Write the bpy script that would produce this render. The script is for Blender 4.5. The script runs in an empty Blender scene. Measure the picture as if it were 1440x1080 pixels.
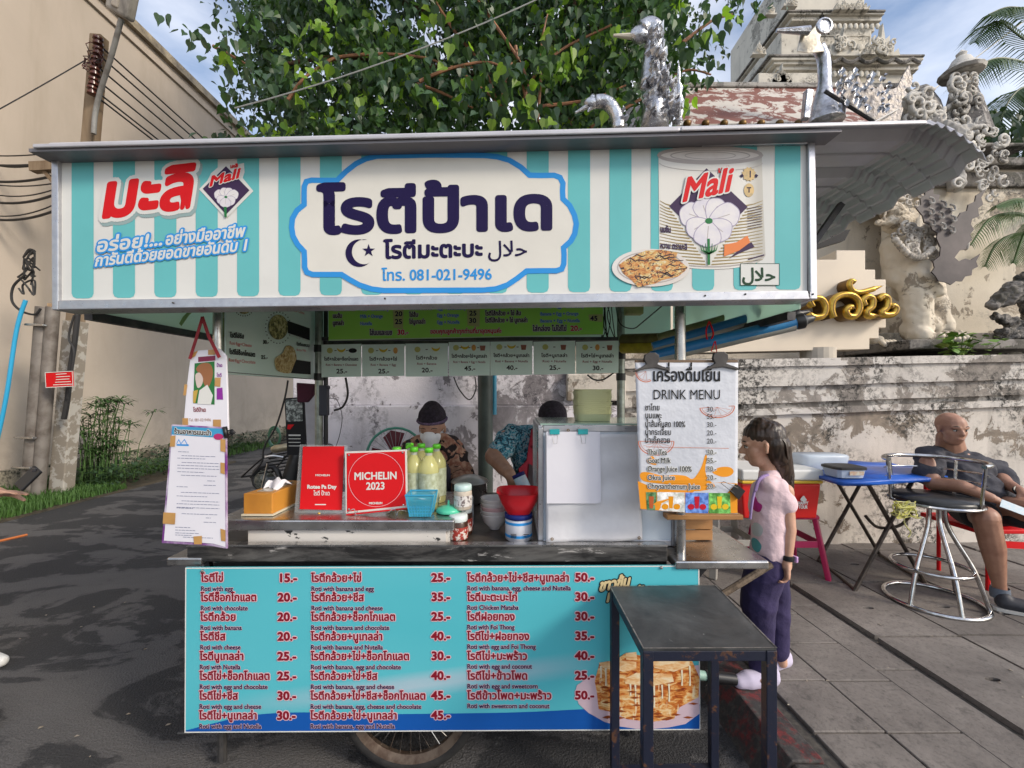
import bpy, bmesh, math, random
from mathutils import Vector, Matrix, noise
from mathutils.geometry import tessellate_polygon
R = math.radians
SC = bpy.context.scene
COL = SC.collection
rnd = random.Random(7)

# ------------------------------------------------------------------ camera, sky, sun, exposure
F, CX, HY, EYE = 600.0, 720.0, 550.0, 1.42
cam = bpy.data.cameras.new('camera')
cam.sensor_width = 36.0
cam.lens = F / 1440.0 * 36.0
cam.shift_y = (HY - 540.0) / 1440.0
cam.clip_start = 0.05
cam.clip_end = 3000
camo = bpy.data.objects.new('camera', cam)
camo.location = (0, 0, EYE)
camo.rotation_euler = (R(90), 0, 0)
COL.objects.link(camo)
SC.camera = camo

SUN_DIR = Vector((0.72, -0.46, 0.52)).normalized()      # towards the sun
SUN_EL = math.asin(SUN_DIR.z)
SUN_AZ = math.atan2(SUN_DIR.x, SUN_DIR.y)
world = bpy.data.worlds.new('World')
SC.world = world
world.use_nodes = True
wn = world.node_tree
bg = wn.nodes['Background']
sky = wn.nodes.new('ShaderNodeTexSky')
sky.sky_type = 'NISHITA'
sky.sun_disc = False
sky.sun_elevation = SUN_EL
sky.sun_rotation = SUN_AZ
sky.air_density = 1.0
sky.dust_density = 1.6
sky.ozone_density = 1.5
wtc = wn.nodes.new('ShaderNodeTexCoord')
wmp = wn.nodes.new('ShaderNodeMapping')
wmp.inputs['Scale'].default_value = (1.0, 1.0, 2.6)
wmp.inputs['Rotation'].default_value = (0, 0, R(35))
wno = wn.nodes.new('ShaderNodeTexNoise')
wno.inputs['Scale'].default_value = 1.5
wno.inputs['Detail'].default_value = 7
wno.inputs['Roughness'].default_value = 0.52
wrp = wn.nodes.new('ShaderNodeValToRGB')
wrp.color_ramp.elements[0].position = 0.42
wrp.color_ramp.elements[0].color = (0.03, 0.03, 0.03, 1)
wrp.color_ramp.elements[1].position = 0.72
wrp.color_ramp.elements[1].color = (0.88, 0.88, 0.88, 1)
wmx = wn.nodes.new('ShaderNodeMixRGB')
wmx.inputs[2].default_value = (8.6, 8.5, 8.7, 1)
wn.links.new(wtc.outputs['Generated'], wmp.inputs['Vector'])
wn.links.new(wmp.outputs[0], wno.inputs['Vector'])
wn.links.new(wno.outputs['Fac'], wrp.inputs[0])
wn.links.new(wrp.outputs[0], wmx.inputs[0])
wn.links.new(sky.outputs[0], wmx.inputs[1])
wn.links.new(wmx.outputs[0], bg.inputs[0])
bg.inputs[1].default_value = 0.118

sun = bpy.data.lights.new('sun', 'SUN')
sun.energy = 1.5
sun.angle = R(12)
sun.color = (1.0, 0.90, 0.76)
suno = bpy.data.objects.new('sun', sun)
suno.location = (8, -2, 9)
suno.rotation_euler = SUN_DIR.to_track_quat('Z', 'Y').to_euler()
COL.objects.link(suno)

SC.view_settings.view_transform = 'Standard'
SC.view_settings.look = 'None'
SC.view_settings.gamma = 1
SC.view_settings.use_curve_mapping = False
SC.view_settings.exposure = 0.82

# ------------------------------------------------------------------ helpers: points
def P(px, py, Y):                       # the point of the vertical plane at depth Y seen at a photo pixel
    return Vector(((px - CX) / F * Y, Y, EYE - (py - HY) / F * Y))
def G(px, py, z=0.0):                   # the point of the ground (height z) seen at a photo pixel
    Y = (EYE - z) * F / (py - HY)
    return Vector(((px - CX) / F * Y, Y, z))
def plY(Y):
    return lambda px, py, l=0.0: P(px, py, Y) - Vector((0, l, 0))
def pl(pt, n):                          # a general plane, lift l along n
    pt = Vector(pt); n = Vector(n).normalized()
    def f(px, py, l=0.0):
        d = Vector(((px - CX) / F, 1, -(py - HY) / F))
        o = Vector((0, 0, EYE))
        t = (pt - o).dot(n) / d.dot(n)
        return o + d * t + n * l
    return f

# ------------------------------------------------------------------ helpers: objects
ROOTLOC = {}
def tag(o, label=None, cat=None, group=None, kind=None):
    if label: o['label'] = label
    if cat: o['category'] = cat
    if group: o['group'] = group
    if kind: o['kind'] = kind
    return o
def thing(name, label, cat, loc=(0, 0, 0), group=None, local=False):
    o = bpy.data.objects.new(name, None)
    o.empty_display_size = 0.05
    COL.objects.link(o)
    o.location = loc
    ROOTLOC[o.name] = None if local else Vector(loc)
    return tag(o, label, cat, group)
def link(name, me, parent=None):
    o = bpy.data.objects.new(name, me)
    COL.objects.link(o)
    if parent is not None:
        o.parent = parent
        if ROOTLOC.get(parent.name) is not None:
            o.matrix_parent_inverse = Matrix.Translation(-ROOTLOC[parent.name])
    return o
def copy_tree(o, parent=None):
    c = o.copy()
    COL.objects.link(c)
    c.parent = parent
    if o.name in ROOTLOC: ROOTLOC[c.name] = ROOTLOC[o.name]
    for ch in [x for x in KIDS.get(o.name, [])]:
        d = copy_tree(ch, c)
        KIDS.setdefault(c.name, []).append(d)
    return c
KIDS = {}

class MB:
    def __init__(s): s.v = []; s.f = []
    def add(s, vs, fs):
        n = len(s.v)
        s.v += [tuple(v) for v in vs]
        s.f += [tuple(i + n for i in f) for f in fs]
        return s
    def box(s, c, d, rot=None):
        c = Vector(c); hx, hy, hz = d[0] / 2, d[1] / 2, d[2] / 2
        vs = [Vector((x, y, z)) for x in (-hx, hx) for y in (-hy, hy) for z in (-hz, hz)]
        if rot is not None:
            m = rot if isinstance(rot, Matrix) else Matrix.Rotation(rot, 3, 'Z')
            vs = [m @ v for v in vs]
        return s.add([v + c for v in vs], [(0, 1, 3, 2), (4, 6, 7, 5), (0, 4, 5, 1), (2, 3, 7, 6), (0, 2, 6, 4), (1, 5, 7, 3)])
    def mm(s, a, b):                    # box from min corner to max corner
        a = Vector(a); b = Vector(b)
        return s.box((a + b) / 2, [abs(x) for x in (b - a)])
    def bar(s, p0, p1, w, h, up=(0, 0, 1)):
        p0 = Vector(p0); p1 = Vector(p1); d = (p1 - p0); L = d.length; d.normalize()
        x = d.cross(Vector(up))
        if x.length < 1e-4: x = d.cross(Vector((1, 0, 0)))
        x.normalize(); y = x.cross(d)
        return s.box((p0 + p1) / 2, (w, L, h), Matrix((x, d, y)).transposed())
    def tube(s, pts, r, n=8, cap=True, closed=False):
        pts = [Vector(p) for p in pts]; m = len(pts)
        rs = list(r) if isinstance(r, (list, tuple)) else [r] * m
        if len(rs) != m:
            q = len(rs) - 1
            rs = [rs[int(i / (m - 1) * q)] + (rs[min(int(i / (m - 1) * q) + 1, q)] - rs[int(i / (m - 1) * q)]) * (i / (m - 1) * q % 1) for i in range(m)]
        vs = []; prev = None
        for i in range(m):
            if closed: t = (pts[(i + 1) % m] - pts[i - 1])
            else: t = pts[min(i + 1, m - 1)] - pts[max(i - 1, 0)]
            if t.length < 1e-9: t = Vector((0, 0, 1))
            t.normalize()
            if prev is None:
                a = Vector((0, 0, 1)) if abs(t.z) < 0.9 else Vector((1, 0, 0))
                u = t.cross(a).normalized()
            else:
                u = prev - t * prev.dot(t)
                u = u.normalized() if u.length > 1e-6 else t.orthogonal().normalized()
            prev = u; w = t.cross(u)
            for k in range(n):
                q = 2 * math.pi * k / n
                vs.append(pts[i] + (u * math.cos(q) + w * math.sin(q)) * rs[i])
        fs = []
        for i in range(m if closed else m - 1):
            j = (i + 1) % m
            for k in range(n):
                l = (k + 1) % n
                fs.append((i * n + k, i * n + l, j * n + l, j * n + k))
        if cap and not closed:
            fs.append(tuple(reversed(range(n)))); fs.append(tuple(range((m - 1) * n, m * n)))
        return s.add(vs, fs)
    def lathe(s, prof, c=(0, 0, 0), n=24, axis=None, cap=True):
        c = Vector(c); vs = []; m = len(prof)
        for (r, z) in prof:
            for k in range(n):
                q = 2 * math.pi * k / n
                v = Vector((r * math.cos(q), r * math.sin(q), z))
                if axis is not None: v = axis @ v
                vs.append(v + c)
        fs = [(i * n + k, i * n + (k + 1) % n, (i + 1) * n + (k + 1) % n, (i + 1) * n + k) for i in range(m - 1) for k in range(n)]
        if cap:
            if prof[0][0] > 1e-5: fs.append(tuple(reversed(range(n))))
            if prof[-1][0] > 1e-5: fs.append(tuple(range((m - 1) * n, m * n)))
        return s.add(vs, fs)
    def ball(s, c, r, n=12, m=8):
        if not isinstance(r, (tuple, list)): r = (r, r, r)
        vs = []; c = Vector(c)
        for i in range(1, m):
            a = math.pi * i / m
            for k in range(n):
                q = 2 * math.pi * k / n
                vs.append(c + Vector((r[0] * math.sin(a) * math.cos(q), r[1] * math.sin(a) * math.sin(q), r[2] * math.cos(a))))
        t = len(vs); vs += [c + Vector((0, 0, r[2])), c - Vector((0, 0, r[2]))]
        fs = [(i * n + k, (i + 1) * n + k, (i + 1) * n + (k + 1) % n, i * n + (k + 1) % n) for i in range(m - 2) for k in range(n)]
        fs += [(t, k, (k + 1) % n) for k in range(n)]
        fs += [(t + 1, (m - 2) * n + (k + 1) % n, (m - 2) * n + k) for k in range(n)]
        return s.add(vs, fs)
    def capsule(s, p0, r0, p1, r1, n=12):
        p0 = Vector(p0); p1 = Vector(p1)
        s.ball(p0, r0, n, 8); s.ball(p1, r1, n, 8)
        if (p1 - p0).length > 1e-4: s.tube([p0, p1], [r0, r1], n)
        return s
    def prism(s, pf, pts, th, lift=0.0):  # closed outline in photo pixels on plane pf, thickness th away from its front
        tri = tessellate_polygon([[Vector((a, b, 0)) for a, b in pts]])
        n = len(pts)
        fr = [pf(a, b, lift) for a, b in pts]
        nn = (pf(pts[0][0], pts[0][1], 1) - pf(pts[0][0], pts[0][1], 0)).normalized()
        bk = [v - nn * th for v in fr]
        fs = [tuple(t) for t in tri] + [tuple(n + i for i in reversed(t)) for t in tri]
        fs += [(i, (i + 1) % n, n + (i + 1) % n, n + i) for i in range(n)]
        return s.add(fr + bk, fs)
    def sheet(s, pf, pts, lift=0.0):
        tri = tessellate_polygon([[Vector((a, b, 0)) for a, b in pts]])
        return s.add([pf(a, b, lift) for a, b in pts], [tuple(t) for t in tri])
    def strip(s, pf, pts, w, closed=False, lift=0.0):     # flat stroke in photo pixels, mitred
        m = len(pts); vs = []
        pts = [Vector((a, b)) for a, b in pts]
        for i in range(m):
            a = pts[i - 1] if (closed or i > 0) else pts[i]
            b = pts[(i + 1) % m] if (closed or i < m - 1) else pts[i]
            d1 = (pts[i] - a); d2 = (b - pts[i])
            if d1.length < 1e-6: d1 = d2
            if d2.length < 1e-6: d2 = d1
            d1 = d1.normalized(); d2 = d2.normalized()
            t = (d1 + d2)
            t = t.normalized() if t.length > 1e-4 else d1
            nrm = Vector((-t.y, t.x)); k = max(0.5, abs(nrm.dot(Vector((-d1.y, d1.x)))))
            ww = (w[i] if isinstance(w, (list, tuple)) else w) / 2 / k
            vs += [pf(*(pts[i] + nrm * ww), lift), pf(*(pts[i] - nrm * ww), lift)]
        fs = [(2 * i, 2 * i + 1, 2 * ((i + 1) % m) + 1, 2 * ((i + 1) % m)) for i in range(m if closed else m - 1)]
        return s.add(vs, fs)
    def build(s, name, m, parent=None, smooth=False, bevel=0, seg=2, label=None, clean=True):
        me = bpy.data.meshes.new(name)
        me.from_pydata(s.v, [], s.f)
        if clean:
            bm = bmesh.new(); bm.from_mesh(me)
            bmesh.ops.recalc_face_normals(bm, faces=bm.faces)
            bm.to_mesh(me); bm.free()
        if m is not None: me.materials.append(m)
        if smooth: 
            me.polygons.foreach_set('use_smooth', [True] * len(me.polygons))
            if smooth != 2: me.set_sharp_from_angle(angle=R(40))
        o = link(name, me, parent)
        if parent is not None: KIDS.setdefault(parent.name, []).append(o)
        if bevel:
            b = o.modifiers.new('bevel', 'BEVEL'); b.width = bevel; b.segments = seg; b.limit_method = 'ANGLE'; b.angle_limit = R(50)
        if label: o['label'] = label
        return o

def catmull(pts, n=6, closed=False):
    out = []; m = len(pts); V = [Vector(p) for p in pts]
    for i in range(m if closed else m - 1):
        if closed: a, b, c, d = V[i - 1], V[i], V[(i + 1) % m], V[(i + 2) % m]
        else: a, b, c, d = V[max(i - 1, 0)], V[i], V[i + 1], V[min(i + 2, m - 1)]
        for k in range(n):
            t = k / n
            out.append(0.5 * ((2 * b) + (c - a) * t + (2 * a - 5 * b + 4 * c - d) * t * t + (3 * b - a - 3 * c + d) * t ** 3))
    if not closed: out.append(V[-1])
    return [tuple(p) for p in out]
def Z(pts, k, ox, oy):                  # enlargement coordinates back to photo pixels
    return [(ox + x / k, oy + y / k) for x, y in pts]
def arc(cx, cy, rx, ry, a0, a1, n=16):
    return [(cx + rx * math.cos(R(a0 + (a1 - a0) * i / n)), cy + ry * math.sin(R(a0 + (a1 - a0) * i / n))) for i in range(n + 1)]
def ell(cx, cy, rx, ry, n=32): return arc(cx, cy, rx, ry, 0, 360, n)[:-1]
def sag(p0, p1, s, n=14):
    p0 = Vector(p0); p1 = Vector(p1)
    return [p0.lerp(p1, i / n) - Vector((0, 0, s * 4 * (i / n) * (1 - i / n))) for i in range(n + 1)]

# ------------------------------------------------------------------ helpers: materials
class NM:
    def __init__(s, name, rough=0.6, metal=0.0, spec=None):
        s.m = bpy.data.materials.new(name); s.m.use_nodes = True
        s.t = s.m.node_tree; s.b = s.t.nodes['Principled BSDF']
        s.b.inputs['Roughness'].default_value = rough
        s.b.inputs['Metallic'].default_value = metal
        if spec is not None: s.b.inputs['Specular IOR Level'].default_value = spec
        s.co = s.t.nodes.new('ShaderNodeTexCoord').outputs['Object']
    def put(s, sock, v):
        if hasattr(v, 'is_output') or isinstance(v, bpy.types.NodeSocket): s.t.links.new(v, sock)
        elif isinstance(v, (tuple, list)): sock.default_value = (*v, 1) if len(v) == 3 and len(sock.default_value) == 4 else v
        else: sock.default_value = v
    def noise(s, sc, det=4, ro=0.55, dist=0.0, stretch=None, co=None):
        n = s.t.nodes.new('ShaderNodeTexNoise')
        n.inputs['Scale'].default_value = sc; n.inputs['Detail'].default_value = det
        n.inputs['Roughness'].default_value = ro; n.inputs['Distortion'].default_value = dist
        c = co or s.co
        if stretch:
            mp = s.t.nodes.new('ShaderNodeMapping'); mp.inputs['Scale'].default_value = stretch
            s.t.links.new(c, mp.inputs[0]); c = mp.outputs[0]
        s.t.links.new(c, n.inputs['Vector'])
        return n.outputs['Fac']
    def voro(s, sc, feat='F1', out='Distance', rand=1.0, stretch=None):
        n = s.t.nodes.new('ShaderNodeTexVoronoi'); n.feature = feat
        n.inputs['Scale'].default_value = sc; n.inputs['Randomness'].default_value = rand
        c = s.co
        if stretch:
            mp = s.t.nodes.new('ShaderNodeMapping'); mp.inputs['Scale'].default_value = stretch
            s.t.links.new(c, mp.inputs[0]); c = mp.outputs[0]
        s.t.links.new(c, n.inputs['Vector'])
        return n.outputs[out]
    def ramp(s, fac, stops, interp='LINEAR'):
        n = s.t.nodes.new('ShaderNodeValToRGB'); cr = n.color_ramp; cr.interpolation = interp
        while len(cr.elements) < len(stops): cr.elements.new(0.5)
        for e, (p, c) in zip(cr.elements, stops):
            e.position = p; e.color = (c, c, c, 1) if not isinstance(c, (tuple, list)) else (*c, 1)
        s.t.links.new(fac, n.inputs[0])
        return n.outputs[0]
    def mix(s, fac, a, b, mode='MIX'):
        n = s.t.nodes.new('ShaderNodeMixRGB'); n.blend_type = mode
        s.put(n.inputs[0], fac); s.put(n.inputs[1], a); s.put(n.inputs[2], b)
        return n.outputs[0]
    def math(s, op, a, b=0.0, clamp=False):
        n = s.t.nodes.new('ShaderNodeMath'); n.operation = op; n.use_clamp = clamp
        s.put(n.inputs[0], a); s.put(n.inputs[1], b)
        return n.outputs[0]
    def xyz(s, k):
        n = s.t.nodes.new('ShaderNodeSeparateXYZ'); s.t.links.new(s.co, n.inputs[0]); return n.outputs[k]
    def col(s, v): s.put(s.b.inputs['Base Color'], v); return s
    def rough(s, v): s.put(s.b.inputs['Roughness'], v); return s
    def bump(s, h, strength=0.3, dist=0.01):
        n = s.t.nodes.new('ShaderNodeBump'); n.inputs['Strength'].default_value = strength; n.inputs['Distance'].default_value = dist
        s.t.links.new(h, n.inputs['Height']); s.t.links.new(n.outputs[0], s.b.inputs['Normal']); return s

def mat(name, c, c2=None, sc=8, lo=0.4, hi=0.65, rough=0.6, metal=0.0, bump=0.0, bsc=60, dist=0.003, det=5, spec=None, trans=0, rvar=0.0, stretch=None):
    m = NM(name, rough, metal, spec)
    if c2 is not None: m.col(m.mix(m.ramp(m.noise(sc, det, 0.6, 0.2, stretch), [(lo, 0.0), (hi, 1.0)]), c, c2))
    else: m.col(tuple(c))
    if bump: m.bump(m.noise(bsc, 4, 0.6), bump, dist)
    if rvar: m.rough(m.ramp(m.noise(sc * 2.3, 4), [(0.3, max(0.02, rough - rvar)), (0.7, min(1, rough + rvar))]))
    if trans: m.b.inputs['Transmission Weight'].default_value = trans
    return m.m

# ------------------------------------------------------------------ lettering
GL = {}
def precache(chars):
    todo = [c for c in sorted(set(chars)) if c not in GL]
    objs = []
    def mk(body):
        cu = bpy.data.curves.new('g', 'FONT'); cu.body = body; cu.resolution_u = 3
        o = bpy.data.objects.new('g', cu); COL.objects.link(o); objs.append(o); return o
    base = mk('HH'); pairs = [(c, mk(c) if c != ' ' else None, mk('H' + c + 'H')) for c in todo]
    bpy.context.view_layer.update()
    dg = bpy.context.evaluated_depsgraph_get()
    def me(o): return bpy.data.meshes.new_from_object(o.evaluated_get(dg))
    def mx(m): return max(v.co.x for v in m.vertices)
    b0 = mx(me(base))
    for c, o, oh in pairs:
        adv = mx(me(oh)) - b0
        if o is None: GL[c] = ([], [], [], adv); continue
        m = me(o)
        V = [(v.co.x, v.co.y) for v in m.vertices]
        Fc = [tuple(p.vertices) for p in m.polygons]
        cnt = {}
        for p in Fc:
            for i in range(len(p)):
                k = tuple(sorted((p[i], p[(i + 1) % len(p)]))); cnt[k] = cnt.get(k, 0) + 1
        GL[c] = (V, Fc, [k for k, n in cnt.items() if n == 1], adv)
    for o in objs:
        cu = o.data; bpy.data.objects.remove(o); bpy.data.curves.remove(cu)
TONE = set('\u0e48\u0e49\u0e4a\u0e4b\u0e4c'); UPV = set('\u0e31\u0e34\u0e35\u0e36\u0e37\u0e47'); TALL = set('ปฝฟ')
def layout(s, track=0.0):
    precache(s); x = 0.0; out = []; base = ''
    for i, c in enumerate(s):
        dx = dy = 0.0
        if c in TONE:
            if (i > 0 and s[i - 1] in UPV) or (i + 1 < len(s) and s[i + 1] == 'ำ'): dy = 0.2
            if base in TALL: dx = -0.13
        elif c in UPV:
            if base in TALL: dx = -0.10
        elif c not in '\u0e38\u0e39': base = c
        out.append((c, x + dx, dy)); x += GL[c][3] + (track if GL[c][3] > 0.05 else 0)
    return out, x
def text(name, s, pf, x0, x1, yb, em, m, parent, bold=0.0, slope=0.0, slant=0.0, lift=0.0006, outline=None, track=0.0, nd=6):
    lay, W = layout(s, track)
    sx = (x1 - x0) / (W * em) if x1 is not None else 1.0
    def make(r, lf, mt, nm):
        mb = MB(); k = 0
        for c, ox, oy in lay:
            V, Fc, B, _ = GL[c]
            def T(u, v, l=0.0):
                u += ox; v += oy
                px = x0 + u * em * sx + v * slant * em
                return pf(px, yb - v * em + slope * (px - x0), lf + l)
            for i, p_ in enumerate(Fc): mb.add([T(*V[q], (0.00008 if r else 0) + 0.00002 * (i % 6)) for q in p_], [tuple(range(len(p_)))])
            if r:
                used = set(); rw = (pf(x0 + r * em, yb) - pf(x0, yb)).length; Hh = min(.06 * rw, .00022); rx = r / max(sx, 0.3)
                for a, b in B:
                    ax, ay = V[a]; bx, by = V[b]
                    dx, dy = bx - ax, by - ay; L = math.hypot(dx, dy)
                    if L < 1e-6: continue
                    nx, ny = -dy / L * rx, dx / L * r
                    mb.add([T(ax + nx, ay + ny), T(bx + nx, by + ny), T(bx, by, Hh), T(ax, ay, Hh), T(bx - nx, by - ny), T(ax - nx, ay - ny)], [(0, 1, 2, 3), (3, 2, 4, 5)])
                    for q in (a, b):
                        if q in used: continue
                        used.add(q); qx, qy = V[q]
                        mb.add([T(qx, qy, Hh)] + [T(qx + rx * math.cos(2 * math.pi * (j + .5) / nd), qy + r * math.sin(2 * math.pi * (j + .5) / nd)) for j in range(nd)], [(0, 1 + j, 1 + (j + 1) % nd) for j in range(nd)])
        return mb.build(nm, mt, parent, clean=False)
    if outline: make(bold + outline[1], lift, outline[0], 'lettering_outline'); lift += 0.0005
    return make(bold, lift, m, name)

def fold(a, f=9, k=2.2):                 # cloth folds
    return lambda p, n: n * a * ((1 - abs(noise.noise(Vector((p.x * f + p.z * 5, p.y * f, p.z * f * k + p.x * 4)))) * 2.2) * .6 + noise.noise(p * f * 2.5) * .35)
def curl(mb, c, r, d=1, a0=0.0, turns=1.5, y=0.0, th=.3):      # one carved scroll
    n = 14; pts = []
    for i in range(n):
        t = i / (n - 1); q = a0 + d * t * turns * 6.283; rr_ = r * (1 - .82 * t); pts.append(Vector(c) + Vector((rr_ * math.cos(q), y * t - .10 * r * t, rr_ * math.sin(q))))
    mb.tube(pts, [r * th * (1 - .55 * i / n) for i in range(n)], 6)
from mathutils.bvhtree import BVHTree
def decal(name, target, pts, m, par, lift=.0015):   # flat print that follows a body's surface
    bv = BVHTree.FromPolygons([v.co for v in target.data.vertices], [tuple(p.vertices) for p in target.data.polygons])
    cx = sum(p[0] for p in pts) / len(pts); cy = sum(p[1] for p in pts) / len(pts); o = Vector((0, 0, EYE)); vs = []; n = len(pts)
    for k in (1, .75, .5, .25, 0):
        for a, b in (pts if k else [(cx, cy)]):
            d = Vector(((cx + (a - cx) * k - CX) / F, 1, -(cy + (b - cy) * k - HY) / F)).normalized(); h = bv.ray_cast(o, d)
            vs.append(h[0] - d * lift if h[0] else o + d * 2.1)
    fs = [(r * n + i, r * n + (i + 1) % n, (r + 1) * n + (i + 1) % n, (r + 1) * n + i) for r in range(3) for i in range(n)] + [(3 * n + i, 3 * n + (i + 1) % n, 4 * n) for i in range(n)]
    return MB().add(vs, fs).build(name, m, par, smooth=True)
# ------------------------------------------------------------------ organic bodies: many tapered capsules fused into one skin
def organic(name, caps, m, parent=None, voxel=0.008, smooth=6, disp=None, keep=None, balls=()):
    mb = MB()
    for c in caps: mb.capsule(*c)
    for b in balls: mb.ball(b[0], b[1], 14, 10)
    for k in (keep or []): mb.add(*k)
    me = bpy.data.meshes.new(name); me.from_pydata(mb.v, [], mb.f)
    o = bpy.data.objects.new('tmp', me); COL.objects.link(o)
    r = o.modifiers.new('r', 'REMESH'); r.mode = 'VOXEL'; r.voxel_size = voxel
    if smooth:
        sm = o.modifiers.new('s', 'SMOOTH'); sm.factor = 0.5; sm.iterations = smooth
    dg = bpy.context.evaluated_depsgraph_get()
    nm = bpy.data.meshes.new_from_object(o.evaluated_get(dg))
    bpy.data.objects.remove(o); bpy.data.meshes.remove(me)
    if disp:
        nv = len(nm.vertices); cs = [0.0] * (nv * 3); ns = [0.0] * (nv * 3)
        nm.vertices.foreach_get('co', cs); nm.vertices.foreach_get('normal', ns)
        for i in range(0, nv * 3, 3):
            d = disp(Vector(cs[i:i + 3]), Vector(ns[i:i + 3])); cs[i] += d.x; cs[i + 1] += d.y; cs[i + 2] += d.z
        nm.vertices.foreach_set('co', cs); nm.update()
    nm.polygons.foreach_set('use_smooth', [True] * len(nm.polygons))
    nm.materials.clear(); nm.materials.append(m)
    nm.name = name
    ob = link(name, nm, parent)
    if parent is not None: KIDS.setdefault(parent.name, []).append(ob)
    return ob
precache('โรตีป้าเดมะตะบะมะลิการันตีด้วยยอดขายอันดับ1อร่อย!...อย่างมืออาชีพโทร.081-021-9496 \ufedd\ufefc\ufea3MaliRoteePaDayMICHELIN2023'
  'ไข่ช็อกโกแลตกล้วยชีสนูเทลล่า+บะไก่ฝอยทองมะพร้าวข้าวโพดRoti with egg,chocolate banana cheese Nutella Chicken Mataba Foi Thong coconut sweetcorn345678%'
  'เครื่องดื่มเย็นDRINK MENUชาไทยนมแพะน้ำส้มคั้นสด100%น้ำกระเจี๊ยบน้ำเก๊กฮวยThai TeaGoat MilkOrange JuiceOkra JuiceChrysanthemumขาวข้นหวานมันวิจิตรHAPPY TOUR')
# ------------------------------------------------------------------ materials
def plaster(name, base, grey, mould, amount=0.5, peel=0.5, zlo=None, zhi=None):
    m = NM(name, 0.85)
    n1 = m.noise(1.1, 8, 0.66, 0.6); n2 = m.noise(4.2, 8, 0.7, 0.8); n3 = m.noise(26, 8, 0.78, 0.4)
    c = m.mix(m.ramp(m.noise(3.0, 5), [(0.35, 0), (0.7, 1)]), base, tuple(x * 0.86 for x in base))
    pe = m.ramp(m.math('ADD', m.math('MULTIPLY', n1, 0.62), m.math('MULTIPLY', n2, 0.38)), [(0.50 + (0.5 - peel) * 0.2, 0), (0.515 + (0.5 - peel) * 0.2, 1)])
    c = m.mix(pe, c, m.mix(m.ramp(n2, [(0.4, 0), (0.6, 1)]), grey, tuple(x * 0.6 for x in grey)))
    mo = m.math('MULTIPLY', m.ramp(n3, [(0.47, 0), (0.56, 1)]), m.ramp(m.noise(1.7, 5, 0.6, 0.5), [(0.62 - amount * 0.22, 0), (0.72 - amount * 0.16, 1)]))
    c = m.mix(mo, c, mould)
    st = m.ramp(m.noise(6, 5, 0.6, 0.2, (1, 1, 0.09)), [(0.55, 0), (0.75, 0.35)])
    c = m.mix(st, c, tuple(x * 0.45 for x in grey))
    m.col(c)
    m.bump(m.math('ADD', m.math('MULTIPLY', pe, -0.6), m.math('ADD', m.math('MULTIPLY', n3, 0.5), m.math('MULTIPLY', m.noise(90, 5, 0.7), 0.3))), 0.6, 0.012)
    return m.m
MT = {}
MT['wall_plaster'] = plaster('old_wall_plaster', (0.62, 0.57, 0.51), (0.33, 0.27, 0.21), (0.035, 0.033, 0.028), 0.68, 0.36)
MT['wall_cool'] = plaster('lilac_wall_plaster', (0.74, 0.71, 0.76), (0.36, 0.33, 0.35), (0.045, 0.04, 0.05), 0.55, 0.40)  # lilac white plaster with black mould, for the wall behind the sellers
MT['ledge_plaster'] = plaster('mouldy_ledge_plaster', (0.62, 0.58, 0.53), (0.36, 0.32, 0.28), (0.04, 0.037, 0.033), 0.85, 0.32)
MT['statue'] = plaster('weathered_stucco', (0.68, 0.60, 0.48), (0.50, 0.42, 0.32), (0.09, 0.08, 0.07), 0.35, 0.25)
MT['tower'] = plaster('tower_stucco', (0.62, 0.58, 0.50), (0.45, 0.42, 0.36), (0.07, 0.065, 0.055), 0.35, 0.25)
MT['mossy'] = plaster('mossy_stone', (0.24, 0.22, 0.20), (0.13, 0.12, 0.10), (0.02, 0.02, 0.018), 0.9, 0.5)

m = NM('asphalt', 0.85)
n1 = m.noise(0.9, 6, 0.6, 1.2, (1.0, 2.2, 1)); n2 = m.noise(190, 3, 0.7); n3 = m.noise(3.3, 6, 0.65, 0.5)
c = m.mix(m.ramp(m.math('ADD', m.math('MULTIPLY', n1, 0.7), m.math('MULTIPLY', n3, 0.3)), [(0.475, 0), (0.50, 0.75), (0.7, 1)]), (0.033, 0.033, 0.035), (0.13, 0.124, 0.122))
c = m.mix(m.ramp(n2, [(0.35, 0.55), (0.62, 0)]), c, (0.012, 0.012, 0.013))
c = m.mix(m.ramp(m.voro(130, rand=1), [(0.05, 0.4), (0.22, 0)]), c, (0.22, 0.21, 0.20))
m.col(c).bump(m.math('ADD', m.voro(120), m.math('MULTIPLY', n2, 0.8)), 0.8, 0.006); MT['asphalt'] = m.m

m = NM('paving_stone', 0.8)
n2 = m.noise(60, 6, 0.75); n3 = m.noise(2.4, 7, 0.68, 0.5)
c = m.mix(m.ramp(n3, [(0.36, 0), (0.66, 1)]), (0.125, 0.110, 0.100), (0.235, 0.210, 0.190))
c = m.mix(m.ramp(m.noise(17, 6, 0.7), [(0.56, 0), (0.70, 0.7)]), c, (0.06, 0.055, 0.05))
c = m.mix(m.ramp(n2, [(0.35, 0.5), (0.5, 0)]), c, (0.06, 0.055, 0.05))
m.col(c).bump(m.math('ADD', n2, m.math('MULTIPLY', m.noise(12, 5), 1.2)), 0.5, 0.005); MT['paving'] = m.m
MT['joint'] = mat('joint_dirt', (0.05, 0.045, 0.04), (0.10, 0.09, 0.075), 40, bump=0.5)
MT['kerb'] = mat('kerb_concrete', (0.14, 0.125, 0.11), (0.06, 0.055, 0.05), 9, bump=0.5, bsc=80, rough=0.85)
m = NM('red_painted_kerb', 0.75)
c = m.mix(m.ramp(m.noise(9, 7, 0.7, 0.6), [(0.48, 0), (0.56, 1)]), (0.075, 0.068, 0.062), (0.16, 0.022, 0.022))
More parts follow.
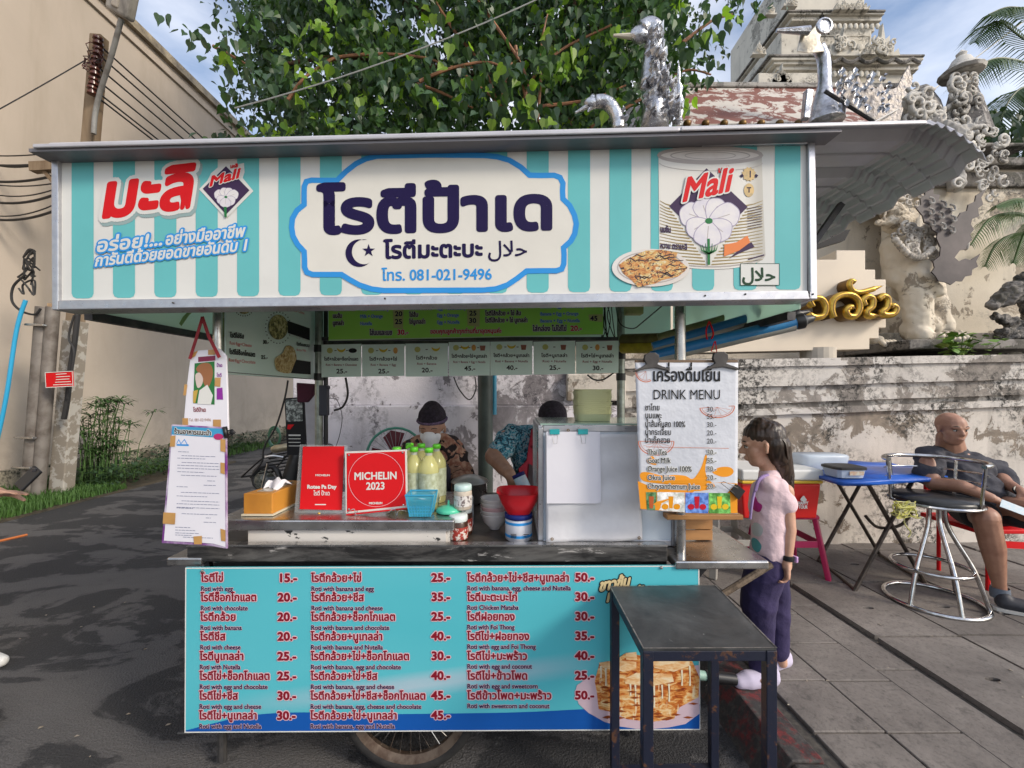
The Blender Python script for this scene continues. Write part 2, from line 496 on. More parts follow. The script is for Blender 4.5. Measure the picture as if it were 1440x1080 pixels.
c = m.mix(m.ramp(m.noise(30, 6, 0.7), [(0.45, 0.8), (0.6, 0)]), c, (0.03, 0.028, 0.028))
m.col(c).bump(m.noise(70, 5), 0.5, 0.005); MT['red_kerb'] = m.m
m = NM('cream_wall', 0.85)
c = m.mix(m.ramp(m.noise(0.35, 6, 0.6, 0.4), [(0.35, 0), (0.65, 1)]), (0.50, 0.425, 0.35), (0.42, 0.36, 0.295))
c = m.mix(m.ramp(m.noise(1.6, 6, 0.65, 0.3, (1, 1, 0.18)), [(0.52, 0), (0.72, 0.55)]), c, (0.36, 0.30, 0.23))
lowz = m.ramp(m.math('MULTIPLY', m.xyz(2), 0.5), [(0.05, 1), (0.75, 0)])
c = m.mix(m.math('MULTIPLY', lowz, m.ramp(m.noise(2.2, 7, 0.7, 0.4), [(0.4, 0), (0.6, 0.8)])), c, (0.30, 0.26, 0.21))
m.col(c).bump(m.noise(1.2, 6), 0.25, 0.05); MT['cream_wall'] = m.m

MT['alu'] = mat('brushed_aluminium', (0.52, 0.52, 0.54), (0.44, 0.44, 0.47), 30, rough=0.34, metal=0.85, bump=0.05, bsc=200, rvar=0.08)
MT['steel'] = mat('stainless_steel', (0.55, 0.54, 0.53), (0.36, 0.35, 0.34), 7, rough=0.28, metal=0.95, bump=0.08, bsc=30, rvar=0.12)
MT['chrome'] = mat('chrome_tube', (0.62, 0.62, 0.63), (0.42, 0.40, 0.38), 25, rough=0.16, metal=1.0, rvar=0.08)
m = NM('dirty_steel_rail', 0.5, 0.2)
c = m.mix(m.ramp(m.noise(6, 7, 0.7, 0.5, (0.6, 1, 3)), [(0.42, 0), (0.60, 1)]), (0.016, 0.015, 0.015), (0.11, 0.105, 0.10))
c = m.mix(m.ramp(m.noise(30, 6, 0.7, 0.5, (0.25, 1, 1)), [(0.60, 0), (0.66, 0.9)]), c, (0.42, 0.40, 0.38))
m.col(c).bump(m.noise(40, 5), 0.2, 0.003); MT['rail'] = m.m
m = NM('chipped_white_paint', 0.5)
c = m.mix(m.ramp(m.noise(16, 6, 0.62, 0.4, (0.8, 1, 1.3)), [(0.60, 0), (0.62, 1)]), (0.60, 0.57, 0.53), (0.03, 0.03, 0.03))
m.col(c).bump(m.noise(16, 6), 0.2, 0.003); MT['chip_white'] = m.m
MT['roof_sheet'] = mat('metal_sheet_roof', (0.52, 0.51, 0.53), (0.45, 0.44, 0.46), 5, rough=0.42, metal=0.3, bump=0.05, bsc=20, rvar=0.08)
MT['dark_metal'] = mat('dark_grey_metal', (0.045, 0.045, 0.05), (0.09, 0.085, 0.08), 15, rough=0.5, metal=0.5)
MT['frame_metal'] = mat('greenish_steel_post', (0.30, 0.34, 0.31), (0.20, 0.22, 0.19), 20, rough=0.35, metal=0.7)
MT['black'] = mat('black_plastic', (0.014, 0.014, 0.015), rough=0.4)
MT['rubber'] = mat('tyre_rubber', (0.013, 0.012, 0.012), (0.03, 0.028, 0.026), 12, rough=0.85, bump=0.4, bsc=90)
MT['rust'] = mat('rusty_rim', (0.16, 0.12, 0.09), (0.08, 0.05, 0.035), 25, rough=0.55, metal=0.6, bump=0.3)
m = NM('painted_table_top', 0.45)
c = m.mix(m.ramp(m.noise(5, 7, 0.66, 0.5), [(0.4, 0), (0.68, 1)]), (0.030, 0.032, 0.034), (0.085, 0.088, 0.09))
c = m.mix(m.ramp(m.noise(42, 6, 0.7, 0.3, (1, 0.5, 1)), [(0.66, 0), (0.70, 0.6)]), c, (0.25, 0.25, 0.25))
m.col(c).bump(m.noise(30, 5), 0.25, 0.003); m.rough(m.ramp(m.noise(6, 6), [(0.3, 0.32), (0.7, 0.6)])); MT['table_top'] = m.m
m = NM('table_leg_paint', 0.45)
c = m.mix(m.ramp(m.noise(24, 6, 0.7, 0.3), [(0.57, 0), (0.63, 0.85)]), (0.010, 0.013, 0.028), (0.10, 0.045, 0.022))
m.col(c).bump(m.noise(50, 5), 0.25, 0.003); MT['table_leg'] = m.m
# prints
def flat(name, c, rough=0.45, var=0.08, sc=3):
    return mat(name, c, tuple(x * (1 - var) for x in c), sc, rough=.55, spec=.22, bump=.12, bsc=2.6, dist=.012)
MT['p_white'] = flat('sign_white', (0.66, 0.66, 0.63), 0.35)
MT['p_teal'] = flat('sign_teal', (0.13, 0.46, 0.47), 0.35)
MT['p_cream'] = flat('cartouche_cream', (0.68, 0.66, 0.60), 0.35)
MT['p_blue'] = flat('sign_blue', (0.03, 0.27, 0.66), 0.35)
MT['p_navy'] = flat('sign_navy', (0.009, 0.003, 0.05), 0.35)
MT['p_red'] = flat('sign_red', (0.62, 0.006, 0.01), 0.35)
MT['p_gold'] = flat('sign_gold_line', (0.32, 0.24, 0.10), 0.4)
MT['p_plum'] = flat('sign_plum', (0.045, 0.022, 0.07), 0.35)
MT['p_petal'] = mat('petal_print', (0.70, 0.67, 0.66), (0.60, 0.57, 0.63), 20, rough=0.35)
MT['p_green'] = flat('sign_green', (0.02, 0.17, 0.05), 0.4)
MT['p_dgreen'] = flat('sign_dark_green', (0.012, 0.05, 0.022), 0.4)
MT['p_grey'] = flat('sign_grey', (0.42, 0.38, 0.36), 0.4)
MT['p_shadow'] = flat('print_drop_shadow_grey', (0.28, 0.38, 0.38), 0.4)
MT['p_orange'] = flat('print_orange', (0.72, 0.22, 0.07), 0.4)
MT['p_maroon'] = flat('menu_dark_red', (0.22, 0.008, 0.02), 0.35)
MT['p_pink'] = flat('menu_outline_pink', (0.66, 0.45, 0.50), 0.35)
MT['p_ink'] = flat('ink_black', (0.012, 0.012, 0.014), 0.5)
MT['p_wine'] = flat('ink_wine', (0.12, 0.02, 0.03), 0.5)
MT['paper'] = mat('white_paper', (0.72, 0.71, 0.76), (0.66, 0.65, 0.71), 2, rough=0.7, bump=0.1, bsc=6, dist=0.01)
MT['tape'] = mat('brown_packing_tape', (0.50, 0.28, 0.09), (0.42, 0.23, 0.08), 14, rough=0.35)
MT['vinyl'] = mat('silver_vinyl_sheet', (0.66, 0.66, 0.68), (0.56, 0.56, 0.59), 3, rough=0.42, bump=0.35, bsc=4, dist=0.02)
MT['drink_vinyl'] = mat('pale_vinyl_banner', (0.60, 0.62, 0.67), (0.53, 0.55, 0.60), 4, rough=0.35, bump=0.5, bsc=8, dist=0.015)
def thin(name, c, c2, a=.5, rough=.4):          # daylight comes through the banner
    m = NM(name, rough); cc = m.mix(m.ramp(m.noise(3, 4), [(.4, 0), (.65, 1)]), c, c2); m.col(cc)
    t = m.t.nodes.new('ShaderNodeBsdfTranslucent'); m.t.links.new(cc, t.inputs[0]); mx = m.t.nodes.new('ShaderNodeMixShader'); mx.inputs[0].default_value = a
    m.t.links.new(m.b.outputs[0], mx.inputs[1]); m.t.links.new(t.outputs[0], mx.inputs[2]); m.t.links.new(mx.outputs[0], m.t.nodes['Material Output'].inputs[0]); return m.m
MT['mint'] = thin('mint_banner', (0.72, 0.88, 0.82), (0.66, 0.85, 0.78), .06); MT['mint_dark'] = thin('mint_board', (0.66, 0.84, 0.78), (0.68, 0.84, 0.74), .55)
MT['green_banner'] = thin('green_banner', (0.40, 0.84, 0.13), (0.34, 0.78, 0.11), .06)
def gl(name, c, rough=0.03, tr=1.0):
    m = NM(name, rough); m.col(c); m.b.inputs['Transmission Weight'].default_value = tr; m.b.inputs['IOR'].default_value = 1.45
    return m.m
MT['glass'] = gl('clear_glass', (0.85, 0.95, 0.92)); MT['oil'] = gl('cooking_oil', (0.80, 0.72, 0.22), 0.05)
def alpha(name, c, a, rough=0.1):
    m = NM(name, rough); m.col(c); m.b.inputs['Alpha'].default_value = a; return m.m
MT['pane'] = alpha('glass_pane', (0.55, 0.70, 0.66), 0.25)
MT['acryl'] = alpha('clear_acrylic', (0.75, 0.78, 0.80), 0.12)
MT['bluenet'] = alpha('blue_translucent_plastic', (0.06, 0.45, 0.62), 0.5, 0.3)
MT['milky'] = alpha('milky_translucent_plastic', (0.62, 0.70, 0.78), 0.7, 0.3)
MT['oilp'] = alpha('oil_in_clear_bottle', (0.68, 0.66, 0.28), 0.58, 0.08)
MT['clearp'] = alpha('clear_bottle_neck', (0.7, 0.74, 0.68), 0.45, 0.08)
# skin and cloth
MT['skin'] = mat('skin', (0.43, 0.24, 0.155), (0.35, 0.18, 0.115), 16, rough=0.5, bump=0.2, bsc=90, dist=.002)
MT['skin_light'] = mat('skin_light', (0.56, 0.33, 0.23), (0.50, 0.27, 0.18), 25, rough=0.5)
MT['skin_tan'] = mat('skin_tan', (0.36, 0.19, 0.125), (0.27, 0.13, 0.085), 14, rough=0.5, bump=0.25, bsc=90, dist=.002)
MT['hair'] = mat('black_hair', (0.022, 0.014, 0.010), (0.055, 0.032, 0.020), 60, rough=0.38, bump=0.6, bsc=70, stretch=(1, 1, 0.08))
def cloth(name, c, c2, sc=4, b=0.5): return mat(name, c, c2, sc, rough=0.9, bump=b, bsc=14, dist=0.012)

# ------------------------------------------------------------------ the setting: ground, road, kerb, pavement
def S(o): o['kind'] = 'structure'; return o
mb = MB(); mb.mm((-400, -60, -0.5), (400, 900, -0.006)); S(mb.build('ground', MT['kerb']))
mb = MB()
mb.add([(-7.4, -4, 0), (0.99, -4, 0), (0.99, 4.0, 0), (-7.4, 60, 0), (0.3, 60, 0)], [(0, 1, 2, 4, 3)])
S(mb.build('road', MT['asphalt']))
PZ = 0.12
def kx(y): return 0.97 - 0.035 * (y - 1.5)
pave = S(MB().add([(kx(-3) + 0.1, -3, PZ - 0.014), (14, -3, PZ - 0.014), (14, 4.4, PZ - 0.014), (kx(4.4) + 0.1, 4.4, PZ - 0.014)], [(0, 1, 2, 3)]).build('pavement', MT['joint']))
kerb = S(MB().add([(kx(-3) + 0.09, -3, PZ - 0.014), (kx(4.4) + 0.09, 4.4, PZ - 0.014), (kx(4.4) + 0.09, 4.4, -0.1), (kx(-3) + 0.09, -3, -0.1)], [(0, 1, 2, 3)]).build('kerb', MT['kerb']))
y = -1.2
while y < 4.2:
    L = 0.9; a, b = kx(y), kx(y + L)
    x0, x1 = a, b
    k = MB().add([(x0 - 0.07, y, 0.0), (x1 - 0.07, y + L - 0.01, 0.0), (x1 + 0.015, y + L - 0.01, PZ), (x0 + 0.015, y, PZ), (x0 + 0.13, y, PZ), (x1 + 0.13, y + L - 0.01, PZ), (x1 + 0.13, y + L - 0.01, -0.02), (x0 + 0.13, y, -0.02)],
        [(0, 1, 2, 3), (3, 2, 5, 4), (4, 5, 6, 7), (0, 3, 4, 7), (1, 6, 5, 2)])
    k.build('kerb_stone', MT['red_kerb'], kerb, bevel=0.006)
    y += L
def slab(x0, x1, y0, y1, dz, hole=False):
    sh = lambda yy: -0.05 * (yy - 2.0)
    g = 0.004; vs = []
    for (x, yy) in ((x0 + g, y0 + g), (x1 - g, y0 + g), (x1 - g, y1 - g), (x0 + g, y1 - g)):
        vs.append((x + sh(yy), yy, PZ + dz + rnd.uniform(-0.0015, 0.0015)))
    if hole:   # a lifting hole: ring of top faces about an oval pit
        cx, cy = (x0 + x1) / 2 + sh((y0 + y1) / 2), (y0 + y1) / 2 - 0.02
        ring = [(cx + 0.034 * math.cos(a * math.pi / 6), cy + 0.016 * math.sin(a * math.pi / 6), PZ + dz) for a in range(12)]
        b = MB(); b.add(vs + ring + [(x, y, PZ - 0.012) for x, y, z in ring] , [])
        per = [0] * 0
        fs = []
        cor = [2, 3, 0, 1]            # corner facing each quarter of the ring (first quarter +x+y)
        for q in range(4):
            for k in range(3): i = q * 3 + k; fs.append((cor[q], 4 + i, 4 + (i + 1) % 12))
            fs.append((cor[q], 4 + (q * 3 + 3) % 12, cor[(q + 1) % 4]))
        for i in range(12): fs.append((4 + i, 16 + i, 16 + (i + 1) % 12, 4 + (i + 1) % 12))
        b.f = fs
        n = len(b.v); b.v += [(v[0], v[1], PZ - 0.03) for v in vs]
        b.f += [(i, (i + 1) % 4, n + (i + 1) % 4, n + i) for i in range(4)]
        return b.build('paving_slab', MT['paving'], pave)
    b = MB(); b.add(vs + [(v[0], v[1], PZ - 0.03) for v in vs], [(0, 1, 2, 3), (0, 1, 5, 4), (1, 2, 6, 5), (2, 3, 7, 6), (3, 0, 4, 7)])
    return b.build('paving_slab', MT['paving'], pave, bevel=0.003, seg=1)
for i in range(-5, 6):                  # two columns of small squares by the kerb
    for (a, b) in ((1.13, 1.41), (1.41, 1.70)):
        slab(a, b, 1.625 + 0.29 * i, 1.915 + 0.29 * i, rnd.uniform(-0.003, 0.003))
for i in range(-1, 5): slab(1.70, 1.90, 0.6 * i + 0.2, 0.6 * i + 0.8, -0.004)
yy = -0.9
while yy < 3.0:
    slab(1.925, 2.37, yy, yy + 0.62, 0.010, True); slab(2.385, 2.86, yy + 0.02, yy + 0.64, 0.006, True); yy += 0.63
for i in range(-2, 8):
    for j in range(5):
        if j == 0 and i < 0: continue
        slab(2.88 + j * 0.5, 3.36 + j * 0.5, i * 0.5 - 0.1 * (j % 2), i * 0.5 + 0.49 - 0.1 * (j % 2), rnd.uniform(-0.003, 0.003))
for i in range(3, 6):
    for j in range(4): slab(1.13 + j * 0.46 - (0.1 if i % 2 else 0), 1.58 + j * 0.46 - (0.1 if i % 2 else 0), 3.03 + (i - 3) * 0.42, 3.44 + (i - 3) * 0.42, rnd.uniform(-0.003, 0.003))
# ------------------------------------------------------------------ left: long cream building, its plinth, verge, pole
b = thing('cream_building', 'long tall windowless cream plastered building wall running back along the left side of the street', 'building', (-7.1, 10, 0))
XW = -7.1
mb = MB(); mb.mm((XW - 6, -3, -0.1), (XW, 70, 8.18)); mb.build('wall', MT['cream_wall'], b)
mb = MB(); mb.mm((XW - 6.1, -3.05, 8.18), (XW + 0.09, 70.05, 8.34)); mb.build('parapet', mat('weathered_coping', (0.40, 0.33, 0.22), (0.16, 0.13, 0.09), 3, bump=0.4), b)
mb = MB(); mb.mm((XW, -3.02, 7.93), (XW + 0.045, 70, 8.03)); mb.build('ledge', MT['cream_wall'], b)
mb = MB(); mb.mm((XW, -3, -0.1), (XW + 0.12, 70, 0.32)); mb.build('plinth', plaster('mossy_plinth', (0.36, 0.32, 0.24), (0.2, 0.17, 0.12), (0.03, 0.03, 0.02), 0.9, 0.5), b)
mb = MB(); mb.mm((-7.1, -3, -0.05), (-5.5, 8.5, 0.03)); mb.mm((-7.1, 8.5, -0.05), (-6.3, 60, 0.03)); S(mb.build('verge', mat('earth', (0.07, 0.055, 0.035), (0.035, 0.03, 0.02), 9, bump=0.5)))
# grass
def blades(mb, c, n, h, spread, w=0.006, lean=0.5, rr=rnd):
    for _ in range(n):
        x = c[0] + rr.uniform(-spread[0], spread[0]); y = c[1] + rr.uniform(-spread[1], spread[1]); z = c[2]
        a = rr.uniform(0, 6.28); hh = h * rr.uniform(0.5, 1.2); l = hh * lean * rr.uniform(0.3, 1)
        dx, dy = math.cos(a) * l, math.sin(a) * l; px, py = -math.sin(a) * w, math.cos(a) * w
        mb.add([(x - px, y - py, z), (x + px, y + py, z), (x + dx * .4 + px * .7, y + dy * .4 + py * .7, z + hh * .65), (x + dx * .4 - px * .7, y + dy * .4 - py * .7, z + hh * .65), (x + dx, y + dy, z + hh)],
               [(0, 1, 2, 3), (3, 2, 4)])
MT['grass'] = mat('grass', (0.055, 0.13, 0.02), (0.03, 0.08, 0.012), 6, rough=0.7)
MT['leaf_dark'] = mat('dark_leaf', (0.018, 0.045, 0.018), (0.035, 0.075, 0.028), 10, rough=0.5)
mb = MB(); blades(mb, (-6.0, 4.6, 0.03), 9000, 0.11, (0.5, 1.5), 0.006); blades(mb, (-6.5, 7.6, 0.03), 4000, 0.13, (0.5, 3.4), 0.007)
tag(mb.build('grass', MT['grass'], clean=False), 'bright green grass strip growing along the foot of the cream building', 'grass', kind='stuff')
mb = MB()
for _ in range(5200):
    y = 5.95 + rnd.random() ** 1.6 * 16; x = rnd.uniform(-6.6, -5.55) - (0.6 if y > 8 else 0); z = rnd.uniform(0.03, 0.36)
    a = rnd.uniform(0, 6.28); t = rnd.uniform(-0.4, 0.8); s = rnd.uniform(0.05, 0.10)
    d = Vector((math.cos(a) * math.cos(t), math.sin(a) * math.cos(t), math.sin(t))); u = d.cross(Vector((0, 0, 1))).normalized() * s * 0.28
    p = Vector((x, y, z)); mb.add([p, p + d * s * .5 + u, p + d * s, p + d * s * .5 - u], [(0, 1, 2, 3)])
tag(mb.build('ground_cover', MT['leaf_dark'], clean=False), 'dark green spiky leaved ground cover along the plinth of the cream building', 'ground cover', kind='stuff')
# papyrus
pp = thing('papyrus_plant', 'clump of green umbrella papyrus growing behind the utility pole by the cream wall', 'plant', (-6.15, 6.35, 0.0))
mb = MB(); ml = MB()
for i in range(64):
    bx, by = -6.12 + rnd.gauss(0, 0.14), 6.35 + rnd.gauss(0, 0.15); h = rnd.uniform(0.45, 1.32); a = rnd.uniform(0, 6.28); l = rnd.uniform(0.05, 0.5) * h * 0.6
    top = Vector((bx + math.cos(a) * l, by + math.sin(a) * l * 0.6, h))
    mb.tube([(bx, by, 0), (bx + math.cos(a) * l * 0.3, by + math.sin(a) * l * .2, h * 0.55), top], 0.006, 4)
    for k in range(16):
        q = k * 6.28 / 16 + rnd.uniform(-.1, .1); L = rnd.uniform(0.16, 0.28); w = 0.012
        d = Vector((math.cos(q), math.sin(q), rnd.uniform(-0.1, 0.5))).normalized(); u = Vector((-math.sin(q), math.cos(q), 0)) * w
        m2 = top + d * L * .6; e = top + d * L + Vector((0, 0, -0.05))
        ml.add([top - u * .4, top + u * .4, m2 + u, m2 - u, e], [(0, 1, 2, 3), (3, 2, 4)])
mb.build('stem', MT['grass'], pp, clean=False); fo = ml.build('foliage', mat('papyrus_leaf', (0.06, 0.13, 0.035), (0.035, 0.08, 0.02), 10), pp, clean=False); fo['kind'] = 'stuff'
# utility pole
up = thing('utility_pole', 'leaning old concrete and timber utility pole with stacked insulators at left of the cart', 'utility pole', (-5.95, 5.7, 0))
YP = 5.7
def PP(px, py, dy=0): v = P(px, py, YP); v.y += dy; return v
MT['old_pole'] = mat('stained_pole_concrete', (0.23, 0.17, 0.11), (0.13, 0.085, 0.05), 7, rough=0.85, bump=0.4, bsc=30, stretch=(1, 1, 0.12))
MT['old_conc'] = mat('old_concrete', (0.24, 0.21, 0.17), (0.40, 0.38, 0.34), 9, lo=0.5, hi=0.56, rough=0.9, bump=0.4, bsc=30)
mb = MB(); mb.bar(PP(140, 52), PP(106, 455), 0.15, 0.13, (0, 1, 0)); mb.build('shaft', MT['old_pole'], up, bevel=0.012)
mb = MB(); mb.bar(PP(107, 452), PP(86, 697), 0.20, 0.16, (0, 1, 0)); mb.build('base_shaft', MT['old_conc'], up, bevel=0.012)
mb = MB(); mb.bar(PP(88, 430, -.14), PP(70, 700, -.14), 0.05, 0.05, (0, 1, 0)); mb.build('timber_batten', mat('pale_batten', (0.45, 0.32, 0.19), (0.3, 0.2, 0.12), 9), up)
mb = MB(); mb.bar(PP(149, 62, -.08), PP(141, 140, -.08), 0.035, 0.02, (0, 1, 0)); mb.build('bracket', MT['steel'], up)
for i, (x, y) in enumerate([(152, 70), (152, 84), (150, 98), (148, 112), (146, 126), (144, 138)]):
    ins = MB(); ins.lathe([(0.02, -0.05), (0.055, -0.045), (0.055, -0.02), (0.03, -0.012), (0.03, 0.012), (0.055, 0.02), (0.055, 0.045), (0.02, 0.05)], PP(x, y, -.14), 12)
    ins.build('insulator', mat('brown_porcelain', (0.10, 0.035, 0.025), rough=0.2) if i == 0 else bpy.data.materials['brown_porcelain'], up, smooth=True)
mb = MB()
for k in range(9):
    c0 = PP(146 + rnd.uniform(-7, 8), 100 + rnd.uniform(-20, 45), -.17)
    mb.tube([c0 + Vector((0.06 * math.cos(q * .9 + k), 0.03 * math.sin(q * 1.7), 0.07 * math.sin(q * .9 + k))) for q in range(8)], 0.006, 5)
mb.build('wire_tangle', mat('red_black_wire', (0.09, 0.02, 0.018), (0.015, 0.012, 0.012), 30), up, smooth=True)
mb = MB(); mb.bar(PP(46, 236), PP(80, 234), 0.12, 0.1, (0, 1, 0)); mb.bar(PP(62, 240), PP(80, 262), 0.04, 0.04, (0, 1, 0)); mb.build('crossarm', MT['old_pole'], up)
# conduits
cd = thing('conduit_pipes', 'pair of grey metal conduit pipes clamped beside the utility pole', 'pipe', (-6.2, 5.6, 0))
for (xa, xb, r, c) in ((83, 62, 0.085, 'alu'), (95, 74, 0.07, 'alu')):
    mb = MB(); mb.tube([PP(xa, 436, -.18), PP((xa + xb) / 2 + 1, 560, -.18), PP(xb, 700, -.18)], r, 14); mb.build('pipe', mat('dull_conduit', (0.22, 0.20, 0.18), (0.12, 0.10, 0.085), 6, rough=0.6, metal=0.3), cd, smooth=True)
for y, xx in ((461, 82), (612, 68), (652, 64)):
    mb = MB(); mb.bar(PP(xx - 12, y, -.28), PP(xx + 14, y + 1, -.28), 0.03, 0.05, (0, 1, 0)); mb.build('clamp', MT['steel'], cd, bevel=0.008)
mb = MB(); mb.tube(catmull([PP(78, 430, -.35), PP(66, 470, -.35), PP(52, 560, -.35), PP(34, 640, -.35), PP(8, 728, -.35)]), 0.022, 10)
tag(mb.build('blue_hose', mat('bright_blue_pipe', (0.03, 0.34, 0.60), rough=0.35), smooth=True), 'bright blue plastic water pipe slanting down in front of the conduits', 'hose')
# warning sign on the pole
ws = thing('warning_sign', 'small red warning plate with white lettering fixed to the utility pole', 'sign', PP(93, 535, -.34))
pf = plY(5.34); q = [(64, 524), (102, 522), (103, 543), (65, 545)]
MB().prism(pf, q, 0.01).build('plate', MT['p_red'], ws)
mb = MB(); mb.strip(pf, q, 0.9, True, 0.004); mb.build('border', MT['p_white'], ws)
mb = MB()
for i, (a, b2) in enumerate(((80, 92), (80, 97), (80, 96), (79, 98), (76, 100))): mb.strip(pf, [(a - 1, 526.5 + i * 3.7), (b2 + 2, 525.4 + i * 3.7)], 1.0, False, 0.004)
mb.build('small_print', MT['p_white'], ws)
# cables
MT['cable'] = mat('black_cable', (0.018, 0.017, 0.017), rough=0.6)
def cable(pts, r, label, group=None, name='power_cable', m=None):
    return tag(MB().tube(pts, r, 5).build(name, m or MT['cable'], smooth=True), label, 'cable', group)
g = 'cables running back from the utility pole'
for i, (x, y) in enumerate([(150, 72), (152, 88), (150, 104), (147, 120), (146, 136), (150, 146)]):
    a = PP(x, y, -.1); e = Vector((XW + 2.2 + 0.15 * i, 40, 6.3 - 0.28 * i)); cable(sag(a, e, 0.75), 0.012, '%s black cable from the pole insulators along the cream wall' % ('topmost', 'second highest', 'third highest', 'third lowest', 'second lowest', 'lowest')[i], g)
g = 'cables crossing the cream wall left of the pole'
for i in range(9):
    y0 = 205 + i * 11.5; a = PP(-60, y0 + rnd.uniform(-8, 8), .1); e = PP(84, 214 + i * 9 + rnd.uniform(-8, 8), .0); cable(sag(a, e, rnd.uniform(0.02, 0.16)), rnd.choice((0.009, 0.013, 0.017)), '%s of the black cables crossing the cream wall beside the sign' % ('topmost', 'second from top', 'third from top', 'fourth from top', 'middle one', 'fourth from bottom', 'third from bottom', 'second from bottom', 'lowest')[i], g)
cable(sag(PP(126, 84, -.02), PP(-10, 268, -.8), 0.02), 0.007, 'taut stay wire slanting down left from the pole top', name='stay_wire')
mb = MB()
for k in range(9):
    c0 = PP(70 + rnd.uniform(-4, 5), 392 + rnd.uniform(-22, 22), -.3); mb.tube(catmull([c0 + Vector((rnd.uniform(-.07, .07), 0.02 * j, rnd.uniform(-.13, .13))) for j in range(5)]), 0.011, 5)
mb.tube(catmull([PP(72, 395, -.3), PP(56, 410, -.3), PP(54, 430, -.3), PP(66, 443, -.3), PP(84, 448, -.3), PP(92, 440, -.3)]), 0.014, 6)
tag(mb.build('cable_tangle', MT['cable'], smooth=True), 'tangle of loose black cables behind the left end of the cart sign', 'cable')
mb = MB(); mb.tube(catmull([PP(131, 442, -.2), PP(127, 480, -.2), PP(121, 520, -.2), PP(117, 560, -.2), PP(112, 588, -.2)]), 0.03, 6)
mb.tube(catmull([PP(131, 448, -.25), PP(124, 478, -.25), PP(131, 500, -.25), PP(122, 560, -.25)]), 0.012, 5)
tag(mb.build('cable_bundle', MT['cable'], smooth=True), 'dark bundle of cables hanging down right side of the utility pole', 'cable')
# lamp
sl = thing('street_lamp', 'street lamp with a long tilted head on a curved grey arm above the cart roof', 'street lamp', PP(142, 190, -.1))
mb = MB(); mb.tube(catmull([PP(144, 196, -.12), PP(146, 170, -.12), PP(156, 145, -.16), PP(185, 108, -.3), PP(214, 68, -.45)]), 0.028, 10); mb.build('arm', MT['old_conc'] if 0 else mat('lamp_arm_paint', (0.24, 0.24, 0.23), (0.15, 0.14, 0.13), 8, rough=0.6), sl, smooth=True)
mb = MB(); a = PP(212, 64, -.45); e = PP(256, -18, -.7)
mb.bar(a, e, 0.27, 0.15, (0, 1, 0.3)); mb.build('lamp_head', mat('lamp_head_shell', (0.36, 0.34, 0.31), (0.15, 0.14, 0.13), 5, rough=0.5, stretch=(1, 1, .2)), sl, bevel=0.04, seg=3)
mb = MB(); mb.bar(a + Vector((.02, -.09, .03)), e + Vector((.0, -.09, 0)), 0.08, 0.04, (0, 1, 0.3)); mb.build('tube_cover', alpha('lamp_diffuser', (0.42, 0.38, 0.33), 0.95, 0.4), sl, bevel=0.015)

# ------------------------------------------------------------------ right: old temple wall with mouldings
YW = 3.62
tw = thing('temple_wall', 'old peeling white plastered temple wall with mouldings along the back of the pavement', 'wall', (2.2, YW + 0.2, 0))
def wy(x): return YW + 0.02 * (x - 2)
def course(z0a, z0b, z1a, z1b, out, xa, xb, mname, name):
    n = 40; mb = MB(); vs = []
    for i in range(n + 1):
        t = i / n; x = xa + (xb - xa) * t; y = wy(x) - out
        jz = 0.006 * noise.noise(Vector((x * 3, z0a * 9, 0))); jy = 0.010 * noise.noise(Vector((x * 5, z1a * 7, 3)))
        za = z0a + (z0b - z0a) * t + jz; zb = z1a + (z1b - z1a) * t + jz
        vs += [(x, y + 0.3, za), (x, y + jy, za), (x, y + jy, zb), (x, y + 0.3, zb)]
    fs = []
    for i in range(n):
        for k in range(4):
            fs.append((i * 4 + k, i * 4 + (k + 1) % 4, i * 4 + 4 + (k + 1) % 4, i * 4 + 4 + k))
    mb.add(vs, fs + [(0, 1, 2, 3), tuple(n * 4 + i for i in (3, 2, 1, 0))]); return mb.build(name, MT[mname], tw)
XR = 5.6
course(-0.1, -0.1, 1.18, 1.33, 0.0, 0.95, XR, 'wall_plaster', 'wall_face')
course(1.18, 1.33, 1.235, 1.385, 0.035, 0.93, XR, 'ledge_plaster', 'moulding')
course(1.235, 1.385, 1.28, 1.43, 0.0, 0.95, XR, 'ledge_plaster', 'moulding')
course(1.28, 1.43, 1.42, 1.56, 0.05, 0.92, XR, 'ledge_plaster', 'moulding')
course(1.42, 1.56, 1.60, 1.69, 0.085, 0.90, XR, 'ledge_plaster', 'moulding')
course(1.60, 1.69, 1.665, 1.75, 0.11, 0.88, XR, 'ledge_plaster', 'coping')
mb = MB(); mb.mm((0.9, YW + 0.05, 1.0), (XR, YW + 2.2, 1.70)); mb.build('terrace_top', MT['mossy'], tw)
# the wall behind the cart
bw = thing('back_wall', 'mouldy lilac white plastered wall standing behind the two sellers', 'wall', (-0.5, 3.8, 0))
mb = MB(); mb.mm((-1.84, 3.52, -0.1), (0.93, 3.85, 1.30)); mb.build('lower_wall', MT['wall_cool'], bw, bevel=0.01)
mb = MB(); mb.mm((-1.83, 3.56, 1.30), (0.60, 3.85, 2.35)); mb.build('upper_wall', MT['wall_cool'], bw, bevel=0.01)
mb = MB(); mb.mm((0.45, 3.48, 1.34), (0.93, 3.8, 1.56)); mb.mm((0.5, 3.50, 1.56), (0.93, 3.8, 1.9)); mb.build('wall_block', MT['wall_plaster'], bw, bevel=0.01)
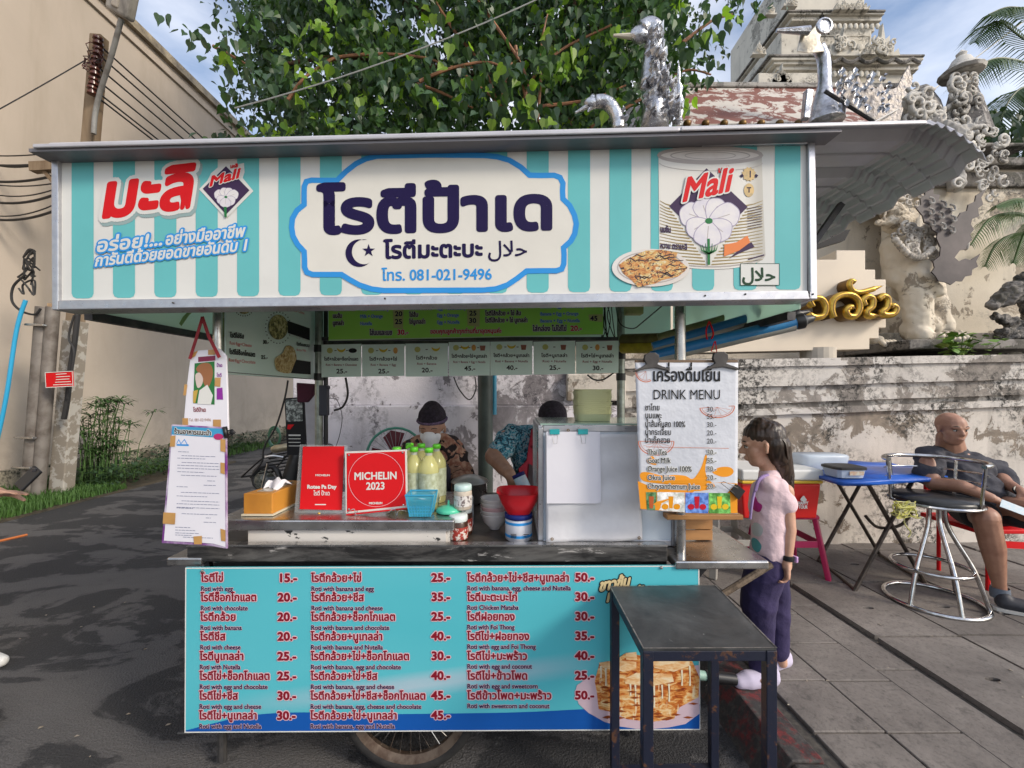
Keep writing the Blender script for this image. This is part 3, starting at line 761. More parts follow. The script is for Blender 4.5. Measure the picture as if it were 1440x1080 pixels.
# drain pipes
tag(MB().tube([P(683, 724, 3.3), P(682, 400, 3.3)], 0.058, 18).build('drain_pipe', mat('grey_green_pipe', (0.055, 0.075, 0.068), (0.03, 0.04, 0.035), 5, rough=0.45), smooth=True), 'thick dark grey green vertical pipe standing between the two sellers', 'pipe')
tag(MB().tube([P(695, 583, 3.35), P(695, 400, 3.35)], 0.02, 10).build('blue_pipe', mat('blue_pvc', (0.05, 0.28, 0.42), rough=0.4), smooth=True), 'short blue plastic pipe beside the thick dark vertical pipe', 'pipe')

# ------------------------------------------------------------------ gold lettered name board on the terrace
nb = thing('name_board', 'stepped cream temple name board with big golden three dimensional letters', 'sign', (2.6, 3.95, 1.7))
pf = plY(3.86)
steps = [(930, 400), (1040, 330), (1148, 365), (1176, 365), (1176, 352), (1217, 352), (1217, 379), (1231, 379), (1231, 393), (1246, 393), (1246, 461), (1236, 461), (1236, 476), (1223, 476), (1223, 491), (930, 497)]
MB().prism(pf, steps, 0.22).build('board', mat('cream_sign_panel', (0.66, 0.57, 0.45), (0.58, 0.50, 0.40), 1.3, rough=0.5, bump=0.1, bsc=3), nb, bevel=0.006)
mb = MB(); mb.lathe([(0.14, 0), (0.14, 0.10)], P(1150, 505, 3.95), 20); mb.build('pedestal', mat('pedestal_stone', (0.50, 0.45, 0.38), (0.4, 0.36, 0.3), 5), nb)
MT['gold'] = mat('gold_paint', (0.62, 0.40, 0.07), (0.42, 0.25, 0.035), 14, rough=0.32, metal=0.75)
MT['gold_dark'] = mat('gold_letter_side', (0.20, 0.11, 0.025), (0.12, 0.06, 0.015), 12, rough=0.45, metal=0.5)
gy = 3.84
def gletter(pts, r=0.030, ends=0.5):
    c = catmull(Z(pts, 4, 1080, 250), 5); n = len(c)
    rs = [max(0.25, min(1, (n - 1 - i) / 3)) for i in range(n)]
    face = MB(); side = MB()
    w = [r / gy * F * 2 * q for q in rs]
    o = MB(); o2 = MB()
    for mbx, lift, ww, th in ((side, 0.0, 1.0, None), (face, 0.0, 1.0, None)): pass
    vs = []
    P3 = [pf(x, y, 0.12) for x, y in c]
    face.tube(P3, [r * q for q in rs], 8)
    for q in (-0.55, 0.0, 0.55): pass
    L = [Vector((a, b)) for a, b in c]
    for i in range(n):
        a = L[max(i - 1, 0)]; b2 = L[min(i + 1, n - 1)]; t = (b2 - a).normalized(); nn = Vector((-t.y, t.x)) * w[i] / 2 * 0.9
        for s2 in (1, -1):
            u = L[i] + nn * s2; vs += [pf(u.x, u.y, 0.12), pf(u.x, u.y, 0.002)]
    fs = []
    for i in range(n - 1):
        fs += [(4 * i, 4 * i + 1, 4 * i + 5, 4 * i + 4), (4 * i + 2, 4 * i + 3, 4 * i + 7, 4 * i + 6)]
    side.add(vs, fs)
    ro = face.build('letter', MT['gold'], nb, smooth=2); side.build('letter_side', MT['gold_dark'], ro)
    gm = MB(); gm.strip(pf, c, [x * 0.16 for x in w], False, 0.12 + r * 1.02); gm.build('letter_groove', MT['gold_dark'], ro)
gletter([(175, 705), (195, 740), (180, 715), (205, 695), (245, 700), (268, 740), (258, 785), (220, 798), (188, 790), (170, 770)])
gletter([(312, 800), (300, 760), (308, 710), (345, 680), (400, 675), (440, 700), (452, 750), (430, 790), (392, 790), (378, 762), (400, 742), (418, 756)])
gletter([(425, 608), (408, 600), (398, 622), (415, 652), (450, 662), (500, 652), (575, 628)], 0.024)
gletter([(480, 735), (470, 705), (495, 685), (522, 700), (520, 740), (492, 765), (500, 790), (560, 788)])
gletter([(555, 700), (580, 682), (605, 700), (600, 745), (572, 770), (590, 785), (635, 780), (650, 750), (630, 735), (618, 752)])

# ------------------------------------------------------------------ lion statue
ls = thing('lion_statue', 'weathered cream stucco temple lion statue standing on the terrace behind the gold lettered board', 'statue', (3.7, 4.35, 1.75))
YL = 4.3
def PL(px, py, dy=0): v = P(px, py, YL); v.y += dy; return v
def LZ(x, y, dy=0): return PL(1080 + x / 4, 250 + y / 4, dy)
def r4(p): return p / 4 / F * YL
def carve(p, n):
    v = noise.noise(p * 9) * 0.010 + noise.noise(p * 22) * 0.007
    return n * v
organic('body', [
    (LZ(730, 560, 0), r4(60), LZ(740, 400, 0), r4(95)), (LZ(830, 560, .08), r4(85), LZ(760, 400, 0), r4(100)), (LZ(870, 600, .15), r4(85), LZ(950, 570, .25), r4(95)),
    (LZ(760, 400, 0), r4(100), LZ(880, 360, .15), r4(90)),
    # front legs
    (LZ(775, 540, -.08), r4(84), LZ(800, 860, -.10), r4(62)), (LZ(800, 860, -.05), r4(68), LZ(770, 905, -.2), r4(46)),
    (LZ(690, 600, .3), r4(60), LZ(688, 880, .3), r4(44)),
    (LZ(760, 570, -.2), r4(30), LZ(850, 670, -.2), r4(26)), (LZ(850, 670, -.2), r4(26), LZ(930, 600, -.05), r4(24)),
    # hind
    (LZ(960, 610, .12), r4(82), LZ(965, 760, .08), r4(80)), (LZ(965, 760, .08), r4(80), LZ(1015, 835, .05), r4(52)), (LZ(900, 820, .0), r4(55), LZ(1000, 850, .1), r4(50)),
    (LZ(680, 900, .2), r4(35), LZ(620, 920, .0), r4(30)), (LZ(690, 880, .3), r4(45), LZ(680, 900, .2), r4(35)), (LZ(760, 900, -.1), r4(30), LZ(820, 915, -.25), r4(28)), (LZ(940, 800, .2), r4(60), LZ(930, 860, .05), r4(44)),
], MT['statue'], ls, 0.014, 5, carve)
mb = MB()
for k in range(4): mb.capsule(LZ(872 + k * 26, 890, -.22), r4(15), LZ(865 + k * 27, 925, -.30), r4(13), 8)
mb.capsule(LZ(850, 915, -.3), r4(13), LZ(810, 940, -.34), r4(9), 8); mb.capsule(LZ(810, 940, -.34), r4(9), LZ(835, 955, -.36), r4(6), 8)
for k in range(4): mb.capsule(LZ(590 + k * 22, 930, -.1), r4(14), LZ(585 + k * 22, 950, -.15), r4(12), 8)
mb.build('claw', MT['statue'], ls, smooth=2)
MT['silvered'] = plaster('grey_stucco', (0.42, 0.40, 0.37), (0.30, 0.28, 0.26), (0.06, 0.055, 0.05), 0.5, 0.4)
organic('head', [
    (LZ(500, 228, -.2), r4(16), LZ(600, 200, -.14), r4(42)), (LZ(492, 215, -.2), r4(12), LZ(512, 196, -.2), r4(14)), (LZ(600, 200, -.14), r4(44), LZ(700, 225, -.05), r4(56)), (LZ(528, 292, -.18), r4(14), LZ(620, 275, -.14), r4(26)), (LZ(620, 275, -.14), r4(28), LZ(700, 270, -.05), r4(54)),
    (LZ(690, 262, -.05), r4(62), LZ(785, 215, 0), r4(46)), (LZ(785, 215, 0), r4(46), LZ(820, 120, 0), r4(34)), (LZ(820, 120, 0), r4(32), LZ(905, 5, 0), r4(9)), (LZ(612, 172, -.14), r4(20), LZ(650, 150, -.14), r4(13)), (LZ(650, 150, -.1), r4(14), LZ(690, 175, -.1), r4(20)), (LZ(790, 130, -.1), r4(18), LZ(850, 60, -.1), r4(10)),
    (LZ(512, 240, -.24), r4(7), LZ(516, 262, -.24), r4(4)), (LZ(540, 248, -.24), r4(7), LZ(544, 268, -.24), r4(4)), (LZ(538, 290, -.24), r4(7), LZ(534, 268, -.24), r4(4)), (LZ(588, 192, -.30), r4(13), LZ(600, 196, -.30), r4(13)),
], MT['statue'], ls, 0.007, 2, lambda p, n: n * (noise.noise(p * 45) * 0.007 + noise.noise(p * 100) * 0.004))
mb = MB()
for k in range(34):
    x = 592 + rnd.random() * 230; y = 325 + rnd.random() * 150
    if y > 400 + (x - 592) * .8 or (x < 640 and y < 330): continue
    curl(mb, LZ(x, y, -.24 + .05 * abs(x - 690) / 120), rnd.uniform(.035, .065), rnd.choice((-1, 1)), rnd.uniform(0, 6), 1.2, -.015, .34)
for k in range(15): t = k / 14; mb.ball(LZ(592 + 190 * t, 400 + 95 * math.sin(t * 2.6), -.25), (r4(15), .035, r4(18)), 8, 6)
for k in range(10): curl(mb, LZ(700 + k * 14, 90 + 110 * math.sin(k * 1.9) * .3 + 60, -.15), .035, 1, k, 1.1, -.01, .34)
mb.build('mane', plaster('pale_scroll_stucco', (0.62, 0.57, 0.50), (0.42, 0.38, 0.33), (0.06, 0.055, 0.05), 0.5, 0.35), ls, smooth=2)['kind'] = 'stuff'
mb = MB(); mb.bar(LZ(780, 338, -.25), LZ(965, 350, -.2), 0.08, 0.09, (0, 1, 0)); 
for k in range(6): mb.ball(LZ(840 + k * 26, 405 + 15 * (k % 2), -.24), (r4(14), .03, r4(34)), 8, 6)
mb.build('collar', MT['silvered'], ls, smooth=2)
MB().mm(LZ(590, 985, -.40), LZ(1340, 935, .8)).build('plinth', MT['mossy'], ls, bevel=0.01)
# dark cut metal flame ornament in front of the pillar
mo = thing('metal_ornament', 'dark grey cut sheet metal flame ornament hanging beside the lion statue', 'ornament', PL(1345, 350, -.25))
ptsO = Z([(835, 170), (862, 150), (858, 118), (885, 95), (882, 60), (905, 72), (925, 40), (932, 90), (968, 96), (960, 128), (1005, 130), (1000, 168), (1040, 170), (1035, 205), (1062, 232), (1085, 195), (1120, 185), (1128, 150), (1165, 132), (1172, 98), (1228, 62), (1200, 112), (1212, 150), (1182, 172), (1188, 215), (1150, 232), (1142, 262), (1160, 290), (1138, 318), (1148, 350), (1122, 372), (1112, 402), (1080, 408), (1050, 448), (1075, 470), (1110, 455), (1140, 462), (1195, 428), (1172, 470), (1182, 500), (1150, 515), (1146, 548), (1110, 555), (1092, 582), (1060, 580), (1030, 602), (1000, 588), (960, 580), (945, 555), (922, 530), (938, 505), (930, 470), (968, 440), (972, 390), (950, 340), (955, 310), (925, 290), (915, 262), (880, 250), (872, 215)], 4, 1080, 250)
MB().prism(plY(3.98), ptsO, 0.012).build('flame_plate', mat('dark_zinc', (0.042, 0.034, 0.036), (0.085, 0.07, 0.07), 3, rough=0.55, metal=0.2), mo)
mb = MB()
for k in range(9):
    x, y = 905 + (k % 3) * 62 + rnd.uniform(-8, 8), 110 + (k // 3) * 62 + (k % 3) * 20
    mb.tube(catmull(Z([(x, y), (x + 22, y + 8), (x + 26, y + 30), (x + 8, y + 34), (x + 4, y + 20)], 4, 1080, 250) and [plY(3.96)(a, b2) for a, b2 in Z([(x, y), (x + 22, y + 8), (x + 26, y + 30), (x + 8, y + 34), (x + 4, y + 20)], 4, 1080, 250)]), 0.009, 5)
mb.build('scroll', MT['silvered'], mo, smooth=True)['kind'] = 'stuff'
# pillar & dark carved pieces at right
pr = thing('temple_pillar', 'tall cream stucco temple pillar with carved capital behind the lion statue', 'pillar', (4.9, 4.95, 1.7))
MB().mm(P(1290, 540, 4.9), P(1424, 262, 5.4)).build('shaft', MT['statue'], pr, bevel=0.03)
tbw = thing('temple_building', 'plain cream stucco temple building wall behind the name board and lion statue', 'building', (3.6, 6.0, 0))
MB().mm((1.2, 5.75, 0), (6.6, 6.6, 3.9)).build('wall', MT['statue'], tbw, bevel=0.03)
MB().mm((1.1, 5.6, 3.9), (6.7, 6.7, 4.05)).build('cornice', MT['mossy'], tbw, bevel=0.03)
mb = MB(); mb.mm(P(1262, 232, 4.8) , P(1432, 262, 5.5)); mb.mm(P(1275, 262, 4.85), P(1428, 275, 5.45)); mb.mm(P(1268, 205, 4.9), P(1385, 232, 5.4)); mb.build('capital', MT['mossy'], pr, bevel=0.02)
organic('carving', [(P(1330, 175, 4.8), 0.05, P(1352, 195, 4.8), 0.09), (P(1352, 195, 4.8), .07, P(1345, 260, 4.8), .08), (P(1352, 182, 4.8), .045, P(1378, 178, 4.8), .03)], MT['silvered'], pr, 0.014, 2, lambda p, n: n * noise.noise(p * 25) * 0.02)
mb = MB()
for k in range(46): x = 1262 + rnd.uniform(0, 150); curl(mb, P(x, 205 + rnd.uniform(-22, 62) * (1 if x > 1290 else .4), 4.74), rnd.uniform(.04, .085), rnd.choice((-1, 1)), rnd.uniform(0, 6), rnd.uniform(.8, 1.5), -.02, .33)
for k in range(14): curl(mb, P(1385 + rnd.uniform(-8, 14), 190 + k * 7, 4.74), .05, 1, 1.5, .8, -.02, .3)
mb.build('scroll_carving', plaster('white_scroll_stucco', (0.60, 0.57, 0.52), (0.42, 0.39, 0.35), (0.05, 0.045, 0.04), 0.6, 0.4), pr, smooth=2)['kind'] = 'stuff'
sr = thing('stone_naga', 'dark weathered stone serpent head curving on the terrace at the right edge', 'statue', (5.0, 4.4, 1.7))
organic('body', [(P(1394, 430, 4.4), .05, P(1420, 415, 4.4), .11), (P(1420, 415, 4.4), .11, P(1460, 400, 4.4), .14), (P(1400, 445, 4.4), .04, P(1440, 462, 4.4), .07), (P(1410, 470, 4.4), .07, P(1450, 480, 4.4), .12), (P(1450, 400, 4.4), .14, P(1480, 470, 4.4), .16)],
        MT['mossy'], sr, 0.012, 3, lambda p, n: n * (noise.noise(p * 18) * 0.03 + noise.noise(p * 45) * 0.012))
stg = thing('stone_steps', 'mossy stepped stone plinth between the lion statue and the stone serpent', 'steps', (4.6, 4.9, 1.6))
mb = MB()
for k in range(5): mb.mm((3.6 + 0.05 * k, 4.5 + 0.08 * k, 1.62), (6.2 - 0.15 * k, 5.3, 1.72 + 0.09 * k))
mb.build('step', MT['mossy'], stg, bevel=0.012)
# fig seedling on the ledge
fs_ = thing('ledge_plant', 'young leafy green plant sprouting on the wall ledge under the lion statue', 'plant', P(1350, 495, 3.9))
mb = MB(); st = MB()
for k in range(60):
    px, py = 1322 + rnd.random() * 96, 468 + rnd.random() * 34
    if rnd.random() < 0.4: px = 1322 + rnd.random() * 50
    c0 = P(px, py, 3.75 + rnd.uniform(-.1, .1)); s = rnd.uniform(0.025, 0.055)
    ax = Matrix.Rotation(rnd.uniform(0, 6.28), 3, 'Z') @ Matrix.Rotation(rnd.uniform(0.1, 0.9), 3, 'X')
    mb.add([c0 + ax @ Vector((x * s, y * s, z * s)) for x, y, z in ((0, -1, 0), (.7, -.4, .1), (.8, .4, 0), (.3, .5, .1), (0, 1.1, -.2), (-.3, .5, .1), (-.8, .4, 0), (-.7, -.4, .1))], [tuple(range(8))])
    if k % 4 == 0: st.tube([c0, P(1350, 503, 3.8)], 0.003, 4)
f2 = mb.build('leaf', mat('seedling_leaf', (0.10, 0.22, 0.03), (0.20, 0.26, 0.04), 9, rough=0.6), fs_, clean=False); f2['kind'] = 'stuff'; st.build('stem', MT['grass'], fs_)
# ------------------------------------------------------------------ temple gate roof, finials, tower, tree, palm behind
gr = thing('temple_gate_roof', 'flaking brown and white temple gate roof above the cart roof', 'roof', (3.4, 8, 3))
m = NM('flaking_brown_roof', 0.7)
c = m.mix(m.ramp(m.noise(2.6, 8, 0.7, 0.8, (1, 1, 1.6)), [(0.49, 0), (0.52, 1)]), (0.20, 0.075, 0.055), (0.56, 0.52, 0.47))
m.col(c).bump(m.noise(14, 6), 0.4, 0.02)
MB().add([P(958, 177, 7.6), P(1290, 172, 7.6), P(1262, 123, 8.6), P(962, 122, 8.6), P(958, 200, 7.6), P(1290, 200, 7.6), P(962, 200, 9), P(1262, 200, 9)],
    [(0, 1, 2, 3), (0, 1, 5, 4), (0, 3, 6, 4), (1, 2, 7, 5), (3, 2, 7, 6)]).build('roof_slope', m.m, gr)
mb = MB(); mb.bar(P(958, 121, 8.6), P(1265, 123, 8.6), 0.14, 0.1); mb.bar(P(956, 179, 7.55), P(1140, 176, 7.55), 0.1, 0.06); mb.build('ridge', MT['silvered'], gr, bevel=0.02)
for k in range(9):
    MB().ball(P(966 + k * 26, 174, 7.5), 0.07, 10, 7).build('rivet_boss', MT['gold_dark'], gr, smooth=True)
MT['silver'] = mat('embossed_silver', (0.60, 0.61, 0.64), (0.34, 0.34, 0.36), 9, rough=0.27, metal=0.9, bump=0.5, bsc=16, dist=0.03)
# silver bird finials
def feathers(mb, pts, n, s, rr):
    for k in range(n):
        c0, w, h = pts(rr)
        d = Vector((rr.uniform(-.6, .6), rr.uniform(-.5, .2), 1)).normalized(); u = d.cross(Vector((0, 1, 0))).normalized() * s * 0.32
        L = s * rr.uniform(.7, 1.4)
        mb.add([c0, c0 + d * L * .5 + u + Vector((0, -.02, 0)), c0 + d * L, c0 + d * L * .5 - u], [(0, 1, 2, 3)])
YB = 4.45
KB = lambda v: [x * .68 for x in v] if isinstance(v, (list, tuple)) else v * .68
b1 = thing('silver_bird_finial', 'tall embossed silver bird finial with a long straight beak in front of the tree', 'roof finial', P(930, 180, YB))
def B1(x, y, dy=0): v = P(720 + x / 4, y / 4, YB); v.y += dy; return v
mb = MB(); mb.tube(catmull([B1(785, 470), B1(775, 420), B1(790, 300), B1(805, 200), B1(800, 165), B1(770, 150), B1(730, 170)]), [0.11, 0.12, 0.125, 0.13, 0.11, 0.10, 0.095, 0.09, 0.09] + [0.09] * 28, 12)
mb.v = mb.v; mb.build('neck', MT['silver'], b1, smooth=2)
mb = MB(); mb.ball(B1(722, 195), (.115, .07, .09), 14, 10); mb.build('head', MT['silver'], b1, smooth=True)
mb = MB(); mb.tube([B1(690, 205), B1(570, 200)], KB([0.05, 0.02]), 8); mb.build('beak', mat('cream_beak', (0.55, 0.50, 0.40), rough=0.4), b1, smooth=True)
mb = MB(); rr = random.Random(3)
for k in range(170):
    y = rr.uniform(250, 730); x = 780 + (y - 250) * 0.12 + rr.uniform(-1, 1) * (20 + (y - 250) * 0.17)
    c0 = B1(x, y, rr.uniform(-.17, .03)); s = rr.uniform(0.06, 0.13); d = Vector((rr.uniform(-.5, .5), -.15, 1)).normalized(); u = d.cross(Vector((0, 1, 0))) * s * .35
    mb.add([c0, c0 + d * s * .5 + u, c0 + d * s + Vector((0.02, -.03, 0)), c0 + d * s * .5 - u, c0 + d * s * .5 + Vector((0, -.045, 0))], [(0, 1, 4), (1, 2, 4), (2, 3, 4), (3, 0, 4)])
fe = mb.build('feather', MT['silver'], b1); fe['kind'] = 'stuff'
mb = MB(); mb.tube([B1(840, 730), B1(852, 500), B1(835, 300), B1(845, 230)], KB([.12, .09, .05, .05]), 8); mb.tube([B1(800, 740), B1(800, 480)], KB([.22, .12]), 10); mb.build('body_core', MT['silver'], b1, smooth=2)
mb = MB(); mb.lathe([(a * .5, b * .44) for a, b in [(.05, 0), (.09, .1), (.06, .2), (.1, .32), (.07, .45), (.1, .6), (.06, .75), (.09, .9), (.03, 1.05), (.045, 1.2), (.0, 1.55)]], B1(938, 710), 12); mb.build('spire', MT['silver'], b1, smooth=True)
b2 = thing('silver_bird_finial', 'small embossed silver bird finial with lowered beak left of the tall one', 'roof finial', P(870, 180, YB))
mb = MB(); mb.tube(catmull([B1(600, 730), B1(590, 660), B1(560, 600), B1(520, 572), B1(470, 572)]), KB(0.1), 10); mb.build('neck', MT['silver'], b2, smooth=2)
mb = MB(); mb.ball(B1(450, 580), (.09, .055, .06), 12, 8); mb.ball(B1(455, 555), (.035, .02, .05), 8, 6); mb.build('head', MT['silver'], b2, smooth=True)
mb = MB(); mb.tube([B1(440, 590), B1(355, 635)], KB([0.045, 0.015]), 8); mb.tube([B1(445, 605), B1(425, 630)], KB([0.04, 0.01]), 8); mb.build('beak', MT['silver'], b2, smooth=True)
mb = MB()
for k in range(26):
    c0 = B1(rr.uniform(600, 700), rr.uniform(640, 730), rr.uniform(-.15, .1)); s = rr.uniform(.05, .09); mb.add([c0, c0 + Vector((s * .3, -.03, s * .5)), c0 + Vector((.02, 0, s)), c0 + Vector((-s * .3, -.02, s * .5))], [(0, 1, 2, 3)])
mb.build('feather', MT['silver'], b2)['kind'] = 'stuff'
# third finial, on the gable end at right
YC = 7.3
def B3(x, y, dy=0): v = P(1040 + x / 3.6, y / 3.6, YC); v.y += dy; return v
b3 = thing('silver_bird_finial', 'silver bird finial with round disc head standing on the gate roof before the tower', 'roof finial', P(1155, 175, YC))
mb = MB(); mb.tube(catmull([B3(430, 625), B3(425, 520), B3(430, 400), B3(425, 300), B3(400, 240)]), [.30, .27, .25, .23, .21, .19, .17, .15, .14, .12, .11, .1, .1, .1, .1, .1, .1, .1, .1, .1, .1, .1, .1, .1, .1], 12); mb.build('neck', MT['silver'], b3, smooth=2)
MB().prism(lambda a, b, l=0: P(a, b, YC - .12 - l), Z([(290, 262), (310, 160), (350, 172), (400, 110), (420, 90), (415, 150), (405, 200), (430, 262), (350, 270)], 3.6, 1040, 0), 0.12).build('head', mat('pale_silver', (0.62, 0.57, 0.47), (0.4, 0.38, 0.34), 16, rough=0.3, metal=0.7, bump=.8, bsc=20), b3, bevel=0.015)
MB().lathe([(.13, 0), (.13, .04), (.10, .05), (.10, .03), (0, .03)], B3(360, 212, -.30), 18, Matrix.Rotation(R(90), 3, 'X')).build('disc', MT['silver'], b3)
mb = MB(); mb.tube([B3(310, 205, -.2), B3(150, 205, -.2)], [0.07, 0.03], 8); mb.build('beak', MT['silver'], b3, smooth=True)
for (a, b2, w) in ((B3(312, 625, -.1), B3(327, 480, -.1), .11), (B3(496, 620, -.1), B3(508, 470, -.1), .07)): MB().bar(a, b2, w, w, (0, 1, 0)).build('post', MT['silver'], b3, bevel=.015)
# cresting: zinc plates, jagged flames
MB().prism(plY(7.0), Z([(520, 480), (535, 400), (560, 375), (590, 420), (600, 385), (630, 440), (650, 400), (690, 450), (720, 420), (740, 470), (800, 440), (830, 380), (860, 330), (875, 420), (840, 500), (830, 625), (690, 625), (600, 560)], 3.6, 1040, 0), 0.03).build('crest', mat('zinc_crest', (0.15, 0.145, 0.155), (0.26, 0.23, 0.20), 9, rough=0.42, metal=0.5, bump=.7, bsc=14, dist=.03), b3)
mb = MB()
for k in range(70):
    c0 = P(1175 + rr.uniform(0, 75), 105 + rr.uniform(0, 55), 6.9); s = rr.uniform(.06, .15); mb.add([c0, c0 + Vector((s * .3, -.04, s * .4)), c0 + Vector((.02, 0, s)), c0 + Vector((-s * .3, -.02, s * .4))], [(0, 1, 2, 3)])
mb.build('feather', MT['silver'], b3)['kind'] = 'stuff'
tag(MB().tube([P(1160, 128, 7.0), P(1240, 178, 7.0)], .03, 6).build('gable_rod', MT['dark_metal'], smooth=True), 'dark sloping metal rod under the zinc cresting of the gate roof', 'rod')
tag(MB().tube([P(1205, 185, 6.5), P(1310, 128, 7.5), P(1440, 30, 9)], .014, 5).build('stay_cable', mat('pale_cable', (0.6, 0.58, 0.55), rough=.5), smooth=True), 'thin pale cable rising to the upper right over the cart awning', 'cable')
# carved finials between roof and palm
for nm, x0, lab in (('carved_finial', 1290, 'grey carved stucco finial on the temple wall, the one nearer the tower'), ('carved_finial', 1350, 'grey carved stucco finial with pointed cap on the temple wall beside the palm')):
    cf = thing(nm, lab, 'finial', P(x0 + 10, 190, 6))
    hh = 0 if x0 == 1290 else -14; mm_ = bpy.data.materials['white_scroll_stucco']
    mb = MB(); mb.tube([P(x0 + 6, 196, 6.05), P(x0 + 5, 150, 6.05), P(x0 + 3, 125 + hh, 6.05)], [.30, .2, .1], 8); mb.build('core', plaster('dark_carved_stucco', (0.30, 0.28, 0.26), (0.2, 0.18, 0.17), (0.03, 0.03, 0.03), 0.9, 0.5), cf)
    mb = MB()
    for k in range(44):
        t = rr.random(); w_ = 27 * (1 - .45 * (1 - t)); curl(mb, P(x0 + 6 + rr.uniform(-1, 1) * w_, 122 + hh + t * (72 - hh), 5.84 + rr.uniform(-.06, .1)), rr.uniform(.05, .13), rr.choice((-1, 1)), rr.uniform(0, 6), rr.uniform(.7, 1.4), -.03, .34)
    mb.build('scrollwork', mm_, cf, smooth=2)['kind'] = 'stuff'
    if hh: MB().lathe([(.23, 0), (.25, .04), (.14, .14), (.10, .22), (.05, .26), (.06, .30), (.0, .36)], P(x0 + 2, 120 + hh, 5.95), 14).build('pointed_cap', mm_, cf, smooth=True)
# tower
YT = 13.0
twr = thing('temple_tower', 'tiered cream stucco temple gate tower with flame ornaments rising behind the roofs', 'tower', P(1190, 300, YT + 2))
def tier(px0, px1, y0, y1, d0, name, m='tower', bev=0.03, taper=0):
    mb = MB(); mb.mm(P(px0, y1, YT - d0), P(px1, y0, YT - d0) + Vector((0, 3.6 + 2 * d0, 0))); return mb.build(name, MT[m], twr, bevel=bev)
def moulding(px0, px1, ys, d, mt='tower'):      # stack of steps (y_top,y_bot,grow)
    for (a, b2, g) in ys:
        mb = MB(); mb.mm(P(px0 - g, b2, YT - d - g * .02), P(px1 + g, a, YT - d - g * .02) + Vector((0, 3.8 + g * .04, 0))); mb.build('moulding', MT[mt], twr, bevel=0.015)
tier(1112, 1216, 0 - 60, 16, 0, 'upper_body')
moulding(1115, 1238, [(15, 20, 6), (20, 29, 2), (29, 34, -6), (34, 44, -8)], .25); moulding(1115, 1238, [(13, 16, 8)], .25, 'mossy')
tier(1098, 1226, 42, 84, 0.1, 'middle_body')
moulding(1092, 1292, [(79, 84, 7), (84, 90, 4), (90, 98, 0), (98, 102, -4), (102, 112, -8)], .45); moulding(1090, 1292, [(76, 79, 9)], .45, 'mossy')
tier(1076, 1268, 108, 260, 0.3, 'lower_body')
for (a, b2) in ((1152, 1188), (1194, 1224)):
    mb = MB(); mb.strip(plY(YT - .12), [(a, 50), (b2, 50), (b2, 78), (a, 78)], 1.2, True); mb.ball(P((a + b2) / 2, 66, YT - .12), (.11, .04, .11), 10, 8); mb.build('relief_panel', MT['tower'], twr)
for k in range(11):                         # scalloped leaf frieze
    mb = MB(); x = 1158 + k * 7.6
    mb.ball(P(x, 37, YT - .46), (.07, .03, .09), 8, 6); mb.build('leaf_boss', MT['tower'], twr, smooth=True)
    MB().ball(P(x, 104, YT - .75), (.075, .03, .10), 8, 6).build('leaf_boss', MT['tower'], twr, smooth=True)
mb = MB(); w = []
for k in range(60): x = 1170 + k * 2.1; w.append((x, 82 + 6 * abs(math.cos((x - 1170) / 25 * math.pi))))
mb.tube([P(a, b2, YT - .9) for a, b2 in w], .05, 6); mb.build('scalloped_cornice', MT['mossy'], twr, smooth=True)
def flame(px, py, s, dy=0.0, flip=1):
    o = [(-1.0, 0), (-.9, .45), (-.62, .2), (-.66, .8), (-.35, .55), (-.38, 1.25), (-.1, 1.0), (.05, 2.0), (.16, 1.05), (.36, 1.2), (.34, .6), (.66, .8), (.6, .25), (.92, .4), (1.0, 0)]
    mb = MB(); pf = plY(YT - .9 - dy)
    mb.prism(pf, [(px + flip * a * s, py - b2 * s) for a, b2 in o], 0.14)
    for k in range(9): curl(mb, pf(px + rr.uniform(-.6, .6) * s, py - rr.uniform(.1, 1.0) * s, .05), rr.uniform(.06, .14) * s / 20, rr.choice((-1, 1)), rr.uniform(0, 6), 1.1, -.02, .3)
    mb.build('flame_ornament', MT['tower'], twr, bevel=0.02)
flame(1187, 78, 22); flame(1243, 78, 23, 0, -1); flame(1222, 76, 9, .1); flame(1100, 116, 14, .1); flame(1112, 8, 10, -.2)
for k in range(5): flame(1178 + k * 10, 13, 5 + (k % 2) * 2, -.4)
flame(1068, 76, 10, -.2); flame(1085, 20, 8, -.3)
tier(1066, 1150, 102, 135, 1.0, 'side_porch')
# left receding flank cornices
for (y, x0) in ((40, 1083), (100, 1066)):
    MB().add([P(x0, y, YT + 1.5), P(x0 + 74, y - 24, YT - .4), P(x0 + 74, y - 17, YT - .4), P(x0, y + 8, YT + 1.5), P(x0 + 60, y + 20, YT + 1.6), P(x0 + 84, y + 10, YT - .1)], [(0, 1, 2, 3), (3, 2, 5, 4), (0, 1, 5, 4)]).build('flank_cornice', MT['mossy'], twr)

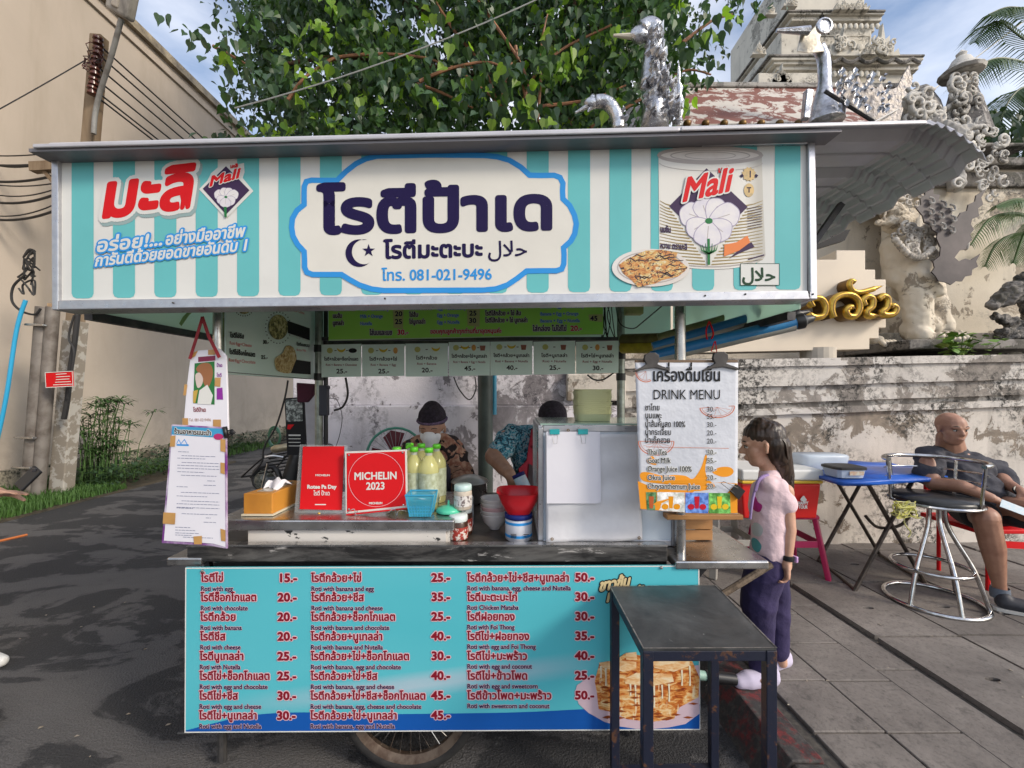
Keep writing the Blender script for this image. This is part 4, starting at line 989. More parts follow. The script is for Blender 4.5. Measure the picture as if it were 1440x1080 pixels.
# ------------------------------------------------------------------ big peepal tree
tr = thing('peepal_tree', 'big leafy peepal tree with heart shaped leaves spreading above the cart roof', 'tree', (0.4, 7.4, 0))
MT['bark'] = mat('tree_bark', (0.13, 0.07, 0.045), (0.06, 0.035, 0.025), 14, rough=0.85, bump=0.6, bsc=40)
MT['twig'] = mat('bronze_twig', (0.30, 0.13, 0.06), (0.18, 0.08, 0.04), 20, rough=0.6)
def T(px, py, Y): return P(px, py, Y)
MB().tube(catmull([(0.9, 7.6, -0.1), (0.85, 7.6, 1.6), (1.0, 7.5, 3.2), T(790, 150, 7.4), T(800, 60, 7.3), T(815, -60, 7.4), T(830, -300, 7.8)]), [.34] * 7 + [.30] * 6 + [.26] * 6 + [.22] * 6 + [.18] * 6 + [.13] * 6, 12).build('trunk', MT['bark'], tr, smooth=True)
limbs = [([T(795, 120, 7.4), T(700, 60, 7.0), T(600, 20, 6.6), T(470, -60, 6.4)], .13), ([T(800, 100, 7.4), T(740, 0, 6.8), T(690, -80, 6.4)], .12), ([T(800, 60, 7.3), T(880, 20, 6.8), T(980, -10, 6.5)], .11),
    ([T(795, 160, 7.4), T(730, 120, 6.6), T(640, 100, 6.2), T(500, 80, 5.9), T(400, 90, 5.8)], .07), ([T(690, -60, 6.6), T(640, -160, 6.4), T(500, -260, 6.6)], .1), ([T(830, -100, 7.5), T(960, -200, 7.3), T(1060, -260, 7.2)], .1)]
mb = MB()
for p, r in limbs: c = catmull(p, 5); mb.tube(c, [r * (1 - .75 * i / len(c)) for i in range(len(c))], 8)
mb.build('limb', MT['bark'], tr, smooth=True)
tw_ = [[(455, 90), (480, 80), (540, 76), (600, 82), (640, 95), (690, 92)], [(590, 115), (610, 105), (650, 92), (690, 88), (720, 104)], [(610, 0), (640, 45), (680, 95), (700, 145), (704, 155)], [(704, 152), (712, 110), (720, 88)], [(585, 118), (620, 130), (665, 152)], [(670, 0), (700, 40), (735, 95), (750, 150), (760, 175)],
    [(755, 180), (760, 120), (762, 60), (770, 20)], [(730, 160), (750, 110), (790, 70), (850, 40), (890, 20)], [(760, 150), (830, 140), (880, 120)], [(725, 65), (735, 120), (745, 170)], [(655, 108), (690, 135), (705, 155)], [(405, 140), (430, 108), (470, 82)], [(300, 65), (325, 78), (350, 92)], [(960, 60), (1000, 30), (1030, 20)], [(830, 180), (900, 140), (960, 100), (1000, 105)]]
for p in tw_:
    yy = rr.uniform(4.9, 5.5); c = catmull([T(a, b2, yy) for a, b2 in p], 5)
    MB().tube(c, [.022 * (1 - .6 * i / len(c)) for i in range(len(c))], 6).build('branch', MT['twig'], tr, smooth=True)
HEART = [(0, 0), (-.22, .06), (-.42, -.08), (-.48, -.30), (-.36, -.58), (-.14, -.85), (0, -1.25), (.14, -.85), (.36, -.58), (.48, -.30), (.42, -.08), (.22, .06)]
def leaf(mb, c, s, rr, sun=False):
    yaw = rr.uniform(-1.2, 1.2) + (0 if rr.random() < .75 else math.pi / 2); pitch = rr.gauss(-0.15, 0.45); roll = rr.gauss(0, .5)
    m3 = Matrix.Rotation(yaw, 3, 'Z') @ Matrix.Rotation(pitch, 3, 'X') @ Matrix.Rotation(roll, 3, 'Y')
    f = rr.uniform(.15, .4)
    vs = [c + m3 @ Vector((x * s, -abs(x) * s * f, y * s)) for x, y in HEART]
    mb.add(vs, [(0, 1, 2, 3, 4, 5, 6), (0, 6, 7, 8, 9, 10, 11)])
def leafmat(name, a, b2, tr_=0.35):
    m = NM(name, 0.42); m.col(m.mix(m.ramp(m.noise(7, 3), [(.35, 0), (.65, 1)]), a, b2)); m.b.inputs['Subsurface Weight'].default_value = 0
    t = m.t.nodes.new('ShaderNodeBsdfTranslucent'); t.inputs[0].default_value = (a[0] * 2.2, a[1] * 1.9, a[2] * 1.1, 1)
    mx = m.t.nodes.new('ShaderNodeMixShader'); mx.inputs[0].default_value = tr_
    out = m.t.nodes['Material Output']; m.t.links.new(m.b.outputs[0], mx.inputs[1]); m.t.links.new(t.outputs[0], mx.inputs[2]); m.t.links.new(mx.outputs[0], out.inputs[0]); return m.m
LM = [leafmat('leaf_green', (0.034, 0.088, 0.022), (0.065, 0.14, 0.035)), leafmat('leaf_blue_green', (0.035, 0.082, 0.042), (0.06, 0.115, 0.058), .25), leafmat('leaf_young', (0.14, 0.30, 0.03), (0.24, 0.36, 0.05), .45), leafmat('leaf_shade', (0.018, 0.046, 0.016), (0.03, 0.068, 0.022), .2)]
crown = catmull([(300, 72), (330, 40), (325, -20), (300, -90), (380, -240), (560, -330), (760, -360), (960, -300), (1060, -180), (1080, -60), (1048, 30), (1020, 62), (1000, 60), (985, 90), (975, 125), (930, 150), (900, 215), (700, 230), (420, 230), (345, 205), (335, 160), (325, 120)], 4, True)
def inside(x, y, poly):
    c = False; j = len(poly) - 1
    for i in range(len(poly)):
        if (poly[i][1] > y) != (poly[j][1] > y) and x < (poly[j][0] - poly[i][0]) * (y - poly[i][1]) / (poly[j][1] - poly[i][1]) + poly[i][0]: c = not c
        j = i
    return c
def dens(x, y): return noise.noise(Vector((x * .012, y * .016, 2.0)))
mbs = [MB() for _ in LM]; n = 0; tries = 0
while n < 4100 and tries < 40000:             # leaf sprays: clusters hanging along short twigs
    tries += 1
    x = rr.uniform(290, 1090); y = rr.uniform(-360, 230)
    if not inside(x, y, crown): continue
    Y = rr.uniform(5.0, 8.6)
    if dens(x, y) < -.22 and rr.random() < .85: continue
    edge = max(0, (352 - x) / 50, (950 - x) / -70 if y < 190 else 0)
    if edge > 0 and rr.random() > .16: continue
    c0 = T(x, y, Y); n += 1
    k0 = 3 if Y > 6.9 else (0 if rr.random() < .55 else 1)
    if rr.random() < .10 and Y < 6.6: k0 = 2
    d = Vector((rr.uniform(-1, 1), rr.uniform(-.6, .6), rr.uniform(-.6, .3))).normalized()
    for q in range(rr.randint(7, 13)):
        leaf(mbs[k0 if rr.random() < .85 else rr.choice((0, 1))], c0 + d * q * .055 + Vector((rr.gauss(0, .06), rr.gauss(0, .06), rr.gauss(0, .06))), rr.uniform(.055, .10) if Y > 6.6 else rr.uniform(.06, .135), rr)
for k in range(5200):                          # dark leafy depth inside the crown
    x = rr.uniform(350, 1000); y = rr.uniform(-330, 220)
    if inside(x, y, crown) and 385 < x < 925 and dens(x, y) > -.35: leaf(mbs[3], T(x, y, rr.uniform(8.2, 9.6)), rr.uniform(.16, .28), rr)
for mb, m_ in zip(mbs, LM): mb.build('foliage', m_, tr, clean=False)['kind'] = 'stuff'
# the largest nearest leaves, one by one (meshes shared)
base = []
for m_ in LM[:3]:
    for v in range(4):
        mb = MB(); leaf(mb, Vector((0, 0, 0)), 0.125, rr); me = bpy.data.meshes.new('leaf'); me.from_pydata(mb.v, [], mb.f); me.materials.append(m_); base.append(me)
spots = []
for p in tw_:
    for _ in range(20):
        i = rr.randrange(len(p) - 1); t = rr.random(); a, b2 = p[i], p[i + 1]
        spots.append((a[0] + (b2[0] - a[0]) * t + rr.gauss(0, 9), a[1] + (b2[1] - a[1]) * t + rr.uniform(-4, 22)))
for (cx_, cy_, k_) in ((412, 118, 2), (440, 95, 0), (602, 125, 2), (540, 140, 2), (430, 165, 2), (800, 40, 1), (825, 15, 2), (800, 80, 1), (560, 140, 1), (380, 20, 1), (870, 60, 0), (960, 20, 0)):
    pass
for (x, y) in spots[:290]:
    k = 1 if rr.random() < .45 else (0 if rr.random() < .6 else 2)
    o = link('leaf', base[k * 4 + rr.randrange(4)], tr); v = T(x, y, rr.uniform(4.75, 5.1)); o.location = v
    if ROOTLOC[tr.name] is not None: pass
    s = rr.uniform(.7, 1.15); o.scale = (s, s, s); o.rotation_euler = (rr.uniform(-.3, .3), 0, rr.uniform(-.6, .6))
# phone wire through the crown
tag(MB().tube(sag(T(330, 152, 4.7), T(930, -90, 4.9), .18), .008, 5).build('phone_wire', mat('grey_wire', (.30, .31, .30), rough=.5), smooth=True), 'thin grey wire crossing in front of the peepal tree', 'cable')
# ------------------------------------------------------------------ palm
pm = thing('palm_tree', 'palm tree with drooping feathery fronds at the right edge above the temple wall', 'palm tree', (9.3, 7.4, 0))
MB().tube([(9.3, 7.4, 0), (9.2, 7.4, 3.0), (9.15, 7.4, 5.9)], [.2, .17, .15], 10).build('trunk', MT['bark'], pm, smooth=True)
MT['palm'] = leafmat('palm_leaf', (0.035, 0.08, 0.025), (0.08, 0.13, 0.04), .3)
def frond(mbk, ctl, L, nl, w=.012, droop=.6):
    c = catmull([Vector(p) for p in ctl], 8); n = len(c)
    mbk.tube(c, [.022 * (1 - .7 * i / n) for i in range(n)], 5)
    for i in range(nl):
        t = .12 + .88 * i / nl; j = min(int(t * (n - 1)), n - 2); q = t * (n - 1) - j
        a = Vector(c[j]).lerp(Vector(c[j + 1]), q); tg = (Vector(c[j + 1]) - Vector(c[j])).normalized(); sd = tg.cross(Vector((0, -.5, 1))).normalized()
        ll = L * math.sin(math.pi * min(1, t * .8 + .15)) * rr.uniform(.85, 1.1)
        for s in (1, -1):
            d = (sd * s + tg * .7 + Vector((0, 0, -.1))).normalized(); e = a + d * ll + Vector((0, 0, -droop * ll)); mid = a + d * ll * .5 + Vector((0, 0, -droop * ll * .2))
            u = tg * w; mbk.add([a - u, a + u, mid + u, mid - u, e], [(0, 1, 2, 3), (3, 2, 4)])
for ctl in ([(1500, 90), (1440, 55), (1400, 30), (1370, 60)], [(1500, 110), (1430, 85), (1390, 85), (1355, 115)], [(1500, 130), (1450, 120), (1420, 140), (1395, 200)], [(1520, 60), (1460, 20), (1420, 10), (1390, 20)], [(1500, 150), (1460, 180), (1430, 240), (1420, 300)],
            [(1520, 100), (1560, 60), (1620, 80)], [(1500, 60), (1480, -20), (1440, -70)]):
    mb = MB(); yv = rr.uniform(6.4, 7.6); frond(mb, [P(a, b2, yv) for a, b2 in ctl], .62, 46); mb.build('frond', MT['palm'], pm, clean=False)
p2 = thing('small_palm', 'small palm with bright drooping fronds growing beside the temple pillar', 'palm tree', (5.9, 5.1, 1.6))
MB().tube([(5.9, 5.1, 1.6), (5.85, 5.05, 3.3)], [.06, .04], 8).build('trunk', MT['bark'], p2, smooth=True)
for ctl in ([(1450, 305), (1420, 300), (1390, 310), (1365, 345)], [(1450, 330), (1425, 330), (1400, 345), (1385, 375)], [(1460, 300), (1440, 330), (1425, 370)], [(1460, 290), (1430, 280), (1400, 290)], [(1460, 300), (1500, 280), (1540, 320)]):
    mb = MB(); yv = rr.uniform(4.5, 4.8); frond(mb, [P(a, b2, yv) for a, b2 in ctl], .21, 34, .006, .7); mb.build('frond', leafmat('small_palm_leaf', (0.045, 0.10, 0.022), (0.08, 0.15, 0.035), .3), p2, clean=False)
bt = thing('garden_tree', 'dark green leafy garden tree standing behind the palm at the right edge', 'tree', (9.0, 6.9, 0))
MB().tube([(9.2, 7.0, 0), (9.0, 6.8, 4.6)], [.16, .08], 8).build('trunk', MT['bark'], bt, smooth=True)
mb = MB()
for k in range(2600):
    x = rr.uniform(1300, 1560); y = rr.uniform(150, 470)
    if y < 150 + max(0, (1400 - x)) * .45: continue
    if x < 1405 and y > 260: continue
    leaf(mb, P(x, y, rr.uniform(5.9, 7.2)), rr.uniform(.08, .16), rr)
mb.build('crown', LM[3], bt, clean=False)['kind'] = 'stuff'
# ------------------------------------------------------------------ the food cart
ct = thing('food_cart', 'stainless steel street food cart with spoked wheels, steel posts and curved metal sheet roof', 'food cart', (-0.25, 1.95, 0))
XL, XRt, YF, YBk = -1.09, 0.615, 1.57, 2.41
# tray, body
mb = MB(); mb.mm((-1.17, 1.535, 0.805), (0.56, 1.56, 0.862)); mb.build('tray_rim', MT['rail'], ct, bevel=0.004)
mb = MB(); mb.mm((-1.17, 1.532, 0.862), (0.56, 1.565, 0.868)); mb.build('rim_edge', MT['steel'], ct)
mb = MB(); mb.mm((-1.16, 1.56, 0.80), (0.60, 2.42, 0.845)); mb.build('tray', mat('greasy_tray', (0.05, 0.045, 0.04), (0.13, 0.11, 0.09), 8, rough=0.35, metal=0.5, bump=.2), ct)
mb = MB(); mb.mm((-1.12, 1.60, 0.46), (0.58, 2.40, 0.80)); mb.build('cabinet', MT['dark_metal'], ct)
# raised counter at left
mb = MB(); mb.mm((-1.10, 1.57, 0.905), (-0.212, 2.02, 0.945)); mb.build('counter_top', MT['steel'], ct, bevel=0.006)
mb = MB(); mb.mm((-0.99, 1.60, 0.848), (-0.232, 1.99, 0.905)); mb.build('counter_base', MT['chip_white'], ct)
mb = MB(); mb.mm((-0.98, 1.585, 0.846), (-0.245, 1.6, 0.905)); mb.build('counter_front', MT['chip_white'], ct)
# side shelves
for (xa, xb, lab) in ((-1.24, -1.115, None), (0.575, 0.905, None)):
    mb = MB(); mb.mm((xa, 1.50 if xa > 0 else 1.53, 0.792), (xb, 2.36, 0.822)); sh = mb.build('side_shelf', MT['steel'], ct, bevel=0.006)
    mb = MB(); mb.bar(((xa + xb) / 2 + .02, 1.62, .79), ((xb if xa < 0 else xa) , 1.62, .58), .02, .02, (0, 1, 0)); mb.bar(((xa + xb) / 2 + .02, 2.3, .79), ((xb if xa < 0 else xa), 2.3, .58), .02, .02, (0, 1, 0)); mb.build('shelf_bracket', MT['dark_metal'], ct)
# posts
for (x, y, r, zt, m_) in ((XL, 1.585, .0185, 2.12, 'steel'), (XRt, 1.56, .0195, 2.12, 'steel'), (XL, YBk, .022, 2.1, 'frame_metal'), (XRt, YBk, .022, 2.1, 'frame_metal'), (-1.06, YBk + .02, .012, 2.1, 'black')):
    MB().tube([(x, y, 0.79), (x, y, zt)], r, 14).build('post', MT[m_], ct, smooth=True)
for (x, z) in ((XL, 1.66), (XL, 1.5), (XRt, 1.62), (XRt, 1.5)):
    MB().lathe([(.027, -.02), (.027, .02)], (x, YBk, z), 12).build('clamp', MT['black'], ct, smooth=True)
for (a, b2, w) in (((XL, YF, 2.1), (XL, YBk, 2.1), .025), ((XRt, YF, 2.1), (XRt, YBk, 2.1), .025), ((XL, YBk, 1.715), (XRt, YBk, 1.715), .02), ((XL, YBk, 2.1), (XRt, YBk, 2.1), .025), ((-1.44, 1.45, 1.676), (-1.44, 2.5, 1.676), .028), ((.95, 1.45, 1.676), (.95, 2.5, 1.676), .028), ((-1.44, 2.5, 1.70), (.95, 2.5, 1.70), .028)):
    MB().bar(a, b2, w, w).build('rail', MT['dark_metal'], ct)
# roof sheet: ribs along the cart, crimped curve at the right end
def roofz(x, y):
    zc = 0.026 * (x + 1.45)
    if x > 1.24:
        t = (x - 1.24); zc -= 3.2 * t * t
        zc += 0.0065 * math.sin(t * 2 * math.pi / 0.0275) * min(1, t * 20)
    ph = ((y - 1.28) % 0.235) / 0.235
    rib = 0.0
    if ph < 0.10: rib = ph / 0.10
    elif ph < 0.26: rib = 1.0
    elif ph < 0.36: rib = (0.36 - ph) / 0.10
    small = 0.22 if 0.62 < ph < 0.70 else 0
    return 2.152 + 0.026 * max(rib, small) + zc
xs = [-1.41 + i * 0.33125 for i in range(9)] + [1.24 + i * 0.005 for i in range(1, 39)]
ys = []
k = 0
while True:
    b0 = 1.28 + k * .235
    for q in (0, .10, .26, .36, .615, .625, .695, .705): 
        if b0 + q * .235 < 2.78: ys.append(b0 + q * .235 + 1e-5)
    k += 1
    if b0 > 2.78: break
vs = [(x, y, roofz(x, y)) for x in xs for y in ys]; ny = len(ys)
fs = [(i * ny + j, (i + 1) * ny + j, (i + 1) * ny + j + 1, i * ny + j + 1) for i in range(len(xs) - 1) for j in range(ny - 1)]
ro = MB().add(vs, fs).build('roof_sheet', MT['roof_sheet'], ct)
so = ro.modifiers.new('s', 'SOLIDIFY'); so.thickness = 0.002
mb = MB(); mb.bar((-1.43, 1.275, 2.1515), (0.50, 1.275, 2.201), .008, .012); mb.bar((0.503, 1.273, 2.2015), (1.235, 1.273, 2.2215), .008, .012); mb.build('fascia_trim', MT['roof_sheet'], ct, bevel=.003)
mb = MB(); mb.bar((-1.45, 1.315, 2.143), (0.99, 1.315, 2.203), .07, .010); mb.build('soffit_trim', mat('soffit_grey', (.20, .19, .20), rough=.5, metal=.4), ct)
for y in (1.75, 2.2, 2.65): MB().bar((-1.4, y, 2.135), (1.15, y, 2.20), .03, .03).build('roof_beam', MT['dark_metal'], ct)
for y in (1.62, 2.1): MB().bar((0.96, y, 1.72), (1.25, y, 2.13), .02, .02, (0, 1, 0)).build('roof_strut', MT['dark_metal'], ct)
MB().prism(plY(2.45), [(1120, 326), (1196, 323), (1188, 338), (1148, 350), (1120, 350)], .04).build('roof_end_plate', T_['p_ink'] if 0 else MT['p_ink'], ct)
# wheels
def wheel(x, y):
    w = MB().lathe([], (0, 0, 0)) if 0 else None
    ax = Matrix.Rotation(R(90), 3, 'X')
    prof = [(0.262 + 0.0 * 0, 0)]
    ring = [(0.238 + 0.024 * math.cos(R(a)), 0.026 * math.sin(R(a))) for a in range(-180, 181, 30)]
    ty = MB().lathe(ring, (x, y, .262), 48, ax, cap=False).build('wheel_tyre' if 0 else 'wheel', MT['rubber'], ct, smooth=2)
    rp = [(.214, -.018), (.224, -.022), (.222, -.013), (.206, -.010), (.206, .010), (.222, .013), (.224, .022), (.214, .018), (.199, .008), (.199, -.008), (.214, -.018)]
    MB().lathe(rp, (x, y, .262), 48, ax, cap=False).build('rim', MT['rust'], ty, smooth=True)
    MB().lathe([(.03, -.04), (.03, -.03), (.018, -.025), (.018, .025), (.03, .03), (.03, .04)], (x, y, .262), 16, ax).build('hub', MT['dark_metal'], ty, smooth=True)
    for k in range(32):
        a = 2 * math.pi * k / 32; a2 = a + (0.45 if k % 4 < 2 else -0.45); s = .025 if k % 2 else -.025
        MB().tube([(x + .028 * math.cos(a2), y + s, .262 + .028 * math.sin(a2)), (x + .203 * math.cos(a), y, .262 + .203 * math.sin(a))], .0016, 5).build('spoke', MT['chrome'], ty, clean=False)
wheel(-0.381, 1.60); wheel(-0.381, 2.34)
MB().tube([(-.381, 1.58, .262), (-.381, 2.36, .262)], .014, 10).build('axle', MT['dark_metal'], ct)
mb = MB(); mb.bar((-.5, 1.66, .46), (-.381, 1.66, .262), .03, .02, (0, 1, 0)); mb.bar((-.26, 1.66, .46), (-.381, 1.66, .262), .03, .02, (0, 1, 0)); mb.bar((-.5, 2.28, .46), (-.381, 2.28, .262), .03, .02, (0, 1, 0)); mb.bar((-.26, 2.28, .46), (-.381, 2.28, .262), .03, .02, (0, 1, 0)); mb.build('fork', MT['dark_metal'], ct)
for (x, y) in ((-1.10, 1.62), (.5, 1.75), (-1.06, 2.36), (.5, 2.36)):
    MB().tube([(x, y, .46), (x, y, .02)], .016, 8).build('leg', MT['dark_metal'], ct); 
MB().tube([P(250, 1031, 1.56), P(290, 1030, 1.56)], .004, 6).build('wire_hook', MT['dark_metal'], ct)
mb = MB(); mb.tube([(.50, 1.72, .305), (.80, 1.72, .27)], .018, 12); hd = mb.build('push_handle', mat('pale_green_tube', (.30, .48, .40), (.2, .3, .25), 20, rough=.4), ct, smooth=True)
MB().tube([(.78, 1.72, .272), (.90, 1.72, .258)], .022, 12).build('rubber_grip', MT['black'], hd, smooth=True)

# ------------------------------------------------------------------ big striped sign
YS = 1.345
sg = thing('cart_sign', 'long turquoise and white striped sign board with Thai lettering over the front of the cart', 'sign', (-.25, YS + .06, 1.68))
ps = plY(YS)
def ty_(x): return 221 - 0.0153 * (x - 88)
def by_(x): return 423 - 0.0125 * (x - 88)
MB().prism(ps, [(86, ty_(86)), (1135, ty_(1135)), (1135, by_(1135)), (86, by_(86))], 0.02).build('panel', MT['p_white'], sg)
MB().prism(lambda a, b2, l=0: P(a, b2, YS + .022 - l), [(90, ty_(90)), (1132, ty_(1132)), (1132, by_(1132)), (90, by_(90))], 0.08).build('housing', MT['mint_dark'], sg)
def bar4(pts, th=0.03, lift=.012, nm='frame_bar'): return MB().prism(ps, pts, th + .05, lift).build(nm, MT['alu'], sg, bevel=.003)
bar4([(77, 207), (87, 207), (87, 437), (78, 437)]); bar4([(1133, 193), (1143, 193), (1146, 422), (1136, 422)])
bar4([(87.3, by_(87)), (1132.7, by_(1133)), (1135.6, 422.3), (87.3, 436.7)]); bar4([(87.3, 209), (1132.7, 194.5), (1132.7, ty_(1133)), (87.3, ty_(87))])
mb = MB()
for (x, y) in ((248, 427), (989, 417), (1045, 415), (543, 421), (1139, 415), (83, 216)): mb.ball(ps(x, y, .014), .003, 8, 6)
mb.build('screw', MT['dark_metal'], sg)
L0 = .0008
mb = MB()
for k in range(18):
    x = 101 + 58.15 * k; w = 31 if x < 1000 else 33
    if k == 17: w = 36
    t = ty_(x + 15) ; b2 = by_(x + 15) - 3
    mb.sheet(ps, [(x, t), (x + w, t), (x + w, b2 - 7), (x + w - 2, b2 - 2), (x + w - 7, b2), (x + 7, b2), (x + 2, b2 - 2), (x, b2 - 7)], L0)
mb.build('stripe', MT['p_teal'], sg, clean=False)
# cartouche
half = [(200, 93), (330, 91), (560, 92), (600, 92), (930, 93)]
oc = [(450, 96), (700, 91), (930, 93), (990, 99), (1045, 115), (1095, 145), (1135, 182), (1190, 183), (1245, 182), (1272, 192), (1285, 218), (1283, 250), (1285, 288), (1315, 318), (1336, 360), (1345, 400), (1338, 445), (1320, 478), (1288, 507), (1290, 540), (1289, 580), (1280, 603), (1255, 611), (1190, 611), (1122, 612), (1080, 645), (1035, 675), (985, 692), (930, 698), (700, 699), (480, 700), (425, 693), (370, 675), (325, 650), (290, 628), (220, 628), (160, 628), (134, 618), (124, 595), (124, 560), (122, 525), (92, 492), (72, 455), (66, 415), (70, 375), (90, 340), (122, 314), (122, 260), (123, 232), (132, 210), (155, 204), (210, 205), (270, 205), (310, 165), (355, 130), (400, 108)]
oc = Z(oc, 3.2, 390, 190)
MB().sheet(ps, oc, .0014).build('cartouche', MT['p_cream'], sg, clean=False)
MB().strip(ps, oc, 7.6, True, .0020).build('cartouche_border', MT['p_blue'], sg, clean=False)
T_ = MT
text('lettering', 'โรตีป้าเด', ps, 448, 781, 327.0, 80, T_['p_navy'], sg, bold=.047, slope=-.0185, lift=.0024, nd=8)
text('lettering', 'โรตีมะตะบะ', ps, 540, 679, 363.6, 31.5, T_['p_navy'], sg, bold=.038, slope=-.02, lift=.0024)
text('lettering', '\ufedd\ufefc\ufea3', ps, 686, 742, 361, 30, T_['p_navy'], sg, bold=.012, slope=-.02, lift=.0024)
text('lettering', 'โทร. 081-021-9496', ps, 537, 692, 394.8, 21.5, T_['p_blue'], sg, bold=.022, slope=-.0115, lift=.0024)
cr = arc(370, 532, 62, 62, 40, 320, 26) ; cr2 = arc(392, 526, 55, 52, 318, 46, 20)
def crescent():
    o = [(370 + 62 * math.cos(R(a)), 532 + 62 * math.sin(R(a))) for a in range(38, 292, 8)]
    i = [(392 + 55 * math.cos(R(a)), 526 + 56 * math.sin(R(a))) for a in range(284, 62, -8)]
    return Z(o + i, 3.2, 390, 190)
mb = MB(); mb.sheet(ps, crescent(), .0024)
mb.sheet(ps, Z([(412 + (30 if k % 2 == 0 else 12) * math.sin(math.pi * k / 5), 521 - (30 if k % 2 == 0 else 12) * math.cos(math.pi * k / 5)) for k in range(10)], 3.2, 390, 190), .0024)
mb.build('crescent_and_star', T_['p_navy'], sg, clean=False)
# left logo: red word with white rim and grey drop shadow print
text('lettering', 'มะลิ', lambda a, b2, l=0: ps(a + 2.5, b2 + 4, l), 140, 272, 306, 82, T_['p_shadow'], sg, bold=.115, slope=-.118, slant=.16, lift=.0013, nd=8)
text('lettering', 'มะลิ', ps, 140, 272, 306, 82, T_['p_red'], sg, bold=.042, slope=-.118, slant=.16, lift=.0022, outline=(T_['p_white'], .065), nd=8)
def logo(cx, cy, hw, hh, nm):
    e = MB().sheet(ps, [(cx + 2, cy - hh * 1.05 + 3), (cx + hw * 1.1 + 2, cy + 4), (cx + 2, cy + hh * 1.15 + 4), (cx - hw * 1.1 + 3, cy + 4)], .0016).build(nm, T_['p_shadow'] if nm == 'emblem' else T_['p_grey'], sg, clean=False)
    return e
PE = flat('petal_edge_lilac', (.36, .32, .44), .4)
def flower(par, cx, cy, s, petals, l=.0036):
    for (a, L, w) in petals:
        c, sn = math.cos(R(a)), math.sin(R(a)); o = [(0, 0), (.35, -.42), (.75, -.5), (.95, -.25), (1.02, 0), (.95, .25), (.75, .5), (.35, .42)]
        l += .00012
        MB().sheet(ps, [(cx + s * (u * L * c - v * w * sn), cy + s * (u * L * sn + v * w * c)) for u, v in catmull(o, 3, True)], l).build('petal', T_['p_petal'], par, clean=False)
        MB().strip(ps, [(cx + s * (u * L * c - v * w * sn), cy + s * (u * L * sn + v * w * c)) for u, v in catmull(o, 3, True)], s * .022 + .15, True, l + .00004).build('petal_edge', PE, par, clean=False)
        MB().strip(ps, [(cx + s * .2 * L * c, cy + s * .2 * L * sn), (cx + s * .7 * L * c, cy + s * .7 * L * sn)], s * .025, False, l + .00006).build('petal_vein', T_['p_grey'], par, clean=False)
    MB().sheet(ps, ell(cx, cy, s * .13, s * .1, 10), l + .0003).build('flower_heart', T_['p_green'], par, clean=False)
PET = [(200, 1.0, .8), (250, .8, .7), (300, .82, .7), (-18, 1.05, .8), (150, .8, .75), (38, .85, .8), (95, .85, .9)]
e = MB().sheet(ps, Z([(975, 140), (1030, 160), (1075, 150), (1078, 200), (1068, 230), (1125, 300), (980, 445), (836, 290), (880, 245), (900, 205)], 3.789, 60, 190), .0022).build('emblem', T_['p_white'], sg, clean=False)
MB().sheet(ps, Z([(980, 168), (1105, 296), (980, 425), (856, 288)], 3.789, 60, 190), .0028).build('diamond', T_['p_plum'], e, clean=False)
flower(e, 319, 278, 17, PET)
MB().sheet(ps, Z([(970, 385), (985, 385), (986, 440), (974, 440)], 3.789, 60, 190), .0046).build('stem_print', T_['p_green'], e, clean=False)
text('lettering', 'Mali', ps, 295, 338, 263.5, 19, T_['p_red'], e, bold=.05, slope=-.30, slant=.25, lift=.0048, outline=(T_['p_white'], .06))
text('lettering', 'มะลิ', ps, 325, 336, 237.5, 7, T_['p_red'], e, bold=.05, slope=-.15, lift=.0048)
for (s, xa, xb, yb, em) in (('อร่อย!...', 136, 230, 355, 25), ('อย่างมืออาชีพ', 233, 344.5, 345, 22.5), ('การันตีด้วยยอดขายอันดับ 1', 134, 350, 375, 21.5)):
    text('lettering', s, ps, xa, xb, yb, em, T_['p_white'], sg, bold=.03, slope=-.107, slant=.18, lift=.0034, outline=(T_['p_blue'], .105))
# right: can picture
can = MB().sheet(ps, Z([(448, 120)] + [(755 + 307 * math.cos(R(a)), 125 + 48 * math.sin(R(a))) for a in range(180, 361, 15)] + [(1072, 440), (1084, 715)] + [(765 + 318 * math.cos(R(a)), 715 + 85 * math.sin(R(a))) for a in range(5, 176, 12)] + [(452, 715), (450, 420)], 4.235, 820, 190), .0016)
m = NM('tin_can_print', .35); m.col(m.mix(m.ramp(m.math('MULTIPLY', m.math('SUBTRACT', m.xyz(0), .42), 2.4), [(0.0, 0), (.12, 1), (.5, .8), (.75, 1), (.85, 0)]), (.44, .42, .37), (.68, .66, .61)))
can = can.build('can_picture', m.m, sg, clean=False)
mb = MB(); mb.strip(ps, Z(ell(755, 122, 305, 45), 4.235, 820, 190), 4.5, True, .0021); mb.strip(ps, Z(ell(755, 124, 235, 31), 4.235, 820, 190), 1.6, True, .0022); mb.strip(ps, Z(ell(755, 124, 150, 21), 4.235, 820, 190), 1.0, True, .0022); mb.strip(ps, Z(arc(765, 700, 318, 85, 5, 175), 4.235, 820, 190), 1.6, False, .0022)
mb.strip(ps, Z(arc(760, 165, 308, 50, 5, 175), 4.235, 820, 190), .8, False, .0022); mb.build('can_ring', T_['p_grey'], can, clean=False)['kind'] = 'stuff'
MB().sheet(ps, Z(ell(755, 122, 290, 40), 4.235, 820, 190), .0019).build('can_lid', mat('lid_print', (.56, .50, .46), (.64, .60, .56), 8, rough=.35), can, clean=False)
mb = MB()
